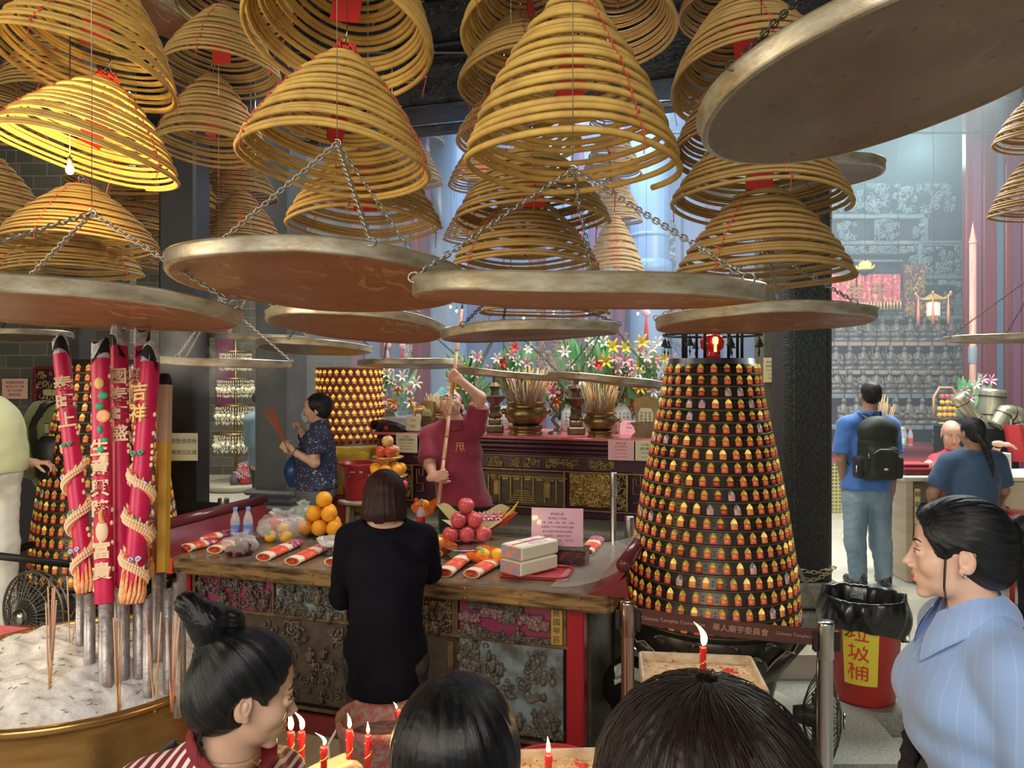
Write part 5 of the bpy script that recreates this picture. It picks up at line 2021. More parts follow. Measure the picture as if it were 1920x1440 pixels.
for i, (px,py,w,h,lab,fr)in enumerate(((920,1058,.26,.085,'crumpled orange cellophane with two mandarins in front of the apple pyramid',2),(822,1040,.18,.11,'crumpled red-orange cellophane bag at the woman in black\'s right side',1),(796,968,.18,.13,'red-orange cellophane parcel behind the woman in black\'s shoulder',1),(935,985,.2,.1,'crinkled red sweet packet behind the apple pyramid',0))):
 c=TP(px,py)
 root=thing('cellophane_parcel',lab,'wrapping',c)
 rr=Rnd(i)
 ph=[rr.uniform(0,6)for _ in range(5)]
 mb=MB()
 def fn(u,v):
  a=2*PI*u
  k=1+.14*sin(4*a+ph[0])+.1*sin(9*a+ph[1]+4*v)+.06*sin(15*a-6*v)
  rad=w/2*(.5+.5*sin(PI*v*.62))*k
  return(rad*cos(a),rad*.8*sin(a),.003+h*(v**.8)*(.8+.2*sin(3*a+ph[2])))
 mb.grid(fn,36,8,closed_u=True)
 mb.build('film',bag_or if i!=3 else roll_red,root)
 for k in range(fr):
  put_fruit('mandarin',c+Vector(((k-.5*(fr-1))*.085,-.03,h*.72)),.042,'yellow mandarin %s'%['at the left in the crumpled cellophane before the apple pyramid','at the right in the crumpled cellophane before the apple pyramid','in the red-orange cellophane at the woman in black\'s right elbow','','in the cellophane parcel behind the woman in black\'s shoulder'][k+2*i])
# water bottles
pet = PMat('clear_bottle_plastic',(.78,.82,.92),.05,alpha=.38,spec=.9)
blue_lab = PMat('blue_bottle_label',(.16,.26,.7),.35)
def bottle(p,h,label,r=.031,mat=pet,labm=blue_lab,capm=None,txt=None,group=None,name='water_bottle'):
 root=thing(name,label,'bottle',p,group=group)
 MB().lathe([(0,0),(r*.9,0),(r,.01),(r,h*.3),(r*.95,h*.33),(r,h*.36),(r,h*.55),(r*.85,h*.68),(r*.4,h*.86),(r*.38,h*.93)],seg=20).build('body',mat,root)
 MB().lathe([(r*1.015,h*.14),(r*1.02,h*.15),(r*1.02,h*.42),(r*1.015,h*.43)],seg=20).build('label',labm,root)
 MB().lathe([(r*.46,h*.9),(r*.46,h*1.),(0,h*1.)],seg=12).build('cap',capm or blue_lab,root)
 if txt:
  for k, ch in enumerate(txt):
   a=-PI/2+(k-(len(txt)-1)/2)*.42
   q=Vector((cos(a)*r*1.035,sin(a)*r*1.035,h*.28))
   writing('lettering',ch,frame(q,(-sin(a),cos(a),0),(cos(a),sin(a),0)),h*.13,white_m,root)
 return root
bottle(TP(441,1008),.2,'left one of the two clear water bottles with blue labels',txt='Bon')
bottle(TP(465,1007),.2,'right one of the two clear water bottles with blue labels',txt='aqua')
bottle(TP(789,985),.15,'small clear bottle with red cap behind the woman in black',capm=red_paper,labm=red_paper)
# cut glass bowl
c = TP(619,1040)
root = thing('glass_bowl','cut glass bowl on a dark foot with a small candle beside the woman in black','bowl',c)
MB().lathe([(.035,0),(.04,.004),(.012,.02),(.012,.04),(.03,.045)],seg=20).build('foot',plate_m,root)
mb = MB()
mb.grid(lambda u,v:((.03+.05*v**.7)*(1+.04*sin(28*PI*u))*cos(2*PI*u),(.03+.05*v**.7)*(1+.04*sin(28*PI*u))*sin(2*PI*u),.045+.055*v),56,6,closed_u=True)
mb.build('bowl',PMat('cut_glass',(.85,.88,.9),.05,alpha=.45,spec=1),root)
MB().lathe([(0,.05),(.03,.05),(.03,.075),(0,.075)],seg=14).build('wax',white_m,root)
# paper-wrapped bunch behind the apples
wrapm = PMat('cream_wrapping_paper',(.72,.64,.36),.6)
c = TP(884,1018)+Vector((0,.14,0))
root = thing('wrapped_bunch','cream paper wrapped flower bunch lying behind the apple pyramid','flowers',c)
mb = MB()
mb.grid(lambda u,v:((u-.5)*(.12+.36*v)+.02*sin(9*u),.03-.05*cos((u-.5)*3),.01+.17*v+.07*abs(u-.5)*v+.02*sin(17*u)*v),26,6)
mb.grid(lambda u,v:((u-.5)*(.1+.3*v),-.04+.03*sin(4*u),.005+.1*v+.05*abs(u-.5)),18,5)
mb.build('paper',wrapm,root)
mb = MB()
for k in range(12):
 x=-.1+.03*k
 mb.tube([(x*.5,-.01,.05),(x,0.,.12),(x*1.2+.02,0,.17)],[.004,.008,.002],5)
mb.build('buds',[petal_red],root)
for k in range(3):
 lily_mb(.04,Vector((.06+.05*k,-.02,.14)),(.2,-.8,.6),rnd).build('flower',petal_pink,root)
mb = MB()
for k in range(5):
 mb.tube([(.16,0,.1),(.22+.01*k,0,.14+.012*k),(.27+.008*k,0,.17+.018*k)],[.006,.005,.002],5)
mb.build('pale_buds',petal_yellow,root)
# fruit stand with two tiers
c = TP(727,1008)
root = thing('fruit_stand','gilded two-tier fruit stand behind the woman in black\'s head','fruit stand',c)
z1, z2 = EYE+(700-893)/F*c.y-TZ, EYE+(700-858)/F*c.y-TZ
MB().lathe([(.07,0),(.075,.01),(.02,.03),(.014,z1-.04),(.03,z1-.02),(.125,z1),(.13,z1+.008),(.03,z1+.004),(.015,z1+.02),(.02,z2-.03),(.1,z2),(.105,z2+.008),(.02,z2+.004),(0,z2+.004)],seg=28).build('stand',gold_m,root)
for k in range(7):
 a=-PI/2+k*2*PI/7
 put_fruit('orange',c+Vector((.085*cos(a),.085*sin(a),z1+.05)),.038,'orange on the lower tier of the gilded stand, %s'%['front','front right','right','rear right','rear left','left','front left'][k],'oranges on the fruit stand')
for k in range(4):
 a=-PI/2+k*PI/2+.5
 put_fruit('apple_r' if k!=1 else 'apple_g',c+Vector((.045*cos(a),.045*sin(a),z2+.042)),.04,'apple on the upper tier of the gilded stand, %s'%['front','right, greenish','rear','left'][k],'apples on the fruit stand')
put_fruit('apple_g',c+Vector((0,0,z2+.105)),.04,'green-red apple crowning the gilded fruit stand')
put_fruit('apple',c+Vector((.1,-.03,z1-.05)),.036,'pink apple half hidden behind the woman in black\'s hair, right side')
# folded paper boxes, red tray, dark box and the pink sign
def table_item_frame(px,py,z=TZ):
 return TP(px,py,z)
c = TP(1010,1088)+Vector((0,.13,0))
root = thing('serving_tray','red plastic serving tray beside the white paper boxes','tray',c,(0,0,TANG+R(4)))
MB().bevbox((0,0,.006),(.36,.25,.01),.03).build('base',PMat('dark_red_plastic',(.42,.04,.045),.3),root)
mb = MB()
pts = []
for k in range(40):
 q=2*PI*k/40
 x=math.copysign(abs(cos(q))**.35,cos(q))*.18
 y=math.copysign(abs(sin(q))**.35,sin(q))*.125
 pts.append((x,y,.018))
mb.tube(pts,.007,6,closed=True)
mb.build('rim',MATS['dark_red_plastic'],root)
box_w = PMat('ivory_paper_box',(.8,.78,.62),.6)
box_p = PMat('printed_box_end',(.82,.32,.18),.6,noise=(45,.46,.54,(.2,.42,.75)))
box_v = PMat('lilac_print',(.55,.4,.58),.6,noise=(60,.4,.6,(.75,.7,.72)))
for i, (dz,dy,dx,lab)in enumerate(((.018,0,-.045,'lower ivory paper box with orange and blue printed end'),(.095,.02,-.04,'upper ivory paper box with red stripe and lilac print'))):
 q=c+Vector((dx,dy+.01,dz))
 root=thing('paper_box',lab,'box',q,(0,0,TANG+R(62)))
 MB().bevbox((0.,0,.037),(.29,.155,.074),.008).build('carton',box_w,root,smooth=False)
 MB().box((-.147,0,.037),(.003,.145,.064)).build('printed_end',box_p,root,smooth=False)
 if i:
  MB().box((0.,0.,.0755),(.28,.006,.003)).build('red_stripe',red_paper,root,smooth=False)
  MB().box((.02,.032,.0755),(.12,.035,.002)).build('lilac_print',box_v,root,smooth=False)
  MB().box((.02,-.036,.0755),(.12,.035,.002)).build('lilac_print',box_v,root,smooth=False)
c = TP(1068,1062)+Vector((0,.05,0))
root = thing('offering_box','dark lacquered wooden box carrying the pink sign','box',c,(0,0,TANG))
MB().bevbox((0,0,.045),(.21,.13,.09),.006).build('body',PMat('scratched_dark_lacquer',(.06,.035,.035),.25,noise=((30,4,30),.5,.62,(.3,.05,.06))),root,smooth=False)
MB().bevbox((0,0,.094),(.225,.145,.012),.004).build('lid',dkw,root,smooth=False)
sgn = c+Vector((-.065,.02,.205))
pinkp = PMat('lilac_pink_sheet',(.84,.52,.66),.18,coat=.5)
g = notice(sgn,.295,.215,pinkp,'pink laminated sign with six lines of Chinese text on the dark box',[('善信請注意',.072),('請勿將以下供品',.072),('（元寶、香燭、供品、華衣、紙緣）',.062),('本廟每日下午四時清理供品檯',.066),('善信如需取回所繳供品時間',.066),('如有遺失，本廟恕不負責',.066),('神積豐達、大吉大利、合家平安',.062)],ang=TANG+R(10),tilt=-4,name='pink_sign',cat='sign',lm=PMat('violet_ink',(.2,.05,.25),.8))
for x in(-.07,.07):
 MB().box((x,.03,-.11),(.01,.06,.015)).build('sign_foot',pinkp,g,smooth=False)
# vases of water, bottle etc at the table's rear are hidden by people
# ---- red bucket on stool, yellow bin bag
c = P(675,935,6.3)
zst = c.z
root = thing('bamboo_stool','round-seated wooden stool under the red bucket','stool',(c.x,c.y,0))
MB().lathe([(0,zst-.03),(.17,zst-.03),(.18,zst-.015),(.17,zst),(0,zst)],seg=24).build('seat',PMat('pale_wood',(.45,.35,.22),.5),root)
for k in range(4):
 a=PI/4+k*PI/2
 MB().tube([(.11*cos(a),.11*sin(a),zst-.03),(.15*cos(a),.15*sin(a),0)],.018,8).build('leg',MATS['pale_wood'],root)
bucket_m = PMat('red_bucket_plastic',(.5,.035,.035),.35,noise=(10,.4,.7,(.36,.03,.03)))
def bucket(loc,rt,rb,h,label,mat=bucket_m,handles=True,inner=None,name='bucket',th=.012):
 root=thing(name,label,'bucket',loc)
 MB().lathe([(0,0),(rb,0),(rb+(rt-rb)*.4,h*.4),(rt-.004,h*.88),(rt+th*.6,h*.9),(rt+th,h*.96),(rt+th,h),(rt-.002,h),(rt-th,h*.97),(rb,.02),(0,.02)],seg=44).build('body',mat,root)
 if handles:
  for s in(-1,1):
   MB().tube([(s*.05,-rt*.96,h*.66),(s*.05,-rt*1.05,h*.64),(s*.05,-rt*1.06,h*.8),(0,-rt*1.07,h*.8)],.006,6).build('handle',steel,root)
 if inner:
  MB().lathe([(rt-th-.004,h*.8),(rt*.6,h*.78),(0,h*.77)],seg=30).build('contents',inner,root)
 return root
bucket((c.x,c.y,zst),.165,.125,.3,'red plastic bucket on the stool between the patterned blouse and man in maroon',inner=PMat('brown_water',(.2,.08,.05),.2))
c2 = P(640,900,6.75)
root = thing('bin_bag','bulging yellow plastic bag in a container behind the red bucket','bag',(c2.x,c2.y,0))
yb = PMat('yellow_bag_plastic',(.85,.56,.05),.25,noise=(8,.35,.7,(.7,.42,.05)))
MB().grid(lambda u,v:((.26*(1+.05*sin(9*PI*2*u))+(.03 if v>.85 else 0))*cos(2*PI*u),.2*(1+.05*sin(7*PI*2*u))*sin(2*PI*u),0.+1.06*v+.015*sin(11*u*6)),48,10,closed_u=True).build('bag',yb,root)
MB().lathe([(0,1.),(.2,1.02),(.25,1.05)],seg=24).build('top_film',bag_m,root)
root = bucket((P(640,700,6.45).x-.03,6.45,0),.15,.12,.75,'tall dark red bin partly behind the woman with incense',handles=False,name='tall_bin')
# -- prayer lamp towers
tower_m = PMat('black_bronze_tower',(.03,.026,.022),.32,.5,noise=(20,.4,.7,(.055,.045,.035)))
ledge_m = PMat('worn_tower_ledge',(.11,.095,.075),.35,.6)
cap_gold = PMat('lit_gold_cap',(.8,.56,.1),.28,.25,emit=(1,.62,.08),estr=.14)
cap_gold2 = PMat('lit_gold_cap_bright',(.9,.68,.2),.3,.2,emit=(1,.7,.15),estr=.45)
body_red = PMat('lit_red_niche',(.62,.09,.035),.4,emit=(1,.12,.02),estr=.12)
body_or = PMat('lit_orange_niche',(.7,.2,.05),.4,emit=(1,.25,.04),estr=.15)
body_pk_glare = PMat('pink_and_glare_niche',(.78,.48,.5),.4)  # own pink of stray lamps, and the painted glare column
body_dk = PMat('dark_red_niche',(.34,.05,.04),.4)
lab_m = PMat('niche_label',(.8,.42,.3),.6)
cap_pk_glare = PMat('pink_and_glare_cap',(.8,.7,.72),.3,.3)
NICHE = {}
def niche_data(w,h,kind):
 key=(round(w,4),round(h,4),kind)
 if key not in NICHE:
  mb=lamp_niche_mb(w,h)
  o=mb.build('prayer_lamp',{'r':[cap_gold,body_red,lab_m],'o':[cap_gold2,body_or,lab_m],'p':[cap_pk_glare,body_pk_glare,lab_m],'d':[cap_gold,body_dk,body_red]}[kind])
  NICHE[key]=(o.data,mb)
  bpy.data.objects.remove(o)
 return NICHE[key]
def lamp_tower(c,z0,z1,label,prof,rows=19,seed=0,top=True,base_z=LZ,spin=0.,stop_rows=None):
 root=thing('lamp_tower',label,'lamp tower',(c[0],c[1],base_z))
 Hh=z1-z0
 o0=z0-base_z
 def rad(t):
  x=t*(len(prof)-1)
  i=min(int(x),len(prof)-2)
  return prof[i]+(prof[i+1]-prof[i])*(x-i)
 hs=[1.+.3*j/rows for j in range(rows)]
 tot=sum(hs)
 zs=[0]
 for h in hs:
  zs.append(zs[-1]+h/tot)
 pf=[(0,o0+Hh+.03),(prof[0]*.96,o0+Hh+.03),(prof[0]*.98,o0+Hh)]
 for j in range(rows):
  ta, tb=zs[j], zs[j+1]
  ra, rb=rad(ta), rad(tb)
  pf+=[(ra+.004,o0+Hh*(1-ta)),(rb-.004,o0+Hh*(1-tb)+.01)]
 pf+=[(prof[-1],o0),(prof[-1]*.9,o0-.05)]
 MB().lathe(pf,seg=56).build('body',tower_m,root)
 mb=MB()
 for j in range(1,rows+1):
  r=rad(zs[j])
  mb.lathe([(r-.004,o0+Hh*(1-zs[j])+.01),(r+.01,o0+Hh*(1-zs[j])+.008),(r+.011,o0+Hh*(1-zs[j])),(r,o0+Hh*(1-zs[j])-.004)],seg=56)
 mb.build('ledge',ledge_m,root)
 rr=Rnd(seed)
 studs=MB()
 rest={}
 cand=[]
 for j in range(rows):
  t=(zs[j]+zs[j+1])/2
  r=rad(t)
  n=int(round(2*PI*r/.0665))
  rh=Hh*(zs[j+1]-zs[j])
  zc=o0+Hh*(1-zs[j+1])+.012
  off=rr.uniform(0,1)if j>4 else .2
  slope=math.atan2(rad(zs[j+1])-rad(zs[j]),rh)
  for k in range(n):
   a=-PI/2+spin+(k+off)*2*PI/n
   fr=cos(a+PI/2-math.atan2(-c[0],c[1])*0-0)
   M=MRot(a+PI/2,4,'Z')@MRot(-slope,4,'X')
   rr2=rad(zs[j+1])-.002
   M.translation=(rr2*cos(a),rr2*sin(a),zc)
   col=abs(a+PI/2+.3-spin)
   x=rr.random()
   kind='p' if(x<.05)else('o' if x<.22 else('d' if x<.34 else 'r'))
   if j<=6 and col<.15 and top:  # upper front lamps paled: a glare reflection put into the colour
    kind='p'
   front=cos(a+PI/2+math.atan2(c[0],c[1]))
   cand.append((front*(1+.25*j/rows),M,kind,rh))
   if front>-.1:
    a2=a+PI/n
    for zz in(.25,.5):
     studs.sphere((rr2*cos(a2)*1.,rr2*sin(a2)*1.,zc+rh*zz),.0045,5,3)
 studs.build('studs',ledge_m,root)['kind']='stuff'
 cand.sort(key=lambda q:-q[0])
 for i, (fr,M,kind,rh)in enumerate(cand):
  w, h=.036, rh*.8
  data, mb=niche_data(w,round(h,3),kind)
  if i<100:
   o=child('prayer_lamp',data,root)
   o.matrix_local=M
  else:
   q=rest.setdefault(kind,MB())
   base=q.n
   q.v.extend([M@v for v in mb.v])
   q.n+=len(mb.v)
   q.f.extend([[i2+base for i2 in f]for f in mb.f])
   q.m.extend(mb.m)
 allr=MB()
 mats=[]
 for kind, q in rest.items():
  ml={'r':[cap_gold,body_red,lab_m],'o':[cap_gold2,body_or,lab_m],'p':[cap_pk_glare,body_pk_glare,lab_m],'d':[cap_gold,body_dk,body_red]}[kind]
  base, mo=allr.n, len(mats)
  mats+=ml
  allr.v.extend(q.v)
  allr.n+=len(q.v)
  allr.f.extend([[i2+base for i2 in f]for f in q.f])
  allr.m.extend([x+mo for x in q.m])
 o=allr.build('prayer_lamp',mats,root)
 o['kind']='stuff'
 R0=prof[-1]
 zf=o0-.05
 MB().lathe([(R0*.92,zf+.02),(R0*.97,zf-.03),(R0*.86,zf-.16),(R0*.76,zf-.25),(R0*.66,.1),(R0*.7,.05),(0,.05)],seg=44).build('foot',tower_m,root)
 petal_m=PMat('dark_lotus_petal',(.055,.04,.03),.35,.3)
 edge_m=PMat('pale_petal_edge',(.32,.27,.22),.4,.2)
 for ring in range(2):
  for k in range(14):
   a=2*PI*(k+.5*ring)/14
   mb=MB()
   def fn(u,v,k2=1.):
    w=(R0*.24)*(sin(PI*min(1,.12+.8*v)))**.7*(1 if v<.98 else .1)
    x=R0*(.76+.27*v-.06*ring)+.03*v*v
    z=zf-.24+ring*.05+.15*v+.05*v*v-.06*(2*(u-.5))**2*(1-v)
    y=(u-.5)*2*w*(1-.25*v**6)
    x-=.1*R0*(2*(u-.5))**2
    return(x*cos(a)-y*sin(a),x*sin(a)+y*cos(a),z)
   mb.grid(fn,7,9)
   rim=[Vector(fn(0,v/8))for v in range(9)]+[Vector(fn(u/6,1))for u in range(1,6)]+[Vector(fn(1,v/8))for v in range(8,-1,-1)]
   mb.tube(rim,.005,4,mat=1)
   mb.build('lotus_petal',[petal_m,edge_m],root)
 MB().lathe([(0,.05),(R0*1.12,.05),(R0*1.14,.04),(R0*1.14,.01),(R0*1.1,0),(0,0)],seg=44).build('base_disc',PMat('cream_stone_disc',(.62,.58,.42),.5),root)
 if top:
  zt=o0+Hh+.03
  mb=MB()
  for k in range(8):
   a=k*PI/4+.3
   mb.tube([(.16*cos(a),.16*sin(a),zt),(.16*cos(a),.16*sin(a),zt+.3)],.008,6)
  mb.torus((0,0,zt+.3),.16,.01,seg=28)
  mb.torus((0,0,zt+.13),.26,.008,seg=32)
  for k in range(6):
   a=k*PI/3+.2
   mb.tube([(.16*cos(a),.16*sin(a),zt+.28),(.24*cos(a),.24*sin(a),zt+.15),(.27*cos(a),.27*sin(a),zt+.13)],.006,5)
  mb.build('crown_frame',black_m,root)
  for k in range(8):
   a=k*PI/4+.1
   x, y=.265*cos(a), .265*sin(a)
   MB().lathe([(.004,.03),(.01,.026),(.014,.008),(.022,-.008),(.023,-.012),(.018,-.01),(0,0.)],c=(x,y,zt+.075),seg=14).tube([(x,y,zt+.13),(x,y,zt+.1)],.002,4).tube([(x,y,zt+.07),(x,y,zt+.01)],.002,4).sphere((x,y,zt+.035),(.006,.003,.012),6,4).build('bell',iron,root)
  MB().lathe([(0.,0),(.03,0),(.05,.012),(.03,.03),(.062,.06),(.066,.09),(.055,.12),(.045,.13),(.04,.13),(.05,.1),(0.,.05)],c=(0,0,zt),seg=24).build('red_glass_lantern',PMat('ruby_glass',(.35,.01,.015),.08,spec=.9,emit=(.6,.02,.01),estr=.15),root)
  MB().tube([(0,-.07,zt+.035),(0,-.07,zt+.07)],.008,8).build('candle',PMat('wax_lit',(.9,.8,.6),.5,emit=(1,.7,.3),estr=.8),root)
  MB().lathe([(0,0),(.014,.012),(.016,.035),(.01,.045),(0,.046)],c=(0,-.07,zt+.07),seg=10).build('lamp_flame',PMat('lamp_flame_glow',(1,.7,.2),.5,emit=(1,.55,.06),estr=7),root)
 return root
k = 4.2/F
PROF = [w/2*k for w in(165,180,200,222,243,262,278,293,304,312)]
c = P(1335,700,4.2)
lamp_tower((c.x,c.y),.44,1.79,'tall conical tower of red and gold prayer lamps with bells, right of the offering table',PROF,rows=20,seed=4,base_z=-.15)
c = P(200,700,5.15)
lamp_tower((c.x,c.y),.42,1.8,'dark conical prayer lamp tower behind the dragon joss sticks',[x*1. for x in PROF],rows=20,seed=9,top=False,base_z=0.)
# -- crystal lamp tower at the back left
glow_c = PMat('crystal_glass',(.8,.74,.55),.08,.2,spec=1,emit=(1,.85,.55),estr=.1)
c = PZ(442,916,0.)
crys = thing('crystal_lamp_tower','tiered tower of hanging crystal prayer lamps at the back left, beside the brown pillar','lamp tower',(c.x,c.y,0))
MB().lathe([(0,.1),(.5,.1),(.52,.08),(.5,.03),(.47,0),(0,0)],seg=48).build('round_base',PMat('pale_olive_stone',(.45,.43,.32),.4),crys)
MB().tube([(0,0,.1),(0,0,2.25)],.025,8).build('pole',brass,crys)
dC = c.y
for i, (py,wpx)in enumerate(((660,56),(710,64),(760,70),(812,76))):
 z=EYE+(700-py)/F*dC
 r=wpx/2/F*dC
 MB().lathe([(r,z+.01),(r+.012,z+.01),(r+.012,z-.01),(r,z-.01),(r-.01,z),(r,z+.01)],seg=36).build('tier_ring',brass,crys)
 mb=MB()
 rr=Rnd(i)
 for k in range(46):
  a=2*PI*k/46
  for q in range(5):
   zz=z-.03-q*.055-rr.uniform(0,.02)
   rq=r*(1-.09*q*(k%2))
   mb.lathe([(0,.02),(.01,0),(0,-.028)],c=(rq*cos(a),rq*sin(a),zz),seg=4)
 o=mb.build('crystal_drop',glow_c,crys)
 o['kind']='stuff'
 s=MB()
 for k in range(26):
  a=2*PI*k/26+.1
  s.sphere((r*1.02*cos(a),r*1.02*sin(a),z-.16+rr.uniform(-.02,.02)),(.028,.028,.03),6,4)
 o=s.build('crystal_flower',PMat('crystal_flower_glow',(.75,.75,.5),.3,emit=(.9,.9,.55),estr=.18),crys)
 o['kind']='stuff'
for i, (px,py,lab)in enumerate(((458,908,'red pot of pink orchids on the round base, left one'),(474,906,'red pot of pink orchids on the round base, right one'))):
 q=PZ(px,py,.1)
 bouquet(px,py-26,q.y,26,34,['pink','red','pink'],lab,80+i,base_py=py,n=9,leaves=14,vase=(bucket_m,.09,.1),name='potted_orchid',group='potted orchids by the crystal tower')
q = PZ(439,909,.1)
o = MB().lathe([(0,0),(.05,0),(.07,.06),(.05,.13),(.02,.16),(.02,.2),(0,.2)],c=q,seg=16).build('dark_bottle',PMat('grey_ceramic',(.12,.12,.12),.3))
tag(o,'small grey bottle left of the red orchid pots','bottle')
# wooden strip above it, plum door, small sign
q = P(481,620,11.2)
o = MB().bevbox((q.x,q.y,1.55),(.035/1.,.03,2.1),.006).build('timber_strip',PMat('honey_wood',(.62,.36,.13),.5),smooth=False)
tag(o,'honey-coloured upright timber strip beside the crystal tower','timber')
q = P(398,700,12.6)
o = MB().bevbox((q.x,13.17,1.95),(.3,.06,1.5),.01).build('plum_board',hall_purple,smooth=False)
tag(o,'dull plum hanging board on the brick wall left of the crystal tower','board')
q = P(366,880,8.9)
root = thing('gas_cylinder','pale blue upright cylinder at the right edge of the black pillar','cylinder',(q.x,8.9,0))
MB().lathe([(0,0),(.09,0),(.1,.03),(.1,.52),(.07,.6),(.03,.63),(.03,.68),(0,.68)],seg=20).build('body',PMat('pale_blue_paint',(.3,.5,.68),.35),root)
MB().tube([(0,-.02,.66),(.08,-.06,.6),(.1,-.08,.3),(.05,-.1,.05)],.008,5).build('hose',black_m,root)
# -- the big ash urn and the dragon joss sticks
ucx, ucy, uz, ur = -1.47, 2.62, .75, .45
US = 1.09
urn = thing('incense_urn','great brass urn heaped with pale ash at the lower left','incense burner',(ucx,ucy,LZ))
urn.scale = (US,US,1)
H = uz-LZ
urn_brass = PMat('scratched_gold_brass',(.42,.25,.09),.27,.8,noise=((6,6,26),.4,.7,(.3,.17,.06)),bump=(30,.08))
MB().lathe([(0,0),(.26,0),(.3,.03),(.28,.08),(.2,.14),(.18,.3),(.24,.42),(.36,.56),(.42,.72),(.435,.88),(.43,.98),(.44,1.02),(.475,1.035),(.48,1.05),(.47,1.06),(.455,1.055),(.44,1.03),(.43,.98)],seg=80).build('bowl',urn_brass,urn)
ash_m = PMat('incense_ash',(.8,.8,.83),.95,noise=(26,.35,.75,(.52,.51,.51)),bump=(70,.45,.008))
def ash(u,v):
 a=2*PI*u
 r=.445*v
 x, y=r*cos(a), r*sin(a)
 z=1.035+.075*(1-v**2)+.035*math.exp(-((x+.18)**2+(y-.12)**2)/.02)+.03*math.exp(-((x-.12)**2+(y+.22)**2)/.015)
 z+=(.014*sin(21*x+2*sin(17*y))*sin(19*y+1.5*sin(23*x))+.006*sin(60*x+3*sin(50*y))*sin(57*y))*(1-v**6)
 return(x,y,z)
mb = MB().grid(ash,160,50,closed_u=True)
rr = Rnd(4)
o = mb.build('ash_heap',ash_m,urn)
o['kind'] = 'stuff'
mb = MB()
for k in range(240):
 a, v=rr.uniform(0,6.28), math.sqrt(rr.random())
 x, y, z=ash(a/6.2832,v*.97)
 q=rr.uniform(0,6.28)
 L=rr.uniform(.006,.02)
 mb.tube([(x,y,z+.002),(x+L*cos(q),y+L*sin(q),z+.004+rr.uniform(0,.004))],.0014,4)
o = mb.build('ash_flakes',PMat('burnt_ash_curls',(.3,.28,.26),.9),urn)
o['kind'] = 'stuff'
def ash_z(x,y):
 dx, dy=(x-ucx)/US, (y-ucy)/US
 v=min(1,math.hypot(dx,dy)/.445)
 a=math.atan2(dy,dx)
 return LZ+ash(a/(2*PI),v)[2]
pipe_m = PMat('smoked_tin_pipe',(.46,.43,.44),.45,.6,noise=((26,26,9),.38,.66,(.16,.12,.11)),bump=(50,.25))
# pipes: px, d, top row, radius, label
pipes = [(150,2.62,1108,.013,'thin dark pipe leftmost in the ash'),(168,2.46,1110,.017,'pipe holding the left leaning dragon stick'),(199,2.36,1128,.022,'thick front pipe holding the dragon stick with green fruit'),(217,2.6,1060,.016,'pipe behind, between the two middle dragon sticks'),(231,2.42,1100,.019,'pipe holding the middle dragon stick'),(262,2.44,1062,.02,'bright pipe right of the middle ones'),(277,2.36,1120,.014,'open short pipe in front right'),(298,2.55,1050,.022,'broad pipe under the yellow joss stick'),(315,2.4,1105,.0145,'open pipe second from right'),(340,2.5,1075,.0145,'open rightmost tall pipe'),(333,2.36,1092,.013,'open slim pipe at the right end')]
for px, d, ty, r, lab in pipes:
 x=(px-960)/F*d
 z0=ash_z(x,d)-.05
 z1=EYE+(700-ty)/F*d
 root=thing('tin_pipe',lab,'pipe',(x,d,z0),group='tin pipes standing in the ash')
 h=z1-z0
 MB().lathe([(r,0),(r,h),(r*.86,h),(r*.84,h-.05),(0,h-.05)],seg=18).build('tube',pipe_m,root)
pink_w = PMat('magenta_incense_paste',(.62,.012,.09),.42,noise=(14,.4,.7,(.5,.01,.07)))
burnt = PMat('charred_incense',(.015,.012,.014),.8)
ashtip = PMat('white_ash_tip',(.7,.69,.7),.9,noise=(25,.4,.6,(.4,.39,.4)),bump=(60,.6,.01))
dec_c = PMat('cream_relief_paste',(.86,.62,.4),.6)
dec_o = PMat('orange_relief_paste',(.9,.3,.09),.55,noise=(60,.4,.6,(.92,.55,.3)))
dec_g = PMat('green_relief_paste',(.05,.42,.2),.5)
dec_b = PMat('pale_blue_relief_paste',(.5,.62,.86),.5)
dec_y = PMat('gold_relief_paste',(.85,.55,.2),.5)
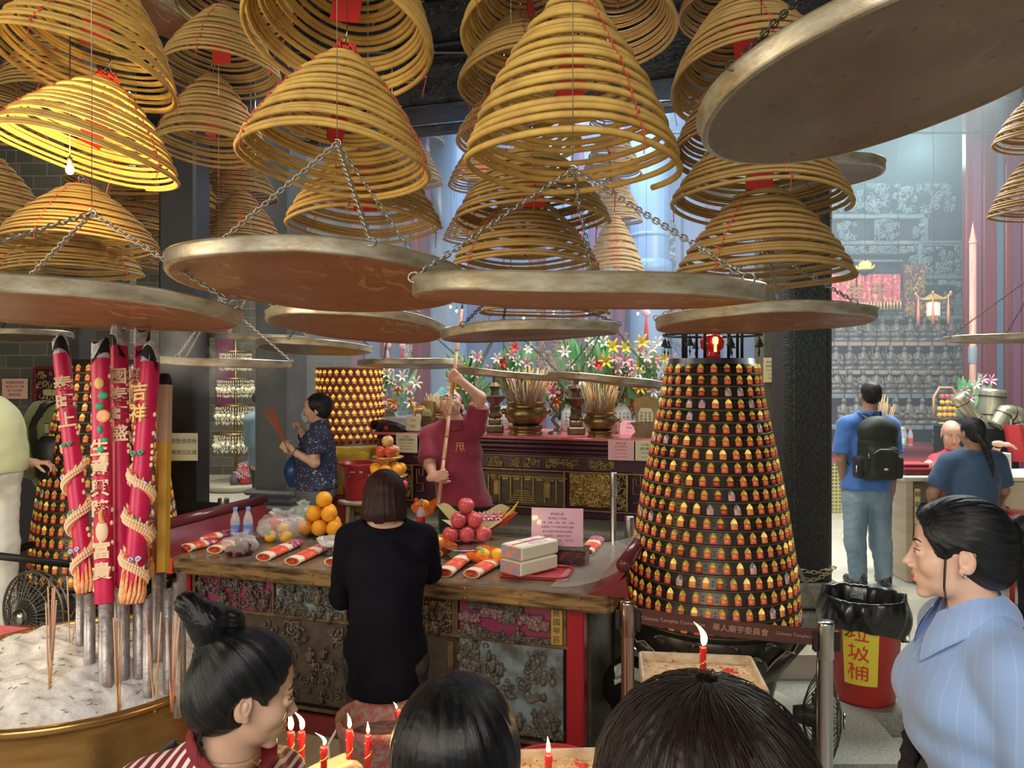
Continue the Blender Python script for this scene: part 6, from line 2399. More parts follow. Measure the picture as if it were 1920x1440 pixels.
def dragon_stick(bpx,bpy,tpx,tpy,d0,d1,r,label,seed,chars='',flip=1,fruit_deco=False,dragon=True,paint=None):
 a, t=P(bpx,bpy,d0), P(tpx,tpy,d1)
 L=(t-a).length
 up=(t-a).normalized()
 root=thing('dragon_joss_stick',label,'joss stick',a,group=None)
 q=up.to_track_quat('Z','Y')
 root.rotation_mode='QUATERNION'
 M=Matrix.Identity(3)
 yy=Vector((0,1,0))-up*up.y
 yy.normalize()
 xx=yy.cross(up)
 M=Matrix((xx,yy,up)).transposed()
 root.rotation_quaternion=M.to_quaternion()
 rr=Rnd(seed)
 def sec(z,ang):
  k=1+.05*cos(3*ang+seed)+.03*sin(z*14+seed)
  return r*k*(1. if z<L*.93 else .97)
 mb=MB()
 nz, ns=40, 22
 top=L*.93
 mb.grid(lambda u,v:(sec(v*top,2*PI*u)*cos(2*PI*u),sec(v*top,2*PI*u)*sin(2*PI*u),v*top),ns,nz,closed_u=True)
 mb.lathe([(r*1.,0),(0,-0.)],seg=12)
 mb.build('stick',pink_w,root)
 MB().grid(lambda u,v:((r*(1.-.02*v))*cos(2*PI*u),(r*(1.005-.02*v))*sin(2*PI*u),top-.012+.03*sin(2*PI*u+seed)*1+v*(.03+.02*sin(4*PI*u+seed))),22,4,closed_u=True).build('charred_band',burnt,root)
 mb=MB()
 mb.grid(lambda u,v:(r*(.96-.08*v+.06*sin(11*u*6.28+v*9))*cos(2*PI*u),r*(.96-.08*v+.06*sin(9*u*6.28))*sin(2*PI*u),top-0.+v*(L*.07+.012*sin(2*PI*u*2+seed))),30,8,closed_u=True)
 mb.lathe([(r*.85,L-.002),(0,L-.004)],seg=14)
 mb.build('ash_tip',ashtip,root)
 mb=MB()
 for k in range(int(L/.02)):
  z=.02+k*.02
  if z>L*.86:
   break
  for sgn in(-1,1):
   if rr.random()<.35:
    an=-PI/2+sgn*(1.45+rr.uniform(-.1,.1))
    mb.sphere((r*1.03*cos(an),r*1.03*sin(an),z),(.006,.006,.008),6,4)
 mb.build('beading',dec_c,root)['kind']='stuff'
 if chars:
  z=L*.8
  for ch in chars:
   an=-PI/2+.35*flip
   qv=Vector((r*1.06*cos(an),r*1.06*sin(an),z))
   writing('character',ch,frame(qv,(-sin(an),cos(an),0),(cos(an),sin(an),0)),r*2.1,dec_c if seed%2 else dec_y,root,depth=.004,bold=.0012)
   z-=r*2.35
 if fruit_deco:
  z=L*.83
  for k, (mt,rx,rz)in enumerate(((dec_y,.55,.7),(dec_g,.6,.45),(dec_g,.5,.4),(dec_o,.8,.75),(dec_g,.3,.5),(dec_g,.55,.3),(dec_g,.5,.4),(dec_c,.55,.8))):
   an=-PI/2+.3+.35*(k%2)
   mb=MB().sphere((r*1.*cos(an),r*1.*sin(an),z),(r*rx,r*.35,r*rz),12,8)
   mb.build('fruit_ornament',mt,root)
   z-=r*(rz+.75)
 if dragon:
  turns=3.3
  n=110
  z0, z1=L*.04, L*.56
  pts, rad=[], []
  for k in range(n):
   t2=k/(n-1)
   an=flip*2*PI*turns*t2-PI/2+seed
   rr0=r*1.05
   pts.append((rr0*cos(an),rr0*sin(an),z0+(z1-z0)*t2))
   rad.append(r*(.34+.2*sin(PI*min(1,t2*1.1))))
  MB().tube(pts,rad,8).build('dragon_body',dec_o,root)
  mb=MB()
  for k in range(2,n-2):
   p=Vector(pts[k])
   o=Vector((p.x,p.y,0)).normalized()
   tg=(Vector(pts[k+1])-Vector(pts[k-1])).normalized()
   sd=o.cross(tg)
   for s in(-1,0,1):
    c=p+o*rad[k]*(.95 if s==0 else .7)+sd*rad[k]*.62*s+tg*(.004 if s==0 else 0)
    mb.sphere(c,(.0055,.0055,.0055),5,3)
  mb.build('dragon_scales',dec_c,root)['kind']='stuff'
  mb=MB()
  for k in range(0,n,3):
   p=Vector(pts[k])
   o=Vector((p.x,p.y,0)).normalized()
   mb.tube([p+Vector((0,0,rad[k]))+o*.006,p+Vector((0,0,rad[k]*1.9))+o*.012],[.006,.001],4)
  mb.build('dragon_spines',dec_c,root)['kind']='stuff'
  for k, zz in enumerate((.16,.3,.44,.56)):
   an=-PI/2+(-.4+.5*(k%2))*flip
   c=Vector((r*1.12*cos(an),r*1.12*sin(an),L*zz))
   mb=MB()
   for q in range(2):
    c2=c+Vector((.4*r*(q-.5)*2,0,.1*r*q))
    mb.tube([c2+Vector((r*.3*(1-s/12)*cos(s*.8),-.003,r*.34*(1-s/12)*sin(s*.8)))for s in range(10)],r*.11,5)
   mb.build('cloud_ornament',dec_b if k%2==0 else dec_g,root)
  mb=MB()
  for k in range(16):
   an=k*2*PI/16
   mb.tube([(r*1.*cos(an),r*sin(an),.002),(r*1.15*cos(an+.2),r*1.15*sin(an+.2),.03),(r*1.1*cos(an+.3),r*1.1*sin(an+.3),.07+.02*(k%3))],[.005,.007,.002],5)
  mb.build('foot_tufts',dec_o,root)['kind']='stuff'
 return root
dragon_stick(164,1112,112,634,2.46,2.62,.0265,'magenta dragon joss stick leaning left, leftmost of the five',3,chars='泰旺上',flip=1)
dragon_stick(197,1130,188,640,2.36,2.46,.0275,'magenta joss stick with green and orange fruit and cream characters, second from left',2,chars='',fruit_deco=True,dragon=False)
dragon_stick(230,1098,222,618,2.42,2.55,.0265,'magenta joss stick with faint gold characters, third from left',5,chars='國泰旺盛',flip=1,dragon=False)
dragon_stick(247,1132,284,648,2.34,2.5,.029,'magenta dragon joss stick leaning right with green collars, nearest the right',4,chars='吉祥',flip=-1)
dragon_stick(268,1085,266,620,2.48,2.62,.026,'magenta dragon joss stick behind the right leaning one',7,chars='興隆',flip=-1)
# characters down the fruit-decorated stick
st = [o for o in bpy.data.objects if o.name.startswith('dragon_joss_stick')][1]
z = .47
for ch in '生意興隆富貴':
 an=-PI/2+.25
 r=.0275
 writing('character',ch,frame(Vector((r*1.07*cos(an),r*1.07*sin(an),z)),(-sin(an),cos(an),0),(cos(an),sin(an),0)),.054,dec_c,st,depth=.004,bold=.0015)
 z-=.062
 if ch=='隆':
  MB().tube([(.012,-r*1.05,z+.02),(.006,-r*1.1,z+.05),(.016,-r*1.05,z+.075)],[.009,.007,.002],6).build('flame_ornament',dec_o,st)
  MB().sphere((.008,-r*.9,z-.005),(.02,.012,.034),10,8).build('gourd_ornament',dec_c,st)
  z-=.065
a, t = P(303,1072,2.52), P(309,708,2.6)
root = thing('yellow_joss_stick','thick yellow joss stick with tan paper top and black tip, right of dragon sticks','joss stick',a)
M = (t-a).normalized()
L = (t-a).length
root.rotation_euler = M.to_track_quat('Z','Y').to_euler()
MB().lathe([(.024,0),(.024,L*.66),(0,L*.66)],seg=6).build('stick',PMat('ochre_yellow_incense',(.62,.36,.03),.5),root,smooth=False)
MB().lathe([(.0245,L*.66),(.0245,L*.96),(0,L*.96)],seg=6).build('paper_sleeve',PMat('tan_sleeve',(.52,.36,.24),.7),root,smooth=False)
MB().lathe([(.023,L*.955),(.022,L*.99),(.014,L*1.02),(0,L*.99)],seg=6).build('black_tip',burnt,root,smooth=False)
a, t = P(318,1078,2.6), P(322,730,2.68)
root = thing('yellow_joss_stick','second yellow joss stick half hidden behind the thick one','joss stick',a)
root.rotation_euler = (t-a).normalized().to_track_quat('Z','Y').to_euler()
root.location.x-=.03
MB().lathe([(0,-.3),(.018,-.3),(.018,.55),(0,.55)],seg=6).build('stick',MATS['ochre_yellow_incense'],root,smooth=False)
# thin joss sticks in the ash
thin = [(92,1300,86,1130,2.3),(93,1296,103,1100,2.31),(95,1290,106,1125,2.33),(96,1292,90,1100,2.35),(92,1292,99,1102,2.36),(131,1210,126,1080,2.62),(133,1215,143,1160,2.6),(173,1232,176,1080,2.55),(221,1304,213,1158,2.26),(222,1303,219,1158,2.27),(224,1300,229,1160,2.28),(220,1305,217,1165,2.265),(290,1288,273,1150,2.3),(291,1287,302,1148,2.31),(289,1286,280,1190,2.32),(321,1284,331,1133,2.3),(323,1285,339,1125,2.31),(321,1285,313,1165,2.32),(322,1284,326,1135,2.33)]
for i, (x0,y0,x1,y1,d)in enumerate(thin):
 a=P(x0,y0,d)
 a.z=ash_z(a.x,a.y)-.01
 t=P(x1,y1,d+.03)
 root=thing('thin_joss_stick','thin joss stick %s'%['at the far left of the ash','tallest in the left bunch','right of the left bunch','upright in the left bunch','beside the tallest left one','pale, standing alone near the back','short, leaning right near the back','straight against the left pipes','left in the front bunch','second in the front bunch','leaning right in the front bunch','lowest in the front bunch','leaning left in the bunch before the open pipes','leaning right in the bunch before the open pipes','short in the bunch before the open pipes','with magenta foot at the right','rightmost, leaning right','leaning left at the right','in the middle of the right bunch'][i],'joss stick',a,group='thin joss sticks in the ash')
 v=t-a
 MB().tube([(0,0,0),v*.3],.0022,5).build('foot',stick_r if i in(15,18)else stick_m,root)
 MB().tube([v*.3,v],.0026,6).build('stick',PMat('joss_paste_pinkish',(.62,.38,.26),.8),root)
# red cloth edge behind the urn
c = P(20,1216,3.2)
o = MB().grid(lambda u,v:(c.x-.5+u*.62,c.y+.1+.02*sin(9*u)+.15*v,c.z+.02*sin(5*u)-.02+.03*v),20,4).build('red_cloth',cloth_r)
tb = thing('low_table','low table with a red cloth behind the ash urn','table',(c.x-.2,3.35,LZ))
o.parent = tb
o.location = (-(c.x-.2),-3.35,-LZ)
MB().bevbox((0,0,(c.z-LZ)-.03),(.66,.34,.05),.01).build('top',lacq,tb,smooth=False)
for sx_ in(-.28,.28):
 for sy_ in(-.12,.12):
  MB().bevbox((sx_,sy_,(c.z-LZ-.05)/2),(.04,.04,c.z-LZ-.05),.006).build('leg',lacq,tb,smooth=False)
# -- barriers, fans, bin, buckets, candles
belt_m = PMat('brown_barrier_belt',(.085,.028,.022),.45)
bronze_post = PMat('rosy_polished_post',(.5,.33,.27),.22,.95)
belt_txt = PMat('belt_lettering',(.42,.26,.2),.6)
def post(px,topy,d,z0,label,mat=steel,r=.03,cas=True):
 zt=EYE+(700-topy)/F*d
 x=(px-960)/F*d
 root=thing('barrier_post',label,'barrier post',(x,d,z0))
 h=zt-z0
 MB().lathe([(0,0),(.16,0),(.165,.012),(.12,.022),(.04,.03),(r,.04),(r,h-.16)],seg=28).build('stem',mat,root)
 MB().lathe([(r*1.05,h-.16),(r*1.18,h-.155),(r*1.18,h-.01),(r*1.1,h),(0,h)],seg=28).build('head',mat,root)
 if cas:
  MB().bevbox((r*1.5,0,h-.085),(.03,.03,.085),.005).build('cassette',black_m,root,smooth=False)
  MB().bevbox((-r*1.5,0,h-.085),(.02,.03,.085),.005).build('cassette',black_m,root,smooth=False)
 return root, Vector((x,d,zt))
rA, pA = post(1548,1165,3.29,LZ,'steel barrier post in front of the fan and red bin, nearest of the posts')
rB, pB = post(1177,1127,3.52,LZ,'rosy steel barrier post between the offering table and the lamp tower',bronze_post)
za = pA.z-.065
zb = pB.z-.065
a = pB+Vector((.035,0,0));a.z = zb
b2 = pA+Vector((.03,-.02,0));b2.z = za
belt = thing('barrier_belt','brown barrier belt lettered with the committee name, stretched before the lamp tower','barrier belt',a)
v = b2-a
L = v.length
xd = v.normalized()
zd = Vector((0,0,1))
nrm = xd.cross(zd).normalized()
mb = MB()
mb.grid(lambda u,w:v*u+Vector((0,0,(w-.5)*.072-.012*sin(PI*u))),20,3)
mb.grid(lambda u,w:v*u+nrm*-.002+Vector((0,0,(w-.5)*.072-.012*sin(PI*u))),20,3)
mb.build('band',belt_m,belt)
face = nrm if nrm.y<0 else-nrm
for txt, u, s in(('Chinese Temples Committee',.2,.024),('華人廟宇委員會',.545,.034),('Chinese Temples Committee',.86,.02)):
 q=v*u+Vector((0,0,-.012*sin(PI*u)))+face*.004
 writing('lettering',txt,frame(q,xd,face),s,belt_txt,belt)
post(1180,968,4.95,0,'slim steel post behind the right end of the offering table',r=.026,cas=False)
post(1150,886,5.15,0,'chrome post before the gilt deer carving of the altar',r=.02,cas=False)
rC, pC = post(419,934,5.95,0,'steel post head at the left rear corner of the offering table',r=.036)
q = P(300,945,5.6)
belt2 = thing('barrier_belt','black barrier belt running from the left rear post behind the joss sticks','barrier belt',q)
v = pC+Vector((-.03,0,-.07))-q
mb = MB().grid(lambda u,w:v*u+Vector((0,0,(w-.5)*.07)),8,3)
mb.grid(lambda u,w:v*u+Vector((0,.003,(w-.5)*.07)),8,3)
mb.build('band',black_m,belt2)
# black rails at the left edge
for i, (x0,y0,x1,y1,dd,lab)in enumerate(((-60,1060,100,1008,4.6,'upper black rail at the left edge'),(-60,1036,150,1060,4.2,'lower black rail crossing towards the left lamp tower'))):
 a, b2=P(x0,y0,dd), P(x1,y1,dd+.3)
 o=MB().tube([a,b2],.024,6).tube([b2,(b2.x,b2.y,LZ if b2.y<4.75 else 0)],.022,6).build('black_rail',black_m)
 tag(o,lab,'rail')
# ---- fans
def fan(c,z0,Rf,yaw,label,tiltx=0):
 root=thing('floor_fan',label,'fan',(c.x,c.y,z0),(0,0,yaw))
 h=c.z-z0
 MB().bevbox((0,.05,.015),(.34,.26,.03),.01).build('foot',black_m,root,smooth=False)
 MB().tube([(-.2,.05,.02),(-Rf-.03,.05,h*.6),(-Rf-.02,.05,h)],.01,6).build('stand',black_m,root)
 MB().tube([(.2,.05,.02),(Rf+.03,.05,h*.6),(Rf+.02,.05,h)],.01,6).build('stand',black_m,root)
 cg=MB()
 for k in range(36):
  a=2*PI*k/36
  pts=[Vector((cos(a)*Rf*t,-.075*cos(t*PI/2)-0.,h+sin(a)*Rf*t))for t in(.18,.4,.6,.8,.95,1)]
  cg.tube(pts,.0022,4)
  pts=[Vector((cos(a)*Rf*t,.1*cos(t*PI/2),h+sin(a)*Rf*t))for t in(.2,.5,.8,1)]
  cg.tube(pts,.0022,4)
 Mx=MRot(R(90),3,'X')
 for t in(1.,.72,.45,.2):
  cg.torus((0,-.075*cos(t*PI/2),h),Rf*t,.0035 if t<1 else .007,Mx,seg=40,sides=5)
 cg.torus((0,.03,h),Rf*1.,.006,Mx,seg=40,sides=5)
 cg.build('grille',PMat('grille_wire',(.16,.15,.13),.35,.7),root)
 for k in range(3):
  a=2*PI*k/3
  def fn(u,v):
   rad=Rf*(.15+.72*v)
   w=(u-.5)*(.9-.3*v)
   aa=a+w
   return(rad*cos(aa),.02+.05*(u-.5),h+rad*sin(aa))
  MB().grid(fn,6,6).build('blade',black_m,root)
 MB().lathe([(0,0),(.045,0),(.05,.01),(.05,.09),(.035,.15),(0,.15)],c=(0,-.01,h),M=MRot(R(-90),3,'X'),seg=20).build('motor',black_m,root)
 MB().lathe([(0,0),(.035,0),(.04,-.01),(0,-.012)],c=(0,-.08,h),M=MRot(R(-90),3,'X'),seg=20).build('badge',steel,root)
 return root
fan(P(1546,1346,3.62),LZ,.255,R(68),'black wire floor fan behind the nearest barrier post')
fan(P(62,1150,4.1),LZ,.22,R(-20),'black floor fan behind the ash urn at the left edge')
# ---- red bin
c = P(1622,1312,4.47)
z0 = -.15
bin_ = thing('waste_bin','red round rubbish bin with black liner and yellow Chinese label','bin',(c.x,4.5,z0))
MB().lathe([(0,0),(.165,0),(.175,.02),(.215,.52),(.23,.53),(.23,.56),(.215,.565),(.16,.02)],seg=44).build('body',PMat('red_bin_plastic',(.5,.035,.03),.35,noise=(7,.4,.7,(.4,.03,.025))),bin_)
liner = PMat('black_liner_film',(.012,.013,.013),.22,spec=.7)
mb = MB()
def fn(u,v):
 a=2*PI*u
 n1=.009*sin(7*a+5*v+2*sin(3*a))+.005*sin(23*a-9*v+3*sin(5*a))
 if v<.6:
  t=v/.6
  low=.36+.06*sin(a*1.+2.4)-.09*cos(a-.3)
  z=low+(.6-low)*t
  r=.232+.018*sin(t*PI)+n1
 else:
  t=(v-.6)/.4
  z=.6+.02*sin(PI*t)-.2*t*t+n1*.5
  r=.232-.06*t+n1
 return(r*cos(a),r*sin(a),z)
mb.grid(fn,90,22,closed_u=True)
mb.grid(lambda u,v:((u-.5)*.34,(v-.5)*.34,.41+.03*sin(17*u)*cos(13*v)),16,16)
mb.build('liner',liner,bin_)
mb = MB()
mb.grid(lambda u,v:(-.1+.08*u,-.06+.05*sin(3*u),.58+.05*v+.02*sin(7*v)),5,5)
mb.build('film_scrap',bag_m,bin_)
# curved label
ang0, ang1 = -PI/2-.95, -PI/2-.02
mb = MB()
def lab(u,v):
 a=ang0+(ang1-ang0)*u
 z=.13+.36*v
 r=.177+.04*(z/.52)+.002
 return(r*cos(a),r*sin(a),z)
mb.grid(lab,12,4)
mb.build('yellow_label',PMat('yellow_sticker',(.82,.68,.06),.5),bin_)
am = ang0+(ang1-ang0)*.45
for k, ch in enumerate('垃圾桶'):
 z=.43-.11*k
 r=.177+.04*(z/.52)+.006
 writing('character',ch,frame(Vector((r*cos(am),r*sin(am),z)),(-sin(am),cos(am),0),(cos(am),sin(am),.08)),.12,red_paper,bin_)
# ---- chain slung round the black pillar
mb = MB()
for(x0,y0,x1,y1,sg)in((1478,1056,1566,1062,.05),(1566,1062,1500,1085,.04)):
 chain_mb(P(x0,y0,5.11),P(x1,y1,5.09),sag=sg,link=.045,r=.004,mb=mb)
tag(mb.build('hanging_chain',PMat('yellowed_chain',(.45,.4,.22),.4,.6)),'chain slung across the foot of the black granite pillar','chain')
mb = MB()
a, b2 = P(1482,1035,5.1), PZ(1572,1222,.01)
mb.bevbox(((a+b2)/2),((b2-a).length,.006,.03),.002,rot=Matrix((((b2-a).normalized()),Vector((0,1,0)),Vector((0,0,1)))).transposed()if False else(b2-a).to_track_quat('X','Z').to_matrix())
tag(mb.build('slanting_batten',PMat('grey_batten',(.16,.15,.13),.5),smooth=False),'thin grey batten slanting from the pillar foot to the bin','batten')
# ---- notices on pillars and walls
notice(P(1446,694,6.28),.125,.2,PMat('yellow_notice',(.82,.68,.34),.7),'yellow notice on the grey-green pillar, partly cut by the black one',[('多謝合作',.1),('請將香插好',.09),('Please handle',.07),('with care',.07),('Temple',.08)])
notice(P(1456,880,6.26),.06,.3,MATS['yellow_notice'],'narrow yellow strip low on the grey-green pillar',[('請',.16),('勿',.16),('觸',.16)])
notice(P(345,838,5.57),.2,.2,PMat('olive_cream_card',(.62,.6,.4),.7),'cream notice about kneeling pads on the black pillar',[('跪墊使用後',.19),('請放回此處',.19)])
notice(P(28,729,8.95),.3,.235,PMat('salmon_card',(.85,.48,.36),.7),'salmon pink notice on the olive brick wall at the left',[('本廟開放時間',.15),('每日上午八時',.15),('至下午五時',.15),('敬請留意',.15)])
mb = MB().box((P(40,700,9.05).x,9.08,3.2),(2.6,.16,6.4))
struct('wall_side',mb,brick_m)
# red framed lattice window by the left wall
c = P(92,752,8.95)
root = thing('lattice_frame','red and gilt framed carved panel at the left, behind the leaning dragon stick','panel',c)
w, h = 52/F*8.95, 124/F*8.95
mb = MB()
for(x,z,sx_,sz_)in((-w/2,0,.04,h),(w/2,0,.04,h),(0,h/2,w,.04),(0,-h/2,w,.04)):
 mb.bevbox((x,0,z),(sx_,.05,sz_),.008)
mb.build('frame',lacq,root,smooth=False)
MB().box((0,.03,0),(w,.02,h)).build('backing',lac,root,smooth=False)
s = MB()
scrolls(s,frame((0,-0.,0),(1,0,0),(0,-1,0)),w*.85,h*.9,50,5,.007,.05)
s.build('gilt_scrolls',gilt,root)
for z in(.1,-.06):
 MB().bevbox((.03,-.01,z),(w*.55,.02,.07),.005).build('gold_plaque',PMat('dull_gold_plaque',(.55,.48,.25),.5),root,smooth=False)
# dark cabinet at the left, behind the leaning people
c = P(60,872,5.6)
root = thing('dark_cabinet','black cloth-covered table at the left between the two leaning people','table',(c.x,5.8,0))
MB().bevbox((0,0,c.z/2),(.42,.5,c.z),.03).build('cover',black_m,root,smooth=False)
# ---- buckets and candle trays in the foreground
crust = PMat('waxy_crusted_red',(.42,.1,.1),.8,noise=(30,.4,.62,(.36,.3,.27)),bump=(60,.7,.01))
wax_in = PMat('wax_ash_inside',(.3,.18,.18),.9,noise=(14,.4,.65,(.16,.08,.08)),bump=(50,.8,.02))
c = P(722,1338,3.35)
bk = bucket((c.x,c.y,LZ),.2,.165,c.z-LZ,'old red bucket crusted with wax and ash left of the long black hair',mat=crust,inner=wax_in,name='wax_bucket',handles=False)
MB().tube([(-.205,0,c.z-LZ-.06),(-.24,-.03,c.z-LZ-.12),(-.23,-.05,c.z-LZ-.2),(-.19,-.06,c.z-LZ-.24)],.006,6).build('handle',white_m,bk)
c = P(1040,1436,2.9)
bk = bucket((c.x,c.y,LZ),.17,.14,c.z-LZ,'bright red bucket with a candle before it between the two rear heads',mat=PMat('bright_red_bucket',(.62,.03,.025),.35),inner=PMat('red_wax',(.55,.05,.04),.5),name='wax_bucket',handles=False)
sand_m = PMat('candle_sand',(.72,.56,.36),.9,noise=(50,.42,.62,(.5,.34,.2)),bump=(120,.6,.006))
tray_m = PMat('pale_stained_metal',(.62,.54,.42),.45,.3,noise=(20,.4,.65,(.42,.32,.22)))
def sand_tray(c,w,dpt,z,yaw,label,red=False):
 root=thing('candle_tray',label,'candle stand',(c[0],c[1],LZ),(0,0,yaw))
 h=z-LZ
 mb=MB()
 mb.bevbox((0,0,h-.05),(w,dpt,.02),.004)
 for(x,y,sx_,sy_)in((-w/2,0,.012,dpt),(w/2,0,.012,dpt),(0,dpt/2,w,.012),(0,-dpt/2,w,.012)):
  mb.bevbox((x,y,h-.025),(sx_+.001,sy_,.06),.004)
 mb.build('pan',tray_m,root,smooth=False)
 mb=MB().grid(lambda u,v:((u-.5)*(w-.012),(v-.5)*(dpt-.012),h-.022+.004*sin(19*u+3*sin(11*v))*sin(17*v)),30,24)
 o=mb.build('sand',sand_m,root)
 mb=MB()
 rr=Rnd(int(w*1000))
 for k in range(60):
  mb.sphere((rr.uniform(-.45,.45)*w,rr.uniform(-.45,.45)*dpt,h-.018),(rr.uniform(.002,.006),.003,.002),5,3)
 for k in range(10):
  mb.sphere((w*.28+rr.uniform(-.02,.02),dpt*.2+rr.uniform(-.02,.02),h-.018),(.01,.006,.003),6,4)
 mb.build('wax_drops',red_paper,root)
 for sx_ in(-1,1):
  for sy_ in(-1,1):
   MB().tube([(sx_*(w/2-.03),sy_*(dpt/2-.03),0),(sx_*(w/2-.03),sy_*(dpt/2-.03),h-.06)],.012,6).build('leg',iron,root)
 return root
c = P(1315,1262,2.62)
sand_tray((c.x,c.y+.02),.39,.3,c.z,R(-7),'cream candle tray of sand with one lit red candle in front of the lamp tower')
ZTR = .64
c = PZ(640,1500,.6)
sand_tray((c.x,c.y-.02),.48,.26,.6,R(-14),'sand tray with several lit red candles beside the bun-haired woman')
candle_red = PMat('red_candle_wax',(.72,.02,.035),.3,sss=.2)
flame_m = PMat('candle_flame',(1,.8,.4),.5,emit=(1.,.62,.22),estr=9)
flame_c = PMat('candle_flame_core',(1,.9,.7),.5,emit=(1.,.85,.6),estr=14)
candle_gold = PMat('candle_gilt_swirl',(.8,.48,.1),.4)
def candle(px,base_y,top_y,flame_y,d,label,r=.0085,lean=(0,0),blow=.3,light=.6):
 a=P(px,base_y,d)
 t=P(px,top_y,d)
 h=t.z-a.z
 root=thing('red_candle',label,'candle',a,(R(lean[1]),R(lean[0]),0),group='lit red candles')
 MB().lathe([(0,0),(r,0),(r,h*.96),(r*1.08,h*.98),(r*.9,h),(r*.5,h*.985),(0,h*.985)],seg=18).tube([(r*.9,0,h),(r*1.02,0,h*.85),(r*1.,.002,h*.7)],[.002,.003,.001],5).build('wax',candle_red,root)
 mb=MB()
 pts=[(r*1.02*cos(.9*k),r*1.02*sin(.9*k),h*(.12+.06*k))for k in range(12)]
 mb.tube(pts,.0016,4)
 mb.build('gilt_swirl',candle_gold,root)
 MB().tube([(0,0,h*.98),(.001,0,h+.008),(.003,0,h+.012)],.0012,4).build('wick',black_m,root)
 fh=(top_y-flame_y)/F*d
 def fl(s):
  mb=MB()
  pts, rad=[], []
  for k in range(14):
   t2=k/13
   pts.append((blow*fh*(.12*sin(t2*3)-.45*t2*t2),0,h+.004+fh*t2*s))
   rad.append(max(.0004,s*fh*.155*sin(PI*(t2**.62))**.9*(1-.35*t2)))
  return mb.tube(pts,rad,10)
 fl(1.).build('flame',flame_m,root)
 if light:
  point_light('candle_light',t+Vector((0,-.01,fh*.5)),light,(1,.62,.25),.02)
 return root
candle(1318,1262,1213,1168,2.5,'lit red candle in the cream tray in front of the lamp tower',r=.0105,blow=.9,light=1.2)
candle(545,1425,1372,1334,2.02,'leftmost lit red candle beside the bun-haired woman\'s chin')
candle(565,1430,1371,1336,2.04,'second lit red candle beside the bun-haired woman\'s chin',blow=1.)
candle(607,1440,1400,1377,1.98,'lit red candle whose flame blows left, above the forearm',blow=1.6)
candle(655,1446,1368,1340,2.06,'tall lit red candle with gold swirl before the crusted bucket')
candle(690,1446,1378,1356,2.1,'shorter lit red candle with gold swirl right of the tall one',blow=.1)
candle(752,1362,1330,1316,3.18,'lit red candle leaning over the crusted bucket',lean=(-14,0),r=.012,blow=.5)
candle(764,1378,1345,1332,3.14,'second lit candle in the crusted bucket next to the black hair',r=.011,blow=.3)
candle(1028,1470,1414,1384,1.98,'lit red candle between the two rear heads, before the bright bucket',r=.0095,blow=.1)
sand_tray((P(1028,1400,1.98).x,2.),.3,.2,P(1028,1465,1.98).z+.02,R(3),'small sand tray under the candle between the rear heads')
# clutter behind the table's right end
c = PZ(1165,1262,LZ+.35)
root = thing('black_bag','black bag with pale plastic heaped beside the rosy barrier post','bag',(c.x+.05,c.y,-.15))
mb = MB().grid(lambda u,v:((.15+.02*sin(12*PI*u))*cos(2*PI*u)*sin(PI*(v*.8+.15))**.5,.14*sin(2*PI*u)*sin(PI*(v*.8+.15))**.5,.02+.26*v),30,10,closed_u=True)
mb.build('bag',liner,root)
MB().grid(lambda u,v:((u-.4)*.26,-.12+.03*sin(9*v),.18+.1*v+.02*sin(8*u)),10,6).build('plastic',PMat('pale_plastic',(.6,.6,.5),.3,alpha=.7),root)
MB().tube([(.12,-.1,.25),(.16,-.16,.1),(.1,-.2,.02),(0.,-.22,.01),(-.1,-.1,.01)],.006,6).build('cable',black_m,root)
# -- right hall: desk, ducts, offerings
desk = thing('fortune_desk','pale wooden desk with red box on top where the bald man sits','desk',(P(1800,900,6.45).x,6.65,0))
dx0, dx1 = P(1697,900,6.4).x-desk.location.x, P(2060,900,6.4).x-desk.location.x
dz = EYE+(700-893)/F*6.4
pale_wood2 = PMat('pale_veneer',(.62,.5,.34),.45,noise=((2,2,14),.4,.65,(.52,.4,.26)))
MB().bevbox(((dx0+dx1)/2,0,dz-.02),(dx1-dx0+.04,.55,.04),.008).build('top',PMat('cream_desktop',(.74,.68,.54),.35),desk,smooth=False)
MB().bevbox((dx0+.04,0,(dz-.04)/2),(.06,.5,dz-.04),.006).bevbox(((dx0+.3),.2,(dz-.04)/2),(.5,.03,dz-.04),.006).build('side_panel',pale_wood2,desk,smooth=False)
MB().bevbox((dx1-.5,-.02,(dz-.04)/2),(.95,.5,dz-.05),.006).build('drawer_block',pale_wood2,desk,smooth=False)
MB().box((dx0+.1,-.255,dz*.68),(.045,.006,.36)).build('paper_strip',PMat('yellow_strip',(.75,.72,.3),.7),desk,smooth=False)
for k, ch in enumerate('解簽算命'):
 writing('character',ch,frame(Vector((dx0+.1,-.2595,dz*.68+.13-.085*k)),(1,0,0),(0,-1,0)),.05,ink,desk)
MB().box((dx0+.26,.18,dz*.6),(.16,.006,.34)).build('pink_sheet',pm['pink'],desk,smooth=False)
q = P(1735,888,6.45)
root = thing('lacquer_box','flat dark red box lying on the left end of the desk','box',(q.x,6.6,dz))
MB().bevbox((0,0,.03),(.34,.3,.06),.012).build('body',lacq,root,smooth=False)
MB().bevbox((-.03,.02,.075),(.22,.18,.03),.008).build('folded_cloth',PMat('crimson_cloth',(.42,.03,.05),.6),root,smooth=False)
q = P(1888,858,6.5)
root = thing('paper_carton','white milk-carton shaped box standing on the desk','carton',(q.x,6.55,dz))
MB().bevbox((0,0,.09),(.09,.09,.18),.006).build('carton',white_m,root,smooth=False)
MB().box((.047,0,.09),(.002,.06,.12)).build('printed_side',PMat('print_grey',(.2,.2,.2),.7,noise=(60,.45,.55,(.7,.7,.7))),root,smooth=False)
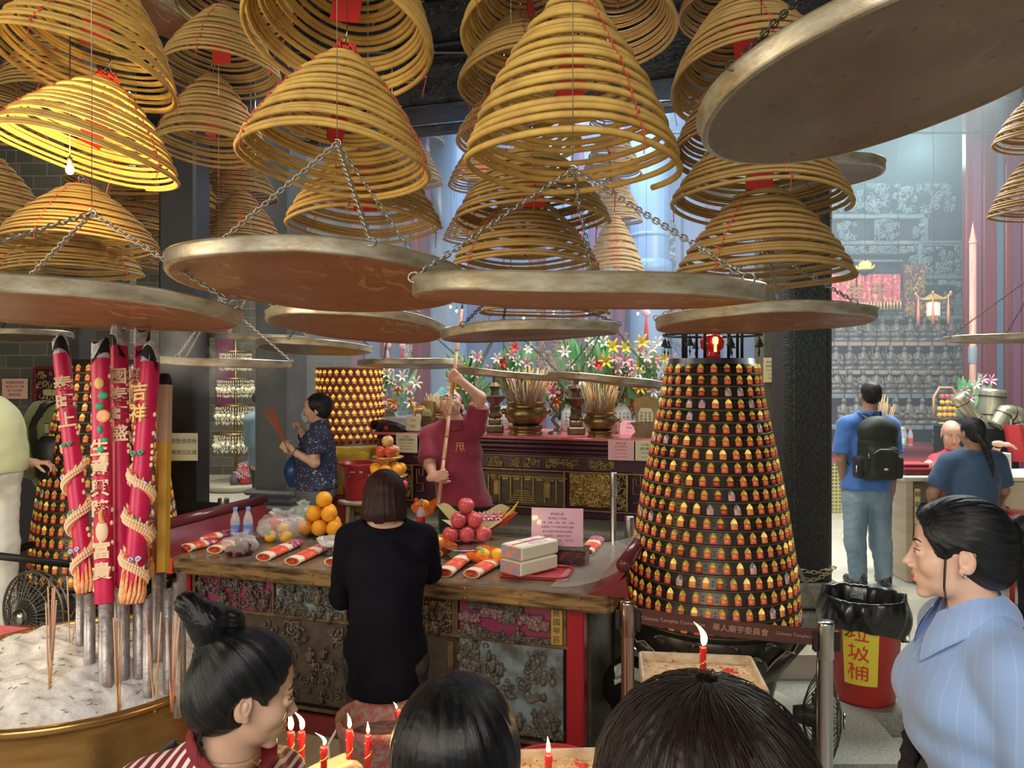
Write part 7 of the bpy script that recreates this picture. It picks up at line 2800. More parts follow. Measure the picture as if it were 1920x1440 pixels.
# ventilation ducts
duct_m = PMat('tarnished_duct',(.4,.38,.28),.35,.75,noise=((8,8,3),.4,.65,(.55,.52,.36)))
def duct(pts,rad,lab,label,cap=None):
 w=[P(px,py,d)for px,py,d in pts]
 base=w[0]
 root=thing('duct',lab,'duct',base)
 loc=[q-base for q in w]
 fine=[]
 for a, b2 in zip(loc,loc[1:]):
  for t in range(6):
   fine.append(a.lerp(b2,t/6))
 fine.append(loc[-1])
 MB().tube(fine,rad,20).build('pipe',duct_m,root)
 mb=MB()
 for k in range(0,len(fine)-1,5):
  dv=(fine[k+1]-fine[k]).normalized()
  mb.torus(fine[k],rad*1.03,rad*.07,dv.to_track_quat('Z','Y').to_matrix(),20,5)
 mb.build('joint_band',black_m,root)
 return root
duct([(1850,800,7.9),(1825,782,7.9),(1794,742,7.9)],.072,'slanting metal duct pipe behind the pony-tailed person','duct')
duct([(1856,810,8.1),(1858,770,8.1),(1862,730,8.1)],.125,'thick upright duct with dented cream cap beside the lilies','duct')
duct([(1868,800,7.7),(1885,772,7.7),(1905,775,7.7),(1918,800,7.7)],.075,'bent duct elbow curving to the right edge','duct')
q = P(1880,845,7.6)
root = thing('black_stove','black box furnace below the ducts, behind the desk','stove',(q.x,8.05,0))
h = EYE+(700-800)/F*7.8
MB().bevbox((0,0,h/2),(.62,.5,h),.02).build('body',black_m,root,smooth=False)
q = P(1914,820,7.2)
root = thing('red_banner','red cloth hanging at the right edge beside the duct','cloth',(q.x,7.3,0))
MB().grid(lambda u,v:((u-.5)*.2+.06*v,.03*sin(7*u),1.25-.35*v),12,6).build('cloth',PMat('banner_red',(.6,.05,.06),.6),root)
MB().tube([(0,.04,0),(0,.04,1.3)],.015,8).build('rod',iron,root)
# things on the counter
def CP(px,py,v=0):
 d=9.7
 q=P(px,838,d)
 return Vector((q.x,d+v,CZ))
for i, (px,kind)in enumerate(((1641,'p'),(1651,'b'),(1661,'w'),(1668,'p'),(1676,'r'),(1684,'b'),(1692,'w'),(1700,'g'),(1707,'r'))):
 labm={'p':PMat('violet_label',(.35,.15,.55),.4),'b':blue_lab,'w':white_m,'r':red_paper,'g':PMat('green_label',(.1,.45,.25),.4)}[kind]
 bottle(CP(px,838,.05*(i%2)),.24,'%s-labelled drink bottle, %s in the row on the maroon counter'%({'p':'violet','b':'blue','w':'white','r':'red','g':'green'}[kind],['first from left','second from left','third from left','fourth','fifth, in the middle','sixth','seventh','eighth','last on the right'][i]),r=.032,labm=labm,capm=labm,group='drink bottles on the counter',name='drink_bottle')
# layered fruit tower on the counter
p = CP(1769,838,-.05)
root = thing('offering_basket','tall basket holding layers of oranges, peaches and a red bow on the counter','basket',p)
MB().lathe([(.12,0),(.14,.03),(.12,.06),(.05,.1),(.03,.3),(.14,.33),(.17,.36),(.16,.37),(.02,.34)],seg=24).build('stand',plate_m,root)
MB().tube([(-.15,0,.37),(-.15,0,.62),(-.08,0,.74),(.08,0,.74),(.15,0,.62),(.15,0,.37)],.016,8).build('handle',PMat('wicker',(.62,.36,.22),.7),root)
MB().sphere((.17,-.08,.6),(.06,.03,.07),10,8).sphere((.1,-.1,.63),(.05,.03,.04),10,8).build('red_bow',red_paper,root)
for j, (z,n,kd)in enumerate(((.4,5,'orange'),(.48,5,'mandarin'),(.56,4,'mandarin'),(.63,4,'apple'))):
 for k in range(n):
  x=(k-(n-1)/2)*.062
  put_fruit(kd,p+Vector((x,-.09,z)),.034,'%s, %s in the %s layer of the counter fruit basket'%(kd,['leftmost','second','third','fourth','last'][k],['lowest','second','third','top'][j]),'fruit in the counter basket')
p = CP(1757,838,-.12)
root = thing('pomelo','yellow-green pomelo on a dark bowl at the end of the counter','pomelo',p)
MB().lathe([(0,0.),(.1,0),(.13,.05),(.12,.1)],seg=22).build('bowl',plate_m,root)
MB().lathe([(0,.08),(.08,.09),(.105,.16),(.09,.24),(.04,.3),(.015,.32),(0,.31)],seg=22).build('fruit',PMat('pomelo_skin',(.66,.68,.1),.4),root)
p = CP(1660,838,.1)
root = thing('joss_stick_pot','pot of joss sticks on the counter right of the backpacker\'s head','incense burner',p)
MB().lathe([(0,0),(.1,0),(.14,.08),(.13,.17),(.15,.19),(.12,.18),(0,.17)],seg=24).build('pot',brass,root)
bundle(root,48,.16,.08,.16,.48,31,r=.005)
bouquet(1826,735,8.6,70,70,['pink','white','pink','white','pink'],'large bouquet of pink and white lilies between the two ducts',44,vase=(celadon,.07,.22),n=8,leaves=34,base_py=842)
tb = thing('flower_stand','dark stand carrying the large lily bouquet','stand',(P(1826,700,8.6).x,8.6,0))
hh = EYE+(700-842)/F*8.6
MB().bevbox((0,0,hh/2),(.3,.3,hh),.02).build('body',black_m,tb,smooth=False)
# red stool at the right edge
q = P(1908,960,5.9)
root = thing('plastic_stool','red plastic stool at the right edge behind the pony tail','stool',(q.x,5.9,0))
MB().lathe([(0,q.z),(.14,q.z),(.16,q.z-.02),(.16,q.z-.06),(.15,q.z-.06)],seg=24).build('seat',bucket_m,root)
for k in range(4):
 a=PI/4+k*PI/2
 MB().tube([(.12*cos(a),.12*sin(a),q.z-.03),(.17*cos(a),.17*sin(a),0)],.018,6).build('leg',bucket_m,root)
# ---- drifting smoke above the left of the table
sm = bpy.data.materials.new('drifting_smoke')
sm.use_nodes = True
nt = sm.node_tree
for n_ in list(nt.nodes):
 if n_.type!='OUTPUT_MATERIAL':
  nt.nodes.remove(n_)
out = [n_ for n_ in nt.nodes if n_.type=='OUTPUT_MATERIAL'][0]
tc = nd(nt,'ShaderNodeTexCoord')
nz = nd(nt,'ShaderNodeTexNoise')
nz.inputs['Scale'].default_value = 3.2
nz.inputs['Detail'].default_value = 4
nz.inputs['Distortion'].default_value = 1.2
nt.links.new(tc.outputs['Object'],nz.inputs['Vector'])
mr = nd(nt,'ShaderNodeMapRange')
mr.inputs['From Min'].default_value = .5
mr.inputs['From Max'].default_value = .78
mr.inputs['To Min'].default_value = 0
mr.inputs['To Max'].default_value = 7.
nt.links.new(nz.outputs['Fac'],mr.inputs['Value'])
vs_ = nd(nt,'ShaderNodeVolumeScatter')
vs_.inputs['Color'].default_value = (.9,.93,1,1)
gm_ = nd(nt,'ShaderNodeMapping')
gm_.inputs['Scale'].default_value = (2.1,4.1,4.1)
nt.links.new(tc.outputs['Object'],gm_.inputs[0])
gr_ = nd(nt,'ShaderNodeTexGradient',gradient_type='SPHERICAL')
nt.links.new(gm_.outputs[0],gr_.inputs[0])
ml2_ = nd(nt,'ShaderNodeMath',operation='MULTIPLY')
nt.links.new(mr.outputs[0],ml2_.inputs[0])
nt.links.new(gr_.outputs['Fac'],ml2_.inputs[1])
nt.links.new(ml2_.outputs[0],vs_.inputs['Density'])
nt.links.new(vs_.outputs[0],out.inputs['Volume'])
c = P(410,655,3.7)
o = MB().box((0,0,0),(1.,.5,.5)).build('smoke_wisp',sm,smooth=False)
o.location = c
tag(o,'wisps of incense smoke drifting beside the dragon joss stick tips','smoke',kind='stuff')
# -- people
A = lambda*v:np.array(v,float)
def skin(name,col,c2):
 return PMat(name,col,.42,sss=.12,noise=(9,.35,.7,c2),bump=(180,.06,.001))
skin_f = skin('fair_skin',(.72,.47,.36),(.66,.4,.31))
skin_l = skin('light_warm_skin',(.66,.42,.3),(.58,.34,.24))
skin_t = skin('tan_skin',(.42,.24,.15),(.36,.19,.12))
skin_o = skin('ruddy_skin',(.6,.36,.26),(.55,.27,.2))
eye_w = PMat('eye_white',(.75,.72,.68),.15)
eye_b = PMat('eye_iris_dark',(.02,.012,.01),.08)
lip_m = PMat('rose_lips',(.5,.12,.1),.35)
brow_m = PMat('dark_brow',(.03,.02,.016),.7)
def hair_mat(name,c1,c2,axis='radial',rough=.28,freq=70,spec=.6,stretch=None):
 """strands running away from the crown (local +z)"""
 m=bpy.data.materials.new(name)
 m.use_nodes=True
 nt, b=nodes_of(m)
 tc=nd(nt,'ShaderNodeTexCoord')
 if axis=='radial':
  sp=nd(nt,'ShaderNodeSeparateXYZ')
  nt.links.new(tc.outputs['Object'],sp.inputs[0])
  at=nd(nt,'ShaderNodeMath',operation='ARCTAN2')
  nt.links.new(sp.outputs[1],at.inputs[0])
  nt.links.new(sp.outputs[0],at.inputs[1])
  mul=nd(nt,'ShaderNodeMath',operation='MULTIPLY')
  mul.inputs[1].default_value=freq/6.
  nt.links.new(at.outputs[0],mul.inputs[0])
  ln=nd(nt,'ShaderNodeVectorMath',operation='LENGTH')
  nt.links.new(tc.outputs['Object'],ln.inputs[0])
  m2=nd(nt,'ShaderNodeMath',operation='MULTIPLY')
  m2.inputs[1].default_value=7
  nt.links.new(ln.outputs['Value'],m2.inputs[0])
  cb=nd(nt,'ShaderNodeCombineXYZ')
  nt.links.new(mul.outputs[0],cb.inputs[0])
  nt.links.new(m2.outputs[0],cb.inputs[1])
  vec=cb.outputs[0]
 else:
  mp=nd(nt,'ShaderNodeMapping')
  mp.inputs['Scale'].default_value=stretch
  nt.links.new(tc.outputs['Object'],mp.inputs[0])
  vec=mp.outputs[0]
 n=nd(nt,'ShaderNodeTexNoise')
 nt.links.new(vec,n.inputs['Vector'])
 n.inputs['Scale'].default_value=1.
 n.inputs['Detail'].default_value=7
 n.inputs['Roughness'].default_value=.7
 r=ramp(nt,[(.38,c1),(.66,c2)])
 nt.links.new(n.outputs['Fac'],r.inputs[0])
 nt.links.new(r.outputs[0],b.inputs['Base Color'])
 bp=nd(nt,'ShaderNodeBump')
 bp.inputs['Strength'].default_value=.55
 bp.inputs['Distance'].default_value=.006
 nt.links.new(n.outputs['Fac'],bp.inputs['Height'])
 nt.links.new(bp.outputs[0],b.inputs['Normal'])
 b.inputs['Roughness'].default_value=rough
 b.inputs['Specular IOR Level'].default_value=spec*.6
 b.inputs['Anisotropic'].default_value=.6
 return m
hair_black = hair_mat('glossy_black_hair',(.002,.002,.003),(.009,.01,.012),rough=.26)
hair_bun = hair_mat('black_combed_hair',(.002,.0025,.004),(.009,.011,.015),freq=80,rough=.28)
hair_brown = hair_mat('dark_brown_hair',(.006,.004,.004),(.038,.024,.018),rough=.3,freq=60)
hair_wine = hair_mat('dark_wine_hair',(.012,.005,.006),(.045,.016,.017),rough=.45,spec=.3)
hair_short = hair_mat('short_black_hair',(.008,.007,.007),(.03,.027,.025),rough=.5,freq=60)
hair_grey = hair_mat('thin_grey_hair',(.2,.18,.17),(.45,.42,.4),rough=.6)
def mat_axes(face,up=(0,0,1)):
 """columns: local x (person's left), y (back), z (up); the face looks along -y"""
 y=-Vector(face).normalized()
 z=Vector(up)
 x=y.cross(z).normalized()
 z=x.cross(y).normalized()
 return np.array([[x[0],y[0],z[0]],[x[1],y[1],z[1]],[x[2],y[2],z[2]]])
def head_local(q,female=True,s=1.,neck=True,ears=True,detail=True):
 f=s_ell(q,(0,.014,.034),(.073,.092,.083))
 f=smin(f,s_ell(q,(0,-.02,-.018),(.061,.064,.082)),.02)
 f=smin(f,s_ell(q,(0,-.042,.04),(.056,.04,.045)),.02)
 f=smin(f,s_ell(q,(0,-.026,-.068),(.047 if female else .053,.052,.036)),.02)
 f=smin(f,s_ell(q,(0,-.073,-.098),(.018,.016,.014)),.022)
 for sx_ in(-1,1):
  f=smin(f,s_ell(q,(sx_*.038,-.055,-.026),(.024,.026,.026)),.018)
 f=smin(f,s_cap(q,(-.034,-.077,.022),(.034,-.077,.022),.008),.012)
 if detail:
  for sx_ in(-1,1):
   f=smax(f,-s_ell(q,(sx_*.032,-.1,0.),(.02,.018,.012)),.014)
   f=smin(f,smax(s_ell(q,(sx_*.032,-.0755,-.001),(.016,.014,.0125)),-s_ell(q,(sx_*.032,-.0905,-.0015),(.0138,.0066,.005)),.002),.003)
 f=smin(f,s_cap(q,(0,-.072,.008),(0,-.078,-.038),.011,.015),.014)
 f=smin(f,s_cap(q,(0,-.084,.01),(0,-.104,-.028),.0062,.0078),.012)
 f=smin(f,s_ell(q,(0,-.1075,-.0305),(.008,.0085,.0072)),.006)
 for sx_ in(-1,1):
  f=smin(f,s_ell(q,(sx_*.011,-.097,-.036),(.0062,.0085,.0062)),.006)
 f=smin(f,s_ell(q,(0,-.068,-.062),(.031,.026,.028)),.014)
 f=smin(f,s_ell(q,(0,-.0905,-.0585),(.02,.0085,.0052)),.005)
 f=smin(f,s_ell(q,(0,-.0885,-.069),(.017,.0085,.0062)),.005)
 f=smax(f,-s_cap(q,(-.022,-.091,-.064),(.022,-.0955,-.064),.0014),.003)
 f=smax(f,-s_ell(q,(0,-.096,-.082),(.02,.008,.006)),.01)
 if ears:
  for sx_ in(-1,1):
   e=s_ell(q,(sx_*.075,.014,-.006),(.0085,.0172,.03))
   e=smax(e,-s_ell(q,(sx_*.085,.0105,0.),(.0088,.0118,.0215)),.002)
   e=smin(e,s_ell(q,(sx_*.0775,.01,-.004),(.0045,.0055,.01)),.003)
   e=smin(e,s_ell(q,(sx_*.0755,.003,-.03),(.005,.007,.0075)),.004)
   f=smin(f,e,.006)
 return f
def hair_base(q,off,low=-.05,face=(.07,.06,.078),fy=-.112,fz=-.018):
 """cap of hair of even thickness with the face left free"""
 f=s_ell(q,(0,.014,.034),(.073+off,.092+off,.083+off))
 f=smin(f,s_ell(q,(0,-.042,.04),(.056+off,.04+off*.7,.045+off)),.02)
 f=smin(f,s_ell(q,(0,.062,-.02),(.062+off,.046+off,.052+off)),.03)
 f=smax(f,-s_ell(q,(0,fy,fz),face),.012)
 return f
def head_world(p,c,M,female=True,s=1.,**kw):
 return head_local((p-c)@M/s,female,**kw)*s
def hand_sdf(p,wrist,d,palm,curl=.5,side=1,s=1.,spread=.12):
 """wrist point, d finger direction, palm normal (towards the palm side); returns sdf with five fingers"""
 d=d/np.linalg.norm(d)
 n=palm-d*(palm@d)
 n=n/np.linalg.norm(n)
 x=np.cross(d,n)*side
 o=wrist+d*.045*s
 M=np.stack([x,d,n],1)
 f=s_box(p,o+d*.01*s,A(.036,.046,.012)*s,.011*s,M)
 f=smin(f,s_cap(p,wrist-d*.03*s,wrist+d*.02*s,.024*s,.027*s),.016*s)
 L=(.074,.082,.077,.062)
 for k in range(4):
  u=(k-1.5)
  b=wrist+(d*(.092-.004*abs(u-.3)*2)+x*(-.0195*u))*s
  ang=0.
  r=.0086*s
  seg=[L[k]*.46,L[k]*.3,L[k]*.24]
  cur=b
  for j, sg in enumerate(seg):
   ang+=curl*(1.15 if j==0 else 1.05)*(1+.12*k*.5)
   dd=d*cos(ang)+n*sin(ang)+x*(-u*spread*.3)
   dd=dd/np.linalg.norm(dd)
   nx=cur+dd*sg*s
   f=smin(f,s_cap(p,cur,nx,r*(1-.06*j),r*(.94-.08*j)),.004*s)
   cur=nx
 b=wrist+(d*.03+x*.03)*s
 d1=d*.62+x*.62+n*.35*(1+curl)
 d1=d1/np.linalg.norm(d1)
 m1=b+d1*.034*s
 d2=d*.8+x*.18+n*(.45+.6*curl)
 d2=d2/np.linalg.norm(d2)
 m2=m1+d2*.03*s
 m3=m2+d2*.022*s
 f=smin(f,s_cap(p,b,m1,.0125*s,.0105*s),.01*s)
 f=smin(f,s_cap(p,m1,m2,.0105*s,.0092*s),.004*s)
 f=smin(f,s_cap(p,m2,m3,.0092*s,.008*s),.004*s)
 return f
class Human:
 """joints in world space; builds one continuous body and clothes that follow it"""
 def __init__(s,name,label,J,head_c,face,up=(0,0,1),female=True,size=1.,hs=1.,build=1.,ground=None):
  s.J={k:np.array(v,float)for k,v in J.items()}
  s.c=np.array(head_c,float)
  s.M=mat_axes(face,up)
  s.female=female
  s.s=size
  s.hs=hs
  s.b=build
  s.hands=[]
  root=s.J.get('root',s.J['pelvis'])
  s.o=(float(root[0]),float(root[1]),float(root[2])if ground is None else ground)
  s.root=thing('person',label,'person',s.o)
 def torso(s,p,g=0.):
  J, b, z=s.J, s.b, s.s
  P_, Cc, N, L, Rr=J['pelvis'], J['chest'], J['neck'], J['shL'], J['shR']
  ax=(L-Rr)/np.linalg.norm(L-Rr)
  up=(Cc-P_)/np.linalg.norm(Cc-P_)
  fr=np.cross(ax,up)
  fr=fr/np.linalg.norm(fr)
  up2=np.cross(fr,ax)
  M=np.stack([ax,fr,up2],1)
  w=np.linalg.norm(L-Rr)/2
  f=s_ell(p,P_,A(.165*b*z+g,.115*b*z+g,.13*z+g),M)
  mid=P_*.5+Cc*.5
  f=smin(f,s_ell(p,mid,A((.13 if s.female else .145)*b*z+g,.098*b*z+g,.17*z+g),M),.05)
  f=smin(f,s_ell(p,Cc,A(min(w*.98,.165*b*z)+g,.11*b*z+g,.155*z+g),M),.05)
  f=smin(f,s_cap(p,L*.92+N*.08-A(0,0,.005),Rr*.92+N*.08-A(0,0,.005),.052*z+g,.052*z+g),.05)
  f=smin(f,s_cap(p,L*.6+N*.4,N+A(0,0,.01),.045*z+g,.045*z+g),.03)
  f=smin(f,s_cap(p,Rr*.6+N*.4,N+A(0,0,.01),.045*z+g,.045*z+g),.03)
  if s.female and 'bust' in J:
   for k in(-1,1):
    f=smin(f,s_ell(p,J['bust']+ax*.075*k*z,A(.062+g,.06+g,.058+g)*z,M),.035)
  return f
 def arm(s,p,side,g=0.,t=2.):
  J, z=s.J, s.s
  a, b2, c=J['sh'+side], J['el'+side], J['ha'+side]
  k=(1 if not s.female else .88)*s.b**.5
  f=s_cap(p,a,b2,.05*z*k+g,.039*z*k+g)
  if t>1:
   f=smin(f,s_cap(p,b2,c,.039*z*k+g,.0265*z*k+g),.02)
  return f
 def leg(s,p,side,g=0.,foot=True):
  J, z=s.J, s.s
  if 'kn'+side not in J:
   return np.full(p.shape[0],9.)
  a, b2, c=J['hip'+side], J['kn'+side], J['an'+side]
  f=s_cap(p,a,b2,.083*z*s.b+g,.055*z+g)
  f=smin(f,s_cap(p,b2,c,.056*z+g,.038*z+g),.03)
  return f
 def neck(s,p,g=0.):
  c2=s.c+s.M@A(0,.016,-.055)*s.hs
  return s_cap(p,c2,s.J['neck'],(.046 if s.female else .056)*s.hs+g,(.052 if s.female else .062)*s.hs+g)
 def all(s,p):
  f=s.torso(p)
  for sd in 'LR':
   if 'el'+sd in s.J:
    f=smin(f,s.arm(p,sd),.03)
   f=smin(f,s.leg(p,sd),.05)
  f=smin(f,s.neck(p),.03)
  f=smin(f,head_world(p,s.c,s.M,s.female,s.hs),.012)
  for h in s.hands:
   f=smin(f,h(p),.01)
  return f
 def box(s,pad=.16,zlo=None,zhi=None):
  pts=np.array([v for k,v in s.J.items()if k!='root']+[s.c+A(0,0,.02)])
  lo, hi=pts.min(0)-pad, pts.max(0)+pad
  if zlo is not None:
   lo[2]=zlo
  if zhi is not None:
   hi[2]=zhi
  return lo, hi
 def make_body(s,mat,h=.007,zlo=None,hh=None,seam=-.13):
  hh=hh or h*.72
  lo, hi=s.box(.17,zlo)
  hc_=s.c+s.M@A(0,.02,seam)*s.hs
  nrm=s.M@A(0,-.1,1.)*.5+A(0,0,.5)
  nrm=nrm/np.linalg.norm(nrm)
  near=lambda p:np.linalg.norm(p-s.c,axis=-1)-.2
  top=lambda p:np.maximum(-((p-hc_)@nrm),near(p))
  f1=lambda p:np.maximum(s.all(p),-top(p))
  f2=lambda p:np.maximum(s.all(p),top(p)-.0015)
  va, fa=nets(f1,lo,hi,h)
  vb, fb=nets(f2,s.c-.215,s.c+.215,hh)
  v=np.concatenate([va,vb])
  fc=np.concatenate([fa,fb+len(va)])
  me=bpy.data.meshes.new('body')
  me.from_pydata((v-np.array(s.o)).tolist(),[],fc.tolist())
  me.materials.append(mat)
  me.polygons.foreach_set('use_smooth',[True]*len(fc))
  me.update()
  o=bpy.data.objects.new('body',me)
  C.objects.link(o)
  o.parent=s.root
  return o
 def garment(s,name,mat,f,h=.008,lo=None,hi=None,folds=.004,fs=22,seed=1):
  a, b2=s.box(.19)
  lo=a if lo is None else np.maximum(a,lo)
  hi=b2 if hi is None else np.minimum(b2,hi)
  g=(lambda p:f(p)-folds*vnoise(p*A(1,1,.45),fs,seed)-folds*.5*vnoise(p*A(1.,1,1.2),fs*2.1,seed+3))if folds else f
  return sdf_obj(name,g,lo,hi,h,mat,s.root,s.o)
 def loc(s,q):
  """point of head space to the space of the root"""
  return Vector(s.c+s.M@(np.array(q,float)*s.hs))-Vector(s.o)
 def face_parts(s,brow=True,lips=True,lashes=True):
  Mx=Matrix([list(r)for r in s.M])
  for sx_ in(-1,1):
   mb=MB().sphere(s.loc((sx_*.032,-.0772,-.0005)),.0112*s.hs,14,10)
   mb.sphere(s.loc((sx_*.032,-.0845,-.0005)),(.0055*s.hs,.0048*s.hs,.0055*s.hs),10,8,mat=1,M=Mx)
   mb.build('eye',[eye_w,eye_b],s.root)
   if brow:
    pts=[s.loc((sx_*(.014+.034*t),-.0895+.017*t*t,.0215+.007*sin(t*2.6)))for t in[k/7 for k in range(8)]]
    MB().tube(pts,[.0016,.0026,.003,.0029,.0026,.0021,.0015,.0007],6).build('eyebrow',brow_m,s.root)
   if lashes:
    pts=[s.loc((sx_*(.0215+.026*t),-.089+.012*t*t-.002*sin(t*3),.0038+.0036*sin(t*2.4+.3)))for t in[k/7 for k in range(8)]]
    MB().tube(pts,.0011,5).build('eyelashes',brow_m,s.root)
  if lips:
   def lf(p):
    q=(p-s.c)@s.M/s.hs
    f=np.minimum(s_ell(q,(0,-.0908,-.0582),(.0205,.0088,.0052)),s_ell(q,(0,-.0888,-.069),(.0172,.0088,.006)))
    return f*s.hs-.0006
   c=s.c+s.M@A(0,-.092,-.064)*s.hs
   sdf_obj('lips',lf,c-.035,c+.035,.0016,lip_m,s.root,s.o)
def cut(*fs):
 def g(p):
  f=fs[0](p)
  for q in fs[1:]:
   f=smax(f,q(p),.006)
  return f
 return g
def shoes(H,mat,h=.008):
 for sd in 'LR':
  an=H.J['an'+sd]
  d=H.J.get('foot'+sd,A(0,1,0))
  zf=H.J['ground'][2]if 'ground' in H.J else an[2]-.08
  base=A(an[0],an[1],zf)
  def f(p):
   a=base+A(0,0,.035)-d*.05
   b2=base+A(0,0,.03)+d*.15
   g=s_cap(p,a,b2,.043,.036)
   g=smin(g,s_cap(p,base+A(0,0,.04)-d*.04,base+A(0,0,.11)-d*.03,.04,.042),.02)
   return smax(g,zf-p[...,2]+.002,.004)
  c=base
  sdf_obj('shoe',f,c-A(.22,.22,.01),c+A(.22,.22,.16),h,mat,H.root,H.o)
def strand_fan(root,o,pts_fn,n,mat,name='hair_strands',r=.0012,seed=0):
 rr=Rnd(seed)
 mb=MB()
 for k in range(n):
  pts=pts_fn(rr,k)
  if pts:
   mb.tube([Vector(q)-Vector(o)for q in pts],[r]*(len(pts)-1)+[r*.3],3,cap=False)
 q=mb.build(name,mat,root)
 q['kind']='stuff'
 return q
def hair_obj(H,name,f,lo,hi,h,mat,crown,up):
 """hair mesh whose own axes sit at the crown, so that strands run away from it"""
 up=Vector(up).normalized()
 q=up.to_track_quat('Z','Y')
 Mq=q.to_matrix()
 v, fc=nets(f,lo,hi,h)
 Mn=np.array(Mq)
 vl=(v-np.array(crown))@Mn
 me=bpy.data.meshes.new(name)
 me.from_pydata(vl.tolist(),[],fc.tolist())
 me.materials.append(mat)
 me.polygons.foreach_set('use_smooth',[True]*len(fc))
 me.update()
 o=bpy.data.objects.new(name,me)
 C.objects.link(o)
 o.parent=H.root
 o.location=Vector(crown)-Vector(H.o)
 o.rotation_euler=q.to_euler()
 return o
def ridge(p,c,up,n,amp,seed=0):
 """strand-like ridges around an axis"""
 up=np.array(up,float)
 up/=np.linalg.norm(up)
 a=np.cross(up,A(.3,1,.2))
 a/=np.linalg.norm(a)
 b2=np.cross(up,a)
 q=p-c
 an=np.arctan2(q@a,q@b2)
 return amp*(np.sin(an*n+seed)+.6*np.sin(an*n*1.73+2+seed)+.4*np.sin(an*n*2.9+1))
Pn = lambda px, py, d:np.array(P(px,py,d))
# -- 1. the woman in the pale blue shirt
d = 1.74
hc = Pn(1797,1033,d)
face = (-.88,.47,-.04)
H = Human('woman','woman in pale blue collared shirt with long black ponytail, profile at right edge',{'pelvis':A(1.09,1.75,.74),'chest':A(1.065,1.75,1.02),'neck':A(1.055,1.745,1.185),'shL':A(1.045,1.59,1.115),'shR':A(1.09,1.905,1.115),'elL':A(1.1,1.535,.84),'haL':A(1.02,1.52,.62),'elR':A(1.13,1.95,.84),'haR':A(1.05,1.97,.62),'hipL':Pn(1830,1600,d-.09),'hipR':Pn(1835,1600,d+.09),'knL':Pn(1830,1980,d-.09),'knR':Pn(1835,1980,d+.09),'anL':Pn(1840,2330,d-.09),'anR':Pn(1840,2330,d+.09),'bust':A(.985,1.765,1.01)},hc,face,up=(-.02,0,1),size=.98,hs=1.,ground=LZ)
J = H.J
H.hands = [lambda p:hand_sdf(p,J['haL'],A(-.3,0,-.95),A(0,1,0),.3,1),lambda p:hand_sdf(p,J['haR'],A(-.3,0,-.95),A(0,-1,0),.3,-1)]
H.make_body(skin_f,h=.008,zlo=LZ,hh=.0024)
H.face_parts()
shirt_b = PMat('pale_blue_shirt',(.28,.42,.74),.75,sheen=.3,bump=((30,30,8),.12,.004))
nt, b = nodes_of(shirt_b)
tc = nd(nt,'ShaderNodeTexCoord')
sp_ = nd(nt,'ShaderNodeSeparateXYZ')
nt.links.new(tc.outputs['Object'],sp_.inputs[0])
at_ = nd(nt,'ShaderNodeMath',operation='ARCTAN2')
nt.links.new(sp_.outputs[1],at_.inputs[0])
nt.links.new(sp_.outputs[0],at_.inputs[1])
ml_ = nd(nt,'ShaderNodeMath',operation='MULTIPLY')
ml_.inputs[1].default_value = 38
nt.links.new(at_.outputs[0],ml_.inputs[0])
sn_ = nd(nt,'ShaderNodeMath',operation='SINE')
nt.links.new(ml_.outputs[0],sn_.inputs[0])
rp = ramp(nt,[(.9,(.28,.42,.74)),(1.,(.34,.48,.77))])
nt.links.new(sn_.outputs[0],rp.inputs[0])
nt.links.new(rp.outputs[0],b.inputs['Base Color'])
def shirt1(p):
 f=H.torso(p,.016)
 for sd in 'LR':
  a, b2=J['sh'+sd], J['el'+sd]
  arm=s_cap(p,a,b2,.068,.074)
  arm=smin(arm,s_cap(p,b2,J['ha'+sd],.07,.05),.03)
  f=smin(f,arm,.04)
 f=smin(f,s_ell(p,J['bust']+A(.02,0,-.04),A(.085,.135,.14)),.06)
 f=f-.006*np.sin((p[...,2]*60+p[...,0]*25))*np.exp(-((p[...,2]-(J['pelvis'][2]+.1))**2)/.012)
 f=smax(f,-s_ell(p,J['neck']+A(-.022,.012,.055),A(.082,.078,.078)),.006)
 v=np.maximum(np.abs((p-J['neck'])@A(.3,.95,0))-.25*np.clip(p[...,2]-J['neck'][2]+.12,0,1),J['neck'][2]-.12-p[...,2])
 v=np.maximum(v,p[...,0]-J['neck'][0])
 return smax(f,-v,.004)
H.garment('shirt',shirt_b,shirt1,h=.0055,lo=A(-9,-9,LZ+.75),folds=.0035,fs=17)
_ft = Vector((-.94,.32,0)).normalized()
_bk = math.atan2(-_ft.y,-_ft.x)
_nc = Vector(J['neck'])+Vector((-.012,.008,0))-Vector(H.o)
def collar_pt(u,v,off=0.):
 a=(u-.5)*2*R(158)
 front=max(0,(abs(a)-R(85))/R(73))**1.3
 rad=.064+.04*v+.014*front+off+.01*sin(v*PI)
 ln=.058+.05*front
 z=.06-.052*front-ln*v
 return _nc+Vector((rad*cos(_bk+a),rad*sin(_bk+a),z))
mb = MB()
mb.grid(lambda u,v:collar_pt(u,v),48,9)
mb.grid(lambda u,v:collar_pt(u,v,-.0035)+Vector((0,0,-.001)),48,9)
mb.grid(lambda u,v:_nc+Vector(((.064+.006*v)*cos(_bk+(u-.5)*2*R(158)),(.064+.006*v)*sin(_bk+(u-.5)*2*R(158)),.06-.052*max(0,(abs((u-.5)*2*R(158))-R(85))/R(73))**1.3-.07*v)),48,4)
mb.tube([collar_pt(k/40,1)for k in range(41)],.0022,5)
mb.tube([collar_pt(k/40,0)for k in range(41)],.0026,5)
mb.build('collar',shirt_b,H.root)
for _k in range(1):
 _q=Vector((-.118-.012*_k,.045+.003*_k,-.065-.075*_k))+_nc
 MB().sphere(_q,(.003,.006,.006),8,6).build('shirt_button',white_m,H.root)
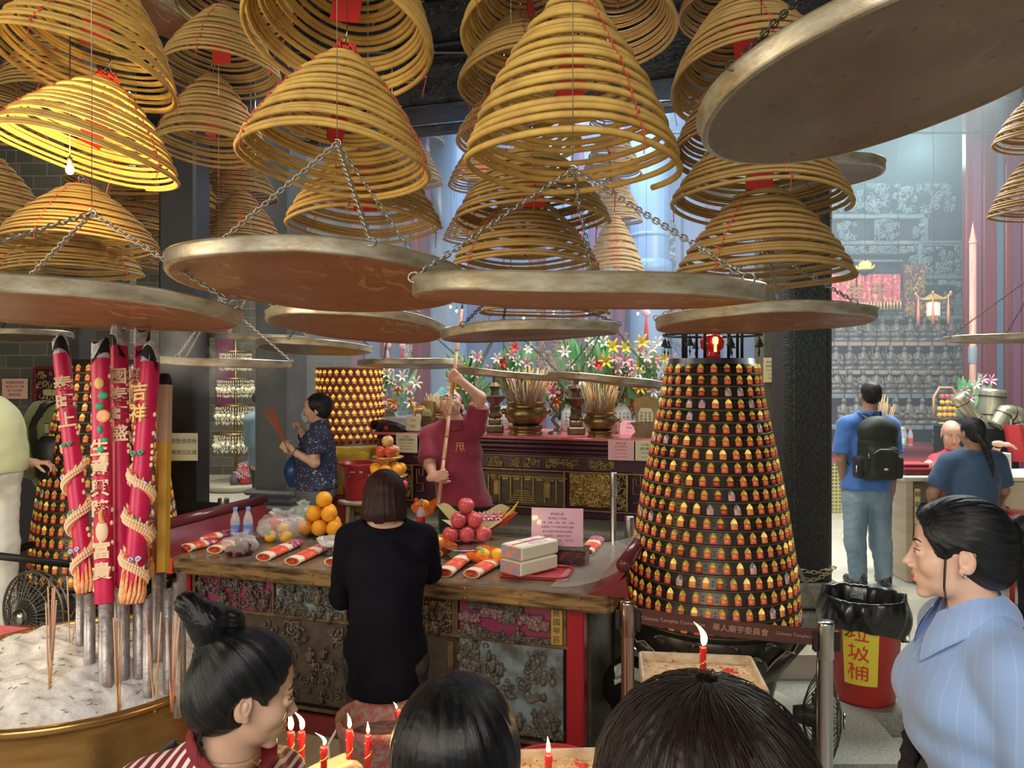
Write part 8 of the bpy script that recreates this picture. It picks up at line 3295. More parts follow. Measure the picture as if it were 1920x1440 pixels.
H.garment('trousers',PMat('dark_jeans',(.03,.035,.05),.8),lambda p:smax(smin(smin(H.leg(p,'L',.012),H.leg(p,'R',.012),.03),s_ell(p,J['pelvis'],A(.15,.19,.15)),.04),s_plane(p,J['pelvis']+A(0,0,.1),A(0,0,1)),.01),h=.012,folds=.003)
# hair: tight back, tail falling behind
tie = Pn(1893,998,d)
def hair1(p):
 q=(p-H.c)@H.M
 f=hair_base(q,.0095,face=(.084,.072,.094),fy=-.1,fz=-.016)
 f=smin(f,s_cap(p,hc+A(.05,0,-.015),tie,.062,.03),.02)
 for k in(-1,1):
  f=smax(f,-s_ell(q,(k*.088,-.004,-.024),(.03,.034,.04)),.01)
 f=smax(f,-s_plane(q,(0,-.02,-.056),(0,.9,.55)),.01)
 return f+ridge(p,tie,(-1,0,.1),26,.0007)
hair_obj(H,'hair',hair1,hc-A(.17,.13,.15),hc+A(.17,.13,.16),.0036,hair_bun,tie,(-1,0,.3))
def tail(p):
 a=tie
 pts=[a,a+A(.028,-0.,.01),a+A(.05,-.01,-.05),a+A(.058,-.02,-.18),a+A(.052,-.03,-.34),a+A(.03,-.03,-.48)]
 rs=[.016,.026,.036,.04,.034,.008]
 f=None
 for i in range(5):
  g=s_cap(p,pts[i],pts[i+1],rs[i],rs[i+1])
  f=g if f is None else smin(f,g,.012)
 return f+.0014*np.sin(p[...,1]*420+8*np.sin(p[...,2]*12))+.001*np.sin(p[...,0]*380+5*np.sin(p[...,2]*9))
hair_long = hair_mat('black_hair_falling',(.006,.007,.009),(.022,.023,.027),axis='z',stretch=(160,160,5))
sdf_obj('ponytail',tail,tie-A(.06,.12,.54),tie+A(.13,.1,.06),.0042,hair_long,H.root,H.o)
MB().torus(Vector(tie)+Vector((.006,0,.002))-Vector(H.o),.022,.0045,MRot(R(80),3,'Y'),20,8).build('hair_tie',PMat('clear_hair_tie',(.55,.6,.62),.15),H.root)
# lock in front of the ear, stud and cartilage rings
def lock(rr,k):
 t0=rr.uniform(0,1)
 sg=1 if(H.M@A(1,0,0))[1]<0 else-1
 pts_=[(.076,-.03+.006*t0,.006),(.0775,-.034+.007*t0,-.03),(.073,-.036+.006*t0,-.065),(.066,-.034+.008*t0,-.1-.02*rr.random())]
 return[H.c+H.M@A(sg*x,y,z)for x,y,z in pts_]
strand_fan(H.root,H.o,lock,14,hair_long,r=.0005)
earp = hc+H.M@A(0,0,0)
ex = 1 if(H.M@A(1,0,0))[1]<0 else-1
e0 = H.loc((ex*.084,.006,-.036))
MB().torus(e0,.0042,.0014,MRot(R(90),3,'X'),12,6).sphere(e0+Vector((0,-.002,0)),.0022,8,6).build('ear_stud',steel,H.root)
e1 = H.loc((ex*.082,.028,.01))
MB().torus(e1,.004,.0011,MRot(R(70),3,'Y'),12,5).build('ear_ring',gold_m,H.root)
# dark ruffled scarf hanging in front of the far shoulder
pts = [Pn(1762,1175,d+.1),Pn(1742,1215,d+.12),Pn(1722,1290,d+.14),Pn(1714,1370,d+.15),Pn(1708,1450,d+.15),Pn(1700,1560,d+.15)]
def scarf(p):
 f=None
 for i in range(5):
  g=s_cap(p,pts[i],pts[i+1],.01+.004*i,.014+.004*i)
  f=g if f is None else smin(f,g,.01)
 return f+.006*vnoise(p,110,2)+.003*vnoise(p,260,1)
sdf_obj('ruffled_scarf',scarf,np.min(pts,0)-.06,np.max(pts,0)+.06,.0042,PMat('black_lace',(.012,.01,.01),.8),H.root,H.o)
# -- 2. the woman with the bun
d = 1.6
hc = Pn(462,1296,d)
fdir = Vector((.9,.44,-.26)).normalized()
H2 = Human('woman','woman with black topknot bun and maroon striped top in the left foreground',{'pelvis':Pn(395,1800,d+.08),'chest':Pn(400,1570,d+.02),'neck':Pn(425,1420,d+0.),'shR':Pn(265,1492,d-.05),'shL':Pn(515,1462,d+.17),'elR':Pn(225,1720,d-.1),'haR':Pn(330,1850,d+.1),'elL':Pn(575,1600,d+.28),'haL':Pn(590,1455,d+.42),'hipL':Pn(440,1820,d+.12),'hipR':Pn(350,1820,d+.02),'knL':Pn(460,2150,d+.2),'knR':Pn(360,2150,d+.1),'anL':Pn(440,2440,d+.2),'anR':Pn(350,2440,d+.1)},hc,fdir,up=(.22,.1,1),size=.98,hs=1.,ground=LZ)
J2 = H2.J
H2.hands = [lambda p:hand_sdf(p,J2['haL'],A(.75,.45,.15),A(0,0,-1),.55,1),lambda p:hand_sdf(p,J2['haR'],A(.6,.3,-.5),A(0,0,-1),.4,-1)]
H2.make_body(skin_l,h=.007,zlo=LZ,hh=.0026)
H2.face_parts()
stripe = PMat('maroon_striped_knit',(.24,.018,.03),.75)
nt, b = nodes_of(stripe)
tc = nd(nt,'ShaderNodeTexCoord')
mp = nd(nt,'ShaderNodeMapping')
mp.inputs['Rotation'].default_value = (R(10),R(-28),0)
nt.links.new(tc.outputs['Object'],mp.inputs[0])
wv = nd(nt,'ShaderNodeTexWave')
wv.bands_direction = 'X'
wv.inputs['Scale'].default_value = 17
wv.inputs['Distortion'].default_value = 1.2
wv.inputs['Detail'].default_value = 1
nt.links.new(mp.outputs[0],wv.inputs['Vector'])
rp = ramp(nt,[(.6,(.24,.018,.03)),(.66,(.8,.74,.7))])
nt.links.new(wv.outputs['Fac'],rp.inputs[0])
nt.links.new(rp.outputs[0],b.inputs['Base Color'])
def shirt2(p):
 f=H2.torso(p,.014)
 for sd in 'LR':
  a, b2=J2['sh'+sd], J2['el'+sd]
  f=smin(f,smax(s_cap(p,a,b2,.066,.066),s_plane(p,a+(b2-a)*.6,b2-a),.006),.035)
 nk=s_ell(p,J2['neck']+A(.035,.01,.045),A(.105,.1,.075))
 return smax(f,-nk,.006)
H2.garment('striped_top',stripe,shirt2,h=.006,lo=A(-9,-9,LZ+.8),folds=.004)
colr = lambda p:smax(np.abs(s_ell(p,J2['neck']+A(.035,.01,.045),A(.11,.105,.08)))-.006,np.abs(shirt2(p))-.018,.004)
H2.garment('neckband',PMat('maroon_rib',(.2,.015,.025),.8,bump=(220,.3,.002)),colr,h=.0045,lo=J2['neck']-.2,hi=J2['neck']+.2,folds=0)
bagstrap = PMat('dark_grey_strap',(.03,.03,.033),.6,bump=(160,.2,.002))
def strap2(p):
 f=smax(np.abs(H2.torso(p,.024))-.006,.055-H2.neck(p,0),.01)
 ax=(J2['shL']-J2['shR'])
 ax=ax/np.linalg.norm(ax)
 u=(p-J2['shR'])@ax
 f=smax(f,np.abs(u-.065)-.03,.004)
 f=smax(f,J2['chest'][2]-.12-p[...,2],.005)
 return f
H2.garment('backpack_strap',bagstrap,strap2,h=.006,folds=0)
def pack2(p):
 c2=J2['chest']+A(-.17,-.12,-.06)
 f=s_box(p,c2,A(.13,.09,.17),.07)
 return f+.004*vnoise(p,30,3)
H2.garment('backpack',bagstrap,pack2,h=.008,lo=J2['chest']-.6,hi=J2['chest']+.5,folds=0)
H2.garment('trousers',MATS['dark_jeans'],lambda p:smax(smin(smin(H2.leg(p,'L',.012),H2.leg(p,'R',.012),.03),s_ell(p,J2['pelvis'],A(.19,.15,.15)),.04),s_plane(p,J2['pelvis']+A(0,0,.1),A(0,0,1)),.01),h=.014,folds=.003)
bunb = Pn(400,1212,d)
b1, b2_, b3 = Pn(392,1190,d), Pn(365,1140,d-.01), Pn(445,1185,d+.01)
def hair2(p):
 q=(p-H2.c)@H2.M
 f=hair_base(q,.0115,face=(.092,.094,.106),fy=-.102,fz=-.014)
 f=smin(f,s_ell(q,(0,.05,0.),(.08,.066,.078)),.03)
 for k in(-1,1):
  f=smax(f,-s_ell(q,(k*.09,0.,-.022),(.034,.036,.04)),.012)
 f=smax(f,-s_plane(q,(0,-.01,-.066),(0,.75,.66)),.012)
 f=smin(f,s_cap(p,H2.c*.45+bunb*.55,bunb,.05,.036),.025)
 return f+ridge(p,bunb,H2.c-bunb,22,.0009)
hair_obj(H2,'hair',hair2,hc-A(.18,.16,.16),hc+A(.18,.16,.19),.0038,hair_bun,bunb,Vector(H2.c-bunb))
def bun2(p):
 f=s_cap(p,Pn(405,1215,d),Pn(388,1165,d-.01),.037,.034)
 f=smin(f,s_cap(p,Pn(388,1168,d-.01),Pn(352,1132,d-.02),.036,.026),.02)
 f=smin(f,s_cap(p,Pn(420,1200,d+.02),Pn(432,1165,d+.02),.03,.027),.012)
 f=smin(f,s_cap(p,Pn(432,1167,d+.02),Pn(392,1150,d+.01),.027,.024),.012)
 f=smin(f,s_cap(p,Pn(440,1200,d+.01),Pn(405,1225,d-.01),.024,.028),.014)
 return f+.0012*np.sin((p[...,0]+p[...,2])*500+6*np.sin(p[...,0]*60))
sdf_obj('hair_bun',bun2,Pn(310,1250,d)-A(0,.09,0),Pn(480,1080,d)+A(0,.1,0),.0034,hair_mat('black_hair_twist',(.002,.0025,.004),(.01,.012,.015),axis='z',stretch=(60,20,30)),H2.root,H2.o)
def nap(rr,k):
 a=H2.c+H2.M@A(rr.uniform(-.05,.05),.075,-.07)
 return[a,a+A(-.01+.01*rr.random(),0,-.02),a+A(-.012+.03*rr.random(),-.005,-.045-.02*rr.random())]
strand_fan(H2.root,H2.o,nap,60,hair_long,r=.0007)
pts = [Vector(Pn(470,1425,d-.03)),Vector(Pn(492,1440,d+.02)),Vector(Pn(505,1432,d+.06)),Vector(Pn(500,1415,d+.1))]
MB().tube([q-Vector(H2.o)for q in pts],.0013,5).build('gold_necklace',gold_m,H2.root)
# -- 3. long black hair seen from behind
d = 1.17
hc = Pn(856,1408,d)
H3 = Human('woman','person with long straight glossy black hair seen from behind, bottom centre',{'pelvis':Pn(860,2150,d+.05),'chest':Pn(858,1800,d),'neck':Pn(856,1590,d-.02),'shL':Pn(690,1680,d),'shR':Pn(1020,1680,d),'elL':Pn(650,1980,d+.1),'haL':Pn(740,2050,d+.3),'elR':Pn(1070,1980,d+.1),'haR':Pn(960,2050,d+.3),'hipL':Pn(760,2200,d+.05),'hipR':Pn(960,2200,d+.05),'knL':Pn(760,2700,d+.05),'knR':Pn(960,2700,d+.05),'anL':Pn(760,3130,d+.05),'anR':Pn(960,3130,d+.05)},hc,(.05,1,-.15),size=.95,hs=.98,ground=LZ)
J3 = H3.J
H3.hands = [lambda p:hand_sdf(p,J3['haL'],A(.2,.9,.1),A(0,0,-1),.5,1),lambda p:hand_sdf(p,J3['haR'],A(-.2,.9,.1),A(0,0,-1),.5,-1)]
H3.make_body(skin_l,h=.009,zlo=LZ)
H3.garment('black_top',PMat('black_cotton',(.012,.012,.014),.85),lambda p:smax(smin(smin(H3.torso(p,.014),H3.arm(p,'L',.016),.03),H3.arm(p,'R',.016),.03),p[...,2]-J3['neck'][2]+.01,.01),h=.01,lo=A(-9,-9,LZ+.7))
H3.garment('trousers',MATS['dark_jeans'],lambda p:smax(smin(smin(H3.leg(p,'L',.012),H3.leg(p,'R',.012),.03),s_ell(p,J3['pelvis'],A(.19,.15,.15)),.04),s_plane(p,J3['pelvis']+A(0,0,.1),A(0,0,1)),.01),h=.014,folds=.003)
crown3 = Pn(832,1284,d+0.)
def hair3(p):
 q=(p-H3.c)@H3.M
 f=s_ell(q,(0,.012,.022),(.087,.104,.096))
 lowz=H3.c[2]-.24
 g=s_cap(p,H3.c+A(0,-.025,0.),A(H3.c[0],H3.c[1]-.045,lowz),.094,.1)
 f=smin(f,smax(g,lowz-p[...,2],.01),.03)
 f=smax(f,-s_box(q,(0,-.12,-.14),(.062,.1,.17),.03),.01)
 f=f+.004*np.exp(-((q[...,0]-.018)**2)/.00006)*np.exp(-((q[...,2]-.11)**2)/.002)
 return f+ridge(p,crown3,(0,-.1,1),34,.0007)
hair_obj(H3,'hair',hair3,hc-A(.16,.17,.27),hc+A(.16,.17,.14),.0042,hair_black,crown3,(0,-.15,1))
# -- 4. brown hair, nearest
d = .8
hc = Pn(1318,1512,d)
H4 = Human('person','person with dark brown centre-parted hair seen from above and behind, nearest the camera',{'pelvis':Pn(1318,2500,d-.05),'chest':Pn(1318,2000,d-.08),'neck':Pn(1318,1720,d-.05),'shL':Pn(1040,1850,d-.05),'shR':Pn(1600,1850,d-.05),'elL':Pn(1000,2330,d+.05),'haL':Pn(1120,2300,d+.28),'elR':Pn(1640,2330,d+.05),'haR':Pn(1500,2300,d+.28),'hipL':Pn(1180,2560,d-.03),'hipR':Pn(1450,2560,d-.03),'knL':Pn(1180,3350,d),'knR':Pn(1450,3350,d),'anL':Pn(1180,4150,d),'anR':Pn(1450,4150,d)},hc,(-.06,1,-.1),female=False,size=1.,hs=1.04,ground=LZ)
J4 = H4.J
H4.hands = [lambda p:hand_sdf(p,J4['haL'],A(.2,.9,.1),A(0,0,-1),.5,1),lambda p:hand_sdf(p,J4['haR'],A(-.2,.9,.1),A(0,0,-1),.5,-1)]
H4.make_body(skin_l,h=.01,zlo=LZ)
H4.garment('grey_shirt',PMat('charcoal_cotton',(.04,.04,.045),.85),lambda p:smax(smin(smin(H4.torso(p,.014),H4.arm(p,'L',.016),.03),H4.arm(p,'R',.016),.03),p[...,2]-J4['neck'][2]+.01,.01),h=.011,lo=A(-9,-9,LZ+.7))
H4.garment('trousers',MATS['dark_jeans'],lambda p:smax(smin(smin(H4.leg(p,'L',.012),H4.leg(p,'R',.012),.03),s_ell(p,J4['pelvis'],A(.19,.15,.15)),.04),s_plane(p,J4['pelvis']+A(0,0,.1),A(0,0,1)),.01),h=.014,folds=.003)
crown4 = Pn(1314,1295,d-.03)
def hair4(p):
 q=(p-H4.c)@H4.M/1.04
 f=s_ell(q,(0,.016,.026),(.106,.118,.101))
 lowz=H4.c[2]-.2
 g=s_cap(p,H4.c+A(0,-.02,-.02),A(H4.c[0],H4.c[1]-.035,lowz),.11,.114)
 f=smin(f,smax(g,lowz-p[...,2],.01),.03)
 f=smax(f,-s_box(q,(0,-.14,-.16),(.07,.11,.17),.03),.01)
 f=f+.007*np.exp(-((q[...,0]+.004+.012*np.sin(q[...,1]*30))**2)/.00005)*(q[...,2]>.04)
 return f+ridge(p,crown4,(0,-.2,1),30,.0013)+.0015*vnoise(p,60,2)
hair_obj(H4,'hair',hair4,hc-A(.18,.2,.25),hc+A(.18,.2,.16),.0036,hair_brown,crown4,(0,-.2,1))
def fly4(rr,k):
 a0=rr.uniform(0,2*PI)
 out=[]
 bend=rr.uniform(.002,.012)
 for t in range(7):
  th=.1+t*.24
  q=np.array([sin(th)*cos(a0+bend*t*8),sin(th)*sin(a0+bend*t*8),cos(th)])
  r=A(.112,.124,.107)*(1.+.015*sin(t*.9+k))
  out.append(H4.c+A(0,-.015,.028)+q*r*1.03)
 return out
strand_fan(H4.root,H4.o,fly4,220,hair_brown,r=.0006,seed=3)
# -- 5. the woman in black at the table
d = 3.66
hc = Pn(722,925,d)
H5 = Human('woman','woman in black with dark bob, standing at the offering table, back turned',{'pelvis':Pn(722,1215,d-.02),'chest':Pn(724,1070,d-.02),'neck':Pn(722,982,d-.02),'shL':Pn(655,1010,d),'shR':Pn(794,1012,d),'elL':Pn(640,1120,d+.1),'haL':Pn(672,1085,d+.33),'elR':Pn(806,1072,d+.16),'haR':Pn(775,1062,d+.36),'hipL':Pn(688,1235,d),'hipR':Pn(758,1235,d),'knL':Pn(690,1390,d+.02),'knR':Pn(756,1390,d+.02),'anL':Pn(690,1480,d),'anR':Pn(756,1480,d)},hc,(.02,1,-.25),size=1.,hs=.96,build=1.08,ground=LZ)
J5 = H5.J
H5.hands = [lambda p:hand_sdf(p,J5['haL'],A(.2,.95,0),A(0,0,-1),.35,1),lambda p:hand_sdf(p,J5['haR'],A(-.1,.95,0),A(0,0,-1),.35,-1)]
H5.make_body(skin_l,h=.0065,zlo=LZ)
black_knit = PMat('navy_black_knit',(.003,.0035,.008),.85,spec=.15,noise=(5,.4,.7,(.006,.006,.012)),bump=(90,.1,.003))
def dress5(p):
 f=H5.torso(p,.02)
 for sd in 'LR':
  f=smin(f,H5.arm(p,sd,.022),.03)
 low=J5['pelvis']+A(0,0,-.16)
 f=smin(f,s_cap(p,J5['chest']+A(0,0,-.12),low,.15,.185),.05)
 f=smax(f,low[2]-.03-p[...,2],.01)
 f=smax(f,-s_ell(p,J5['neck']+A(0,-.03,.045),A(.105,.12,.062)),.008)
 for sd in 'LR':
  w=J5['ha'+sd]
  f=smax(f,(p-(w-(w-J5['el'+sd])*.12))@((w-J5['el'+sd])/np.linalg.norm(w-J5['el'+sd])),.006)
 return f
H5.garment('black_dress',black_knit,dress5,h=.0075,folds=.0045,fs=14)
H5.garment('dark_trousers',PMat('patterned_dark_trousers',(.015,.014,.018),.85,noise=(18,.45,.6,(.05,.035,.035))),lambda p:smax(smin(smin(H5.leg(p,'L',.03),H5.leg(p,'R',.03),.03),s_ell(p,J5['pelvis']+A(0,0,-.06),A(.19,.14,.13)),.04),J5['anL'][2]-p[...,2],.01),h=.01,folds=.006)
crown5 = H5.c+A(0,-.02,.12)
def hair5(p):
 q=(p-H5.c)@H5.M/.96
 f=s_ell(q,(0,.014,.028),(.09,.104,.092))
 g=s_cap(p,H5.c+A(0,-.02,-.01),H5.c+A(0,-.03,-.085),.098,.108)
 cutz=H5.c[2]-.115+.01*vnoise(p,60,1)
 f=smin(f,smax(g,cutz-p[...,2],.006),.03)
 f=smax(f,-s_box(q,(0,-.13,-.05),(.055,.08,.1),.03),.012)
 return f+ridge(p,crown5,(0,0,1),22,.0016)
hair_obj(H5,'hair',hair5,hc-A(.16,.17,.18),hc+A(.16,.17,.16),.005,hair_wine,crown5,(0,0,1))
# -- 6. the man in maroon with the pole
d = 5.35
hc = Pn(848,762,d)
upv = Vector((.02,.62,.78))
H6 = Human('man','man in maroon polo and glasses raising a long pole and looking up',{'pelvis':Pn(870,948,d+.05),'chest':Pn(856,850,d+.02),'neck':Pn(852,795,d-.02),'shR':Pn(806,818,d+0.),'shL':Pn(893,800,d+0.),'elR':Pn(806,872,d-.12),'haR':Pn(822,892,d-.26),'elL':Pn(900,745,d-.05),'haL':Pn(864,712,d-.16),'hipL':Pn(893,970,d+.05),'hipR':Pn(850,970,d+.05),'knL':Pn(897,1075,d+.05),'knR':Pn(848,1075,d+.05),'anL':Pn(898,1147,d+.05),'anR':Pn(846,1147,d+.05)},hc,(-.15,-.66,.7),up=tuple(upv),female=False,size=1.,hs=1.,build=1.02,ground=0)
J6 = H6.J
pa, pb_ = Pn(822,945,d-.3), Pn(866,580,d-.02)
def on_pole(t):
 return pa+(pb_-pa)*t
def t_of(z):
 return(z-pa[2])/(pb_[2]-pa[2])
g1 = on_pole(t_of(J6['haR'][2]+.01))
g2 = on_pole(t_of(J6['haL'][2]+.02))
J6['haR'] = g1+A(-.055,-.005,-.02)
J6['haL'] = g2+A(.05,0.,-.03)
H6.hands = [lambda p:hand_sdf(p,J6['haR'],A(.85,-.35,.25),A(.25,.9,0),1.25,-1),lambda p:hand_sdf(p,J6['haL'],A(-.75,-.25,.6),A(-.2,.95,.2),1.25,1)]
H6.make_body(skin_o,h=.0062,zlo=0)
H6.face_parts(brow=True,lips=False,lashes=False)
polo = PMat('maroon_polo',(.24,.018,.045),.75,sheen=.2,noise=(3,.4,.7,(.2,.014,.038)))
def shirt6(p):
 f=H6.torso(p,.022)
 low=J6['pelvis']+A(0.,0,0.)
 f=smin(f,s_cap(p,J6['chest']+A(0,0,-.15),low,.155,.178),.05)
 for sd, k in(('L',.72),('R',.86)):
  a, b2=J6['sh'+sd], J6['el'+sd]
  f=smin(f,smax(s_cap(p,a,b2,.072,.08),s_plane(p,a+(b2-a)*k,b2-a),.006),.03)
 f=smax(f,-s_plane(p,low+A(0,0,.012),A(.1,0,1)),.008)
 f=smax(f,-s_ell(p,J6['neck']+A(0,-.03,.06),A(.066,.075,.06)),.006)
 return f
H6.garment('polo_shirt',polo,shirt6,h=.007,folds=.007,fs=15,seed=4)
H6.garment('collar',polo,lambda p:smax(np.abs(s_cap(p,J6['neck']+A(0,0.,-.03),J6['neck']+A(0,-.01,.045),.088,.07))-.004,smax(p[...,2]-J6['neck'][2]-.035,J6['neck'][2]-.02-p[...,2]-.25*(J6['neck'][1]-p[...,1]),.003),.003),h=.006,lo=J6['neck']-.15,hi=J6['neck']+.15,folds=0)
H6.garment('trousers',PMat('dark_green_trousers',(.015,.025,.025),.8),lambda p:smax(smin(smin(H6.leg(p,'L',.022),H6.leg(p,'R',.022),.03),s_ell(p,J6['pelvis'],A(.175,.13,.14)),.04),s_plane(p,J6['pelvis']+A(0,0,.08),A(0,0,1)),.01),h=.009,folds=.004)
H6.J['ground'] = A(0,0,0)
H6.J['footL'] = H6.J['footR'] = A(0,-1,0)
shoes(H6,black_m)
def hair6(p):
 q=(p-H6.c)@H6.M
 f=s_ell(q,(0,.02,.04),(.0785,.094,.084))
 f=smax(f,-s_ell(q,(0,-.105,-.01),(.085,.075,.085)),.01)
 f=smax(f,-s_plane(q,(0,0,-.035),(0,.35,.9)),.01)
 return f+.001*vnoise(p,200,1)
hair_obj(H6,'hair',hair6,hc-.16,hc+.16,.0055,hair_short,H6.c,upv)
gl_m = PMat('black_spectacle_frame',(.02,.02,.02),.3)
mb = MB()
Mx = Matrix([list(r)for r in H6.M])
for sx_ in(-1,1):
 pts=[H6.loc((sx_*.033+.022*cos(q),-.094-.004*cos(q)*sx_*-1,-.002+.0155*sin(q)))for q in[2*PI*k/14 for k in range(14)]]
 mb.tube(pts,.0022,5,closed=True)
 mb.tube([H6.loc((sx_*.055,-.09,.004)),H6.loc((sx_*.078,-.02,.004)),H6.loc((sx_*.08,.02,-.004))],.0018,5)
mb.tube([H6.loc((-.011,-.097,.002)),H6.loc((.011,-.097,.002))],.002,5)
mb.build('glasses',gl_m,H6.root)
# little embroidered emblem on the chest
e = J6['chest']+A(.035,-.148,.055)
mb = MB()
def em(x,z):
 return Vector((x,0,z))
M = frame(Vector(e)-Vector(H6.o),(1,.1,0),(0,-1,.05))
for seg in(((-.02,.03),(-.02,0.),(-.03,-.03)),((-.02,.03),(0.,.03),(0,-.02)),((0.,.03),(.02,.03),(.02,0),(.03,-.03)),((-.02,.012),(.02,.012)),((.008,0),(.012,-.03))):
 mb.tube([M@Vector((x,y,.004))for x,y in seg],.0022,5)
mb.build('emblem',PMat('yellow_thread',(.85,.5,.1),.7),H6.root)
pole = thing('bamboo_pole','long reddish bamboo pole held up to the ash tray by the man in maroon','pole',Vector(pa))
v = Vector(pb_-pa)
mb = MB()
for k in range(9):
 a, b2=v*(k/9), v*((k+1)/9)
 mb.tube([a,a+(b2-a)*.04,a+(b2-a)*.08,b2],[.0135,.015,.0125,.0125],12)
mb.build('cane',PMat('varnished_bamboo',(.42,.2,.11),.35,noise=((30,30,3),.4,.7,(.55,.32,.2))),pole)
MB().tube([v,v*1.035],.007,8).build('iron_tip',iron,pole)
# -- 7. the woman with a fan of joss sticks
d = 6.
hc = Pn(592,768,d)
H7 = Human('woman','woman in floral dark blouse and face mask holding a fan of joss sticks',{'pelvis':Pn(592,915,d),'chest':Pn(594,845,d),'neck':Pn(600,798,d),'shL':Pn(594,818,d-.17),'shR':Pn(600,816,d+.17),'elL':Pn(590,868,d-.2),'haL':Pn(548,845,d-.2),'elR':Pn(566,858,d+.1),'haR':Pn(568,812,d-.02),'hipL':Pn(590,935,d-.09),'hipR':Pn(594,935,d+.09),'knL':Pn(586,1030,d-.09),'knR':Pn(592,1030,d+.09),'anL':Pn(590,1100,d-.09),'anR':Pn(594,1100,d+.09)},hc,(-1,-.15,-.02),size=1.,hs=1.,build=1.1,ground=0)
J7 = H7.J
H7.hands = [lambda p:hand_sdf(p,J7['haL'],A(-.75,0,.5),A(0,1,.2),1.15,1),lambda p:hand_sdf(p,J7['haR'],A(-.35,-.1,.9),A(-.8,0,-.2),1.1,-1)]
H7.make_body(skin_l,h=.0068,zlo=0)
H7.face_parts(lips=False,lashes=False)
floral = PMat('floral_navy_blouse',(.02,.025,.06),.8)
nt, b = nodes_of(floral)
tc = nd(nt,'ShaderNodeTexCoord')
vo = nd(nt,'ShaderNodeTexVoronoi')
vo.inputs['Scale'].default_value = 34
vo.inputs['Randomness'].default_value = 1
nz = nd(nt,'ShaderNodeTexNoise')
nz.inputs['Scale'].default_value = 30
mxv = nd(nt,'ShaderNodeMix',data_type='VECTOR')
mxv.inputs[0].default_value = .12
nt.links.new(tc.outputs['Object'],nz.inputs['Vector'])
nt.links.new(tc.outputs['Object'],mxv.inputs[4])
nt.links.new(nz.outputs['Color'],mxv.inputs[5])
nt.links.new(mxv.outputs[1],vo.inputs['Vector'])
rp = ramp(nt,[(0.,(.8,.8,.85)),(.18,(.55,.5,.66)),(.25,(.03,.035,.08)),(1,(.02,.025,.06))])
nt.links.new(vo.outputs['Distance'],rp.inputs[0])
nt.links.new(rp.outputs[0],b.inputs['Base Color'])
def shirt7(p):
 f=H7.torso(p,.022)
 low=J7['pelvis']+A(0,0,0.)
 f=smin(f,s_cap(p,J7['chest']+A(0,0,-.12),low,.15,.175),.05)
 for sd in 'LR':
  a, b2=J7['sh'+sd], J7['el'+sd]
  f=smin(f,smax(s_cap(p,a,b2,.075,.075),s_plane(p,a+(b2-a)*.66,b2-a),.006),.03)
 f=smax(f,low[2]+.005-p[...,2],.01)
 return smax(f,-s_ell(p,J7['neck']+A(-.02,0,.055),A(.075,.075,.05)),.006)
H7.garment('blouse',floral,shirt7,h=.008,folds=.005,fs=16,seed=2)
H7.garment('grey_trousers',PMat('slate_trousers',(.1,.11,.13),.8),lambda p:smax(smin(smin(H7.leg(p,'L',.03),H7.leg(p,'R',.03),.04),s_ell(p,J7['pelvis'],A(.165,.185,.14)),.04),s_plane(p,J7['pelvis']+A(0,0,.08),A(0,0,1)),.01),h=.009,folds=.005)
H7.J['ground'] = A(0,0,0)
H7.J['footL'] = H7.J['footR'] = A(-1,0,0)
shoes(H7,black_m)
def hair7(p):
 q=(p-H7.c)@H7.M
 f=s_ell(q,(0,.028,.042),(.092,.1,.09))
 f=smin(f,s_ell(q,(0,.055,-.015),(.08,.06,.062)),.03)
 f=smax(f,-s_ell(q,(0,-.105,-.015),(.085,.068,.075)),.012)
 f=smax(f,-s_ell(q,(-.09,-.012,-.02),(.03,.03,.035)),.01)
 return smax(f,-s_plane(q,(0,0,-.062),(0,.4,.9)),.012)+.002*vnoise(p,120,1)
hair_obj(H7,'hair',hair7,hc-.17,hc+.17,.0058,hair_short,H7.c+A(0,0,.1),(0,0,1))
def mask7(p):
 q=(p-H7.c)@H7.M
 f=np.abs(head_local(q,True,ears=False,detail=False)-.006)-.003
 g=s_ell(q,(0,-.075,-.06),(.06,.055,.042))
 return smax(f,g,.004)
sdf_obj('face_mask',mask7,hc-.15,hc+.13,.005,PMat('pale_blue_mask',(.5,.62,.66),.8),H7.root,H7.o)
wp = J7['haR']+(J7['elR']-J7['haR'])*.16
dv = Vector(J7['elR']-J7['haR']).normalized()
MB().lathe([(.036,-.016),(.038,-.008),(.038,.008),(.036,.016)],M=dv.to_track_quat('Z','Y').to_matrix(),c=Vector(wp)-Vector(H7.o),seg=18).build('wrist_watch',black_m,H7.root)
wp = J7['haL']+(J7['elL']-J7['haL'])*.1
dv = Vector(J7['elL']-J7['haL']).normalized()
mb = MB()
Mq = dv.to_track_quat('Z','Y').to_matrix()
for k in range(12):
 a=2*PI*k/12
 mb.sphere(Vector(wp)-Vector(H7.o)+Mq@Vector((.034*cos(a),.034*sin(a),0)),.006,6,4)
mb.build('bead_bracelet',PMat('brown_beads',(.1,.04,.03),.3),H7.root)
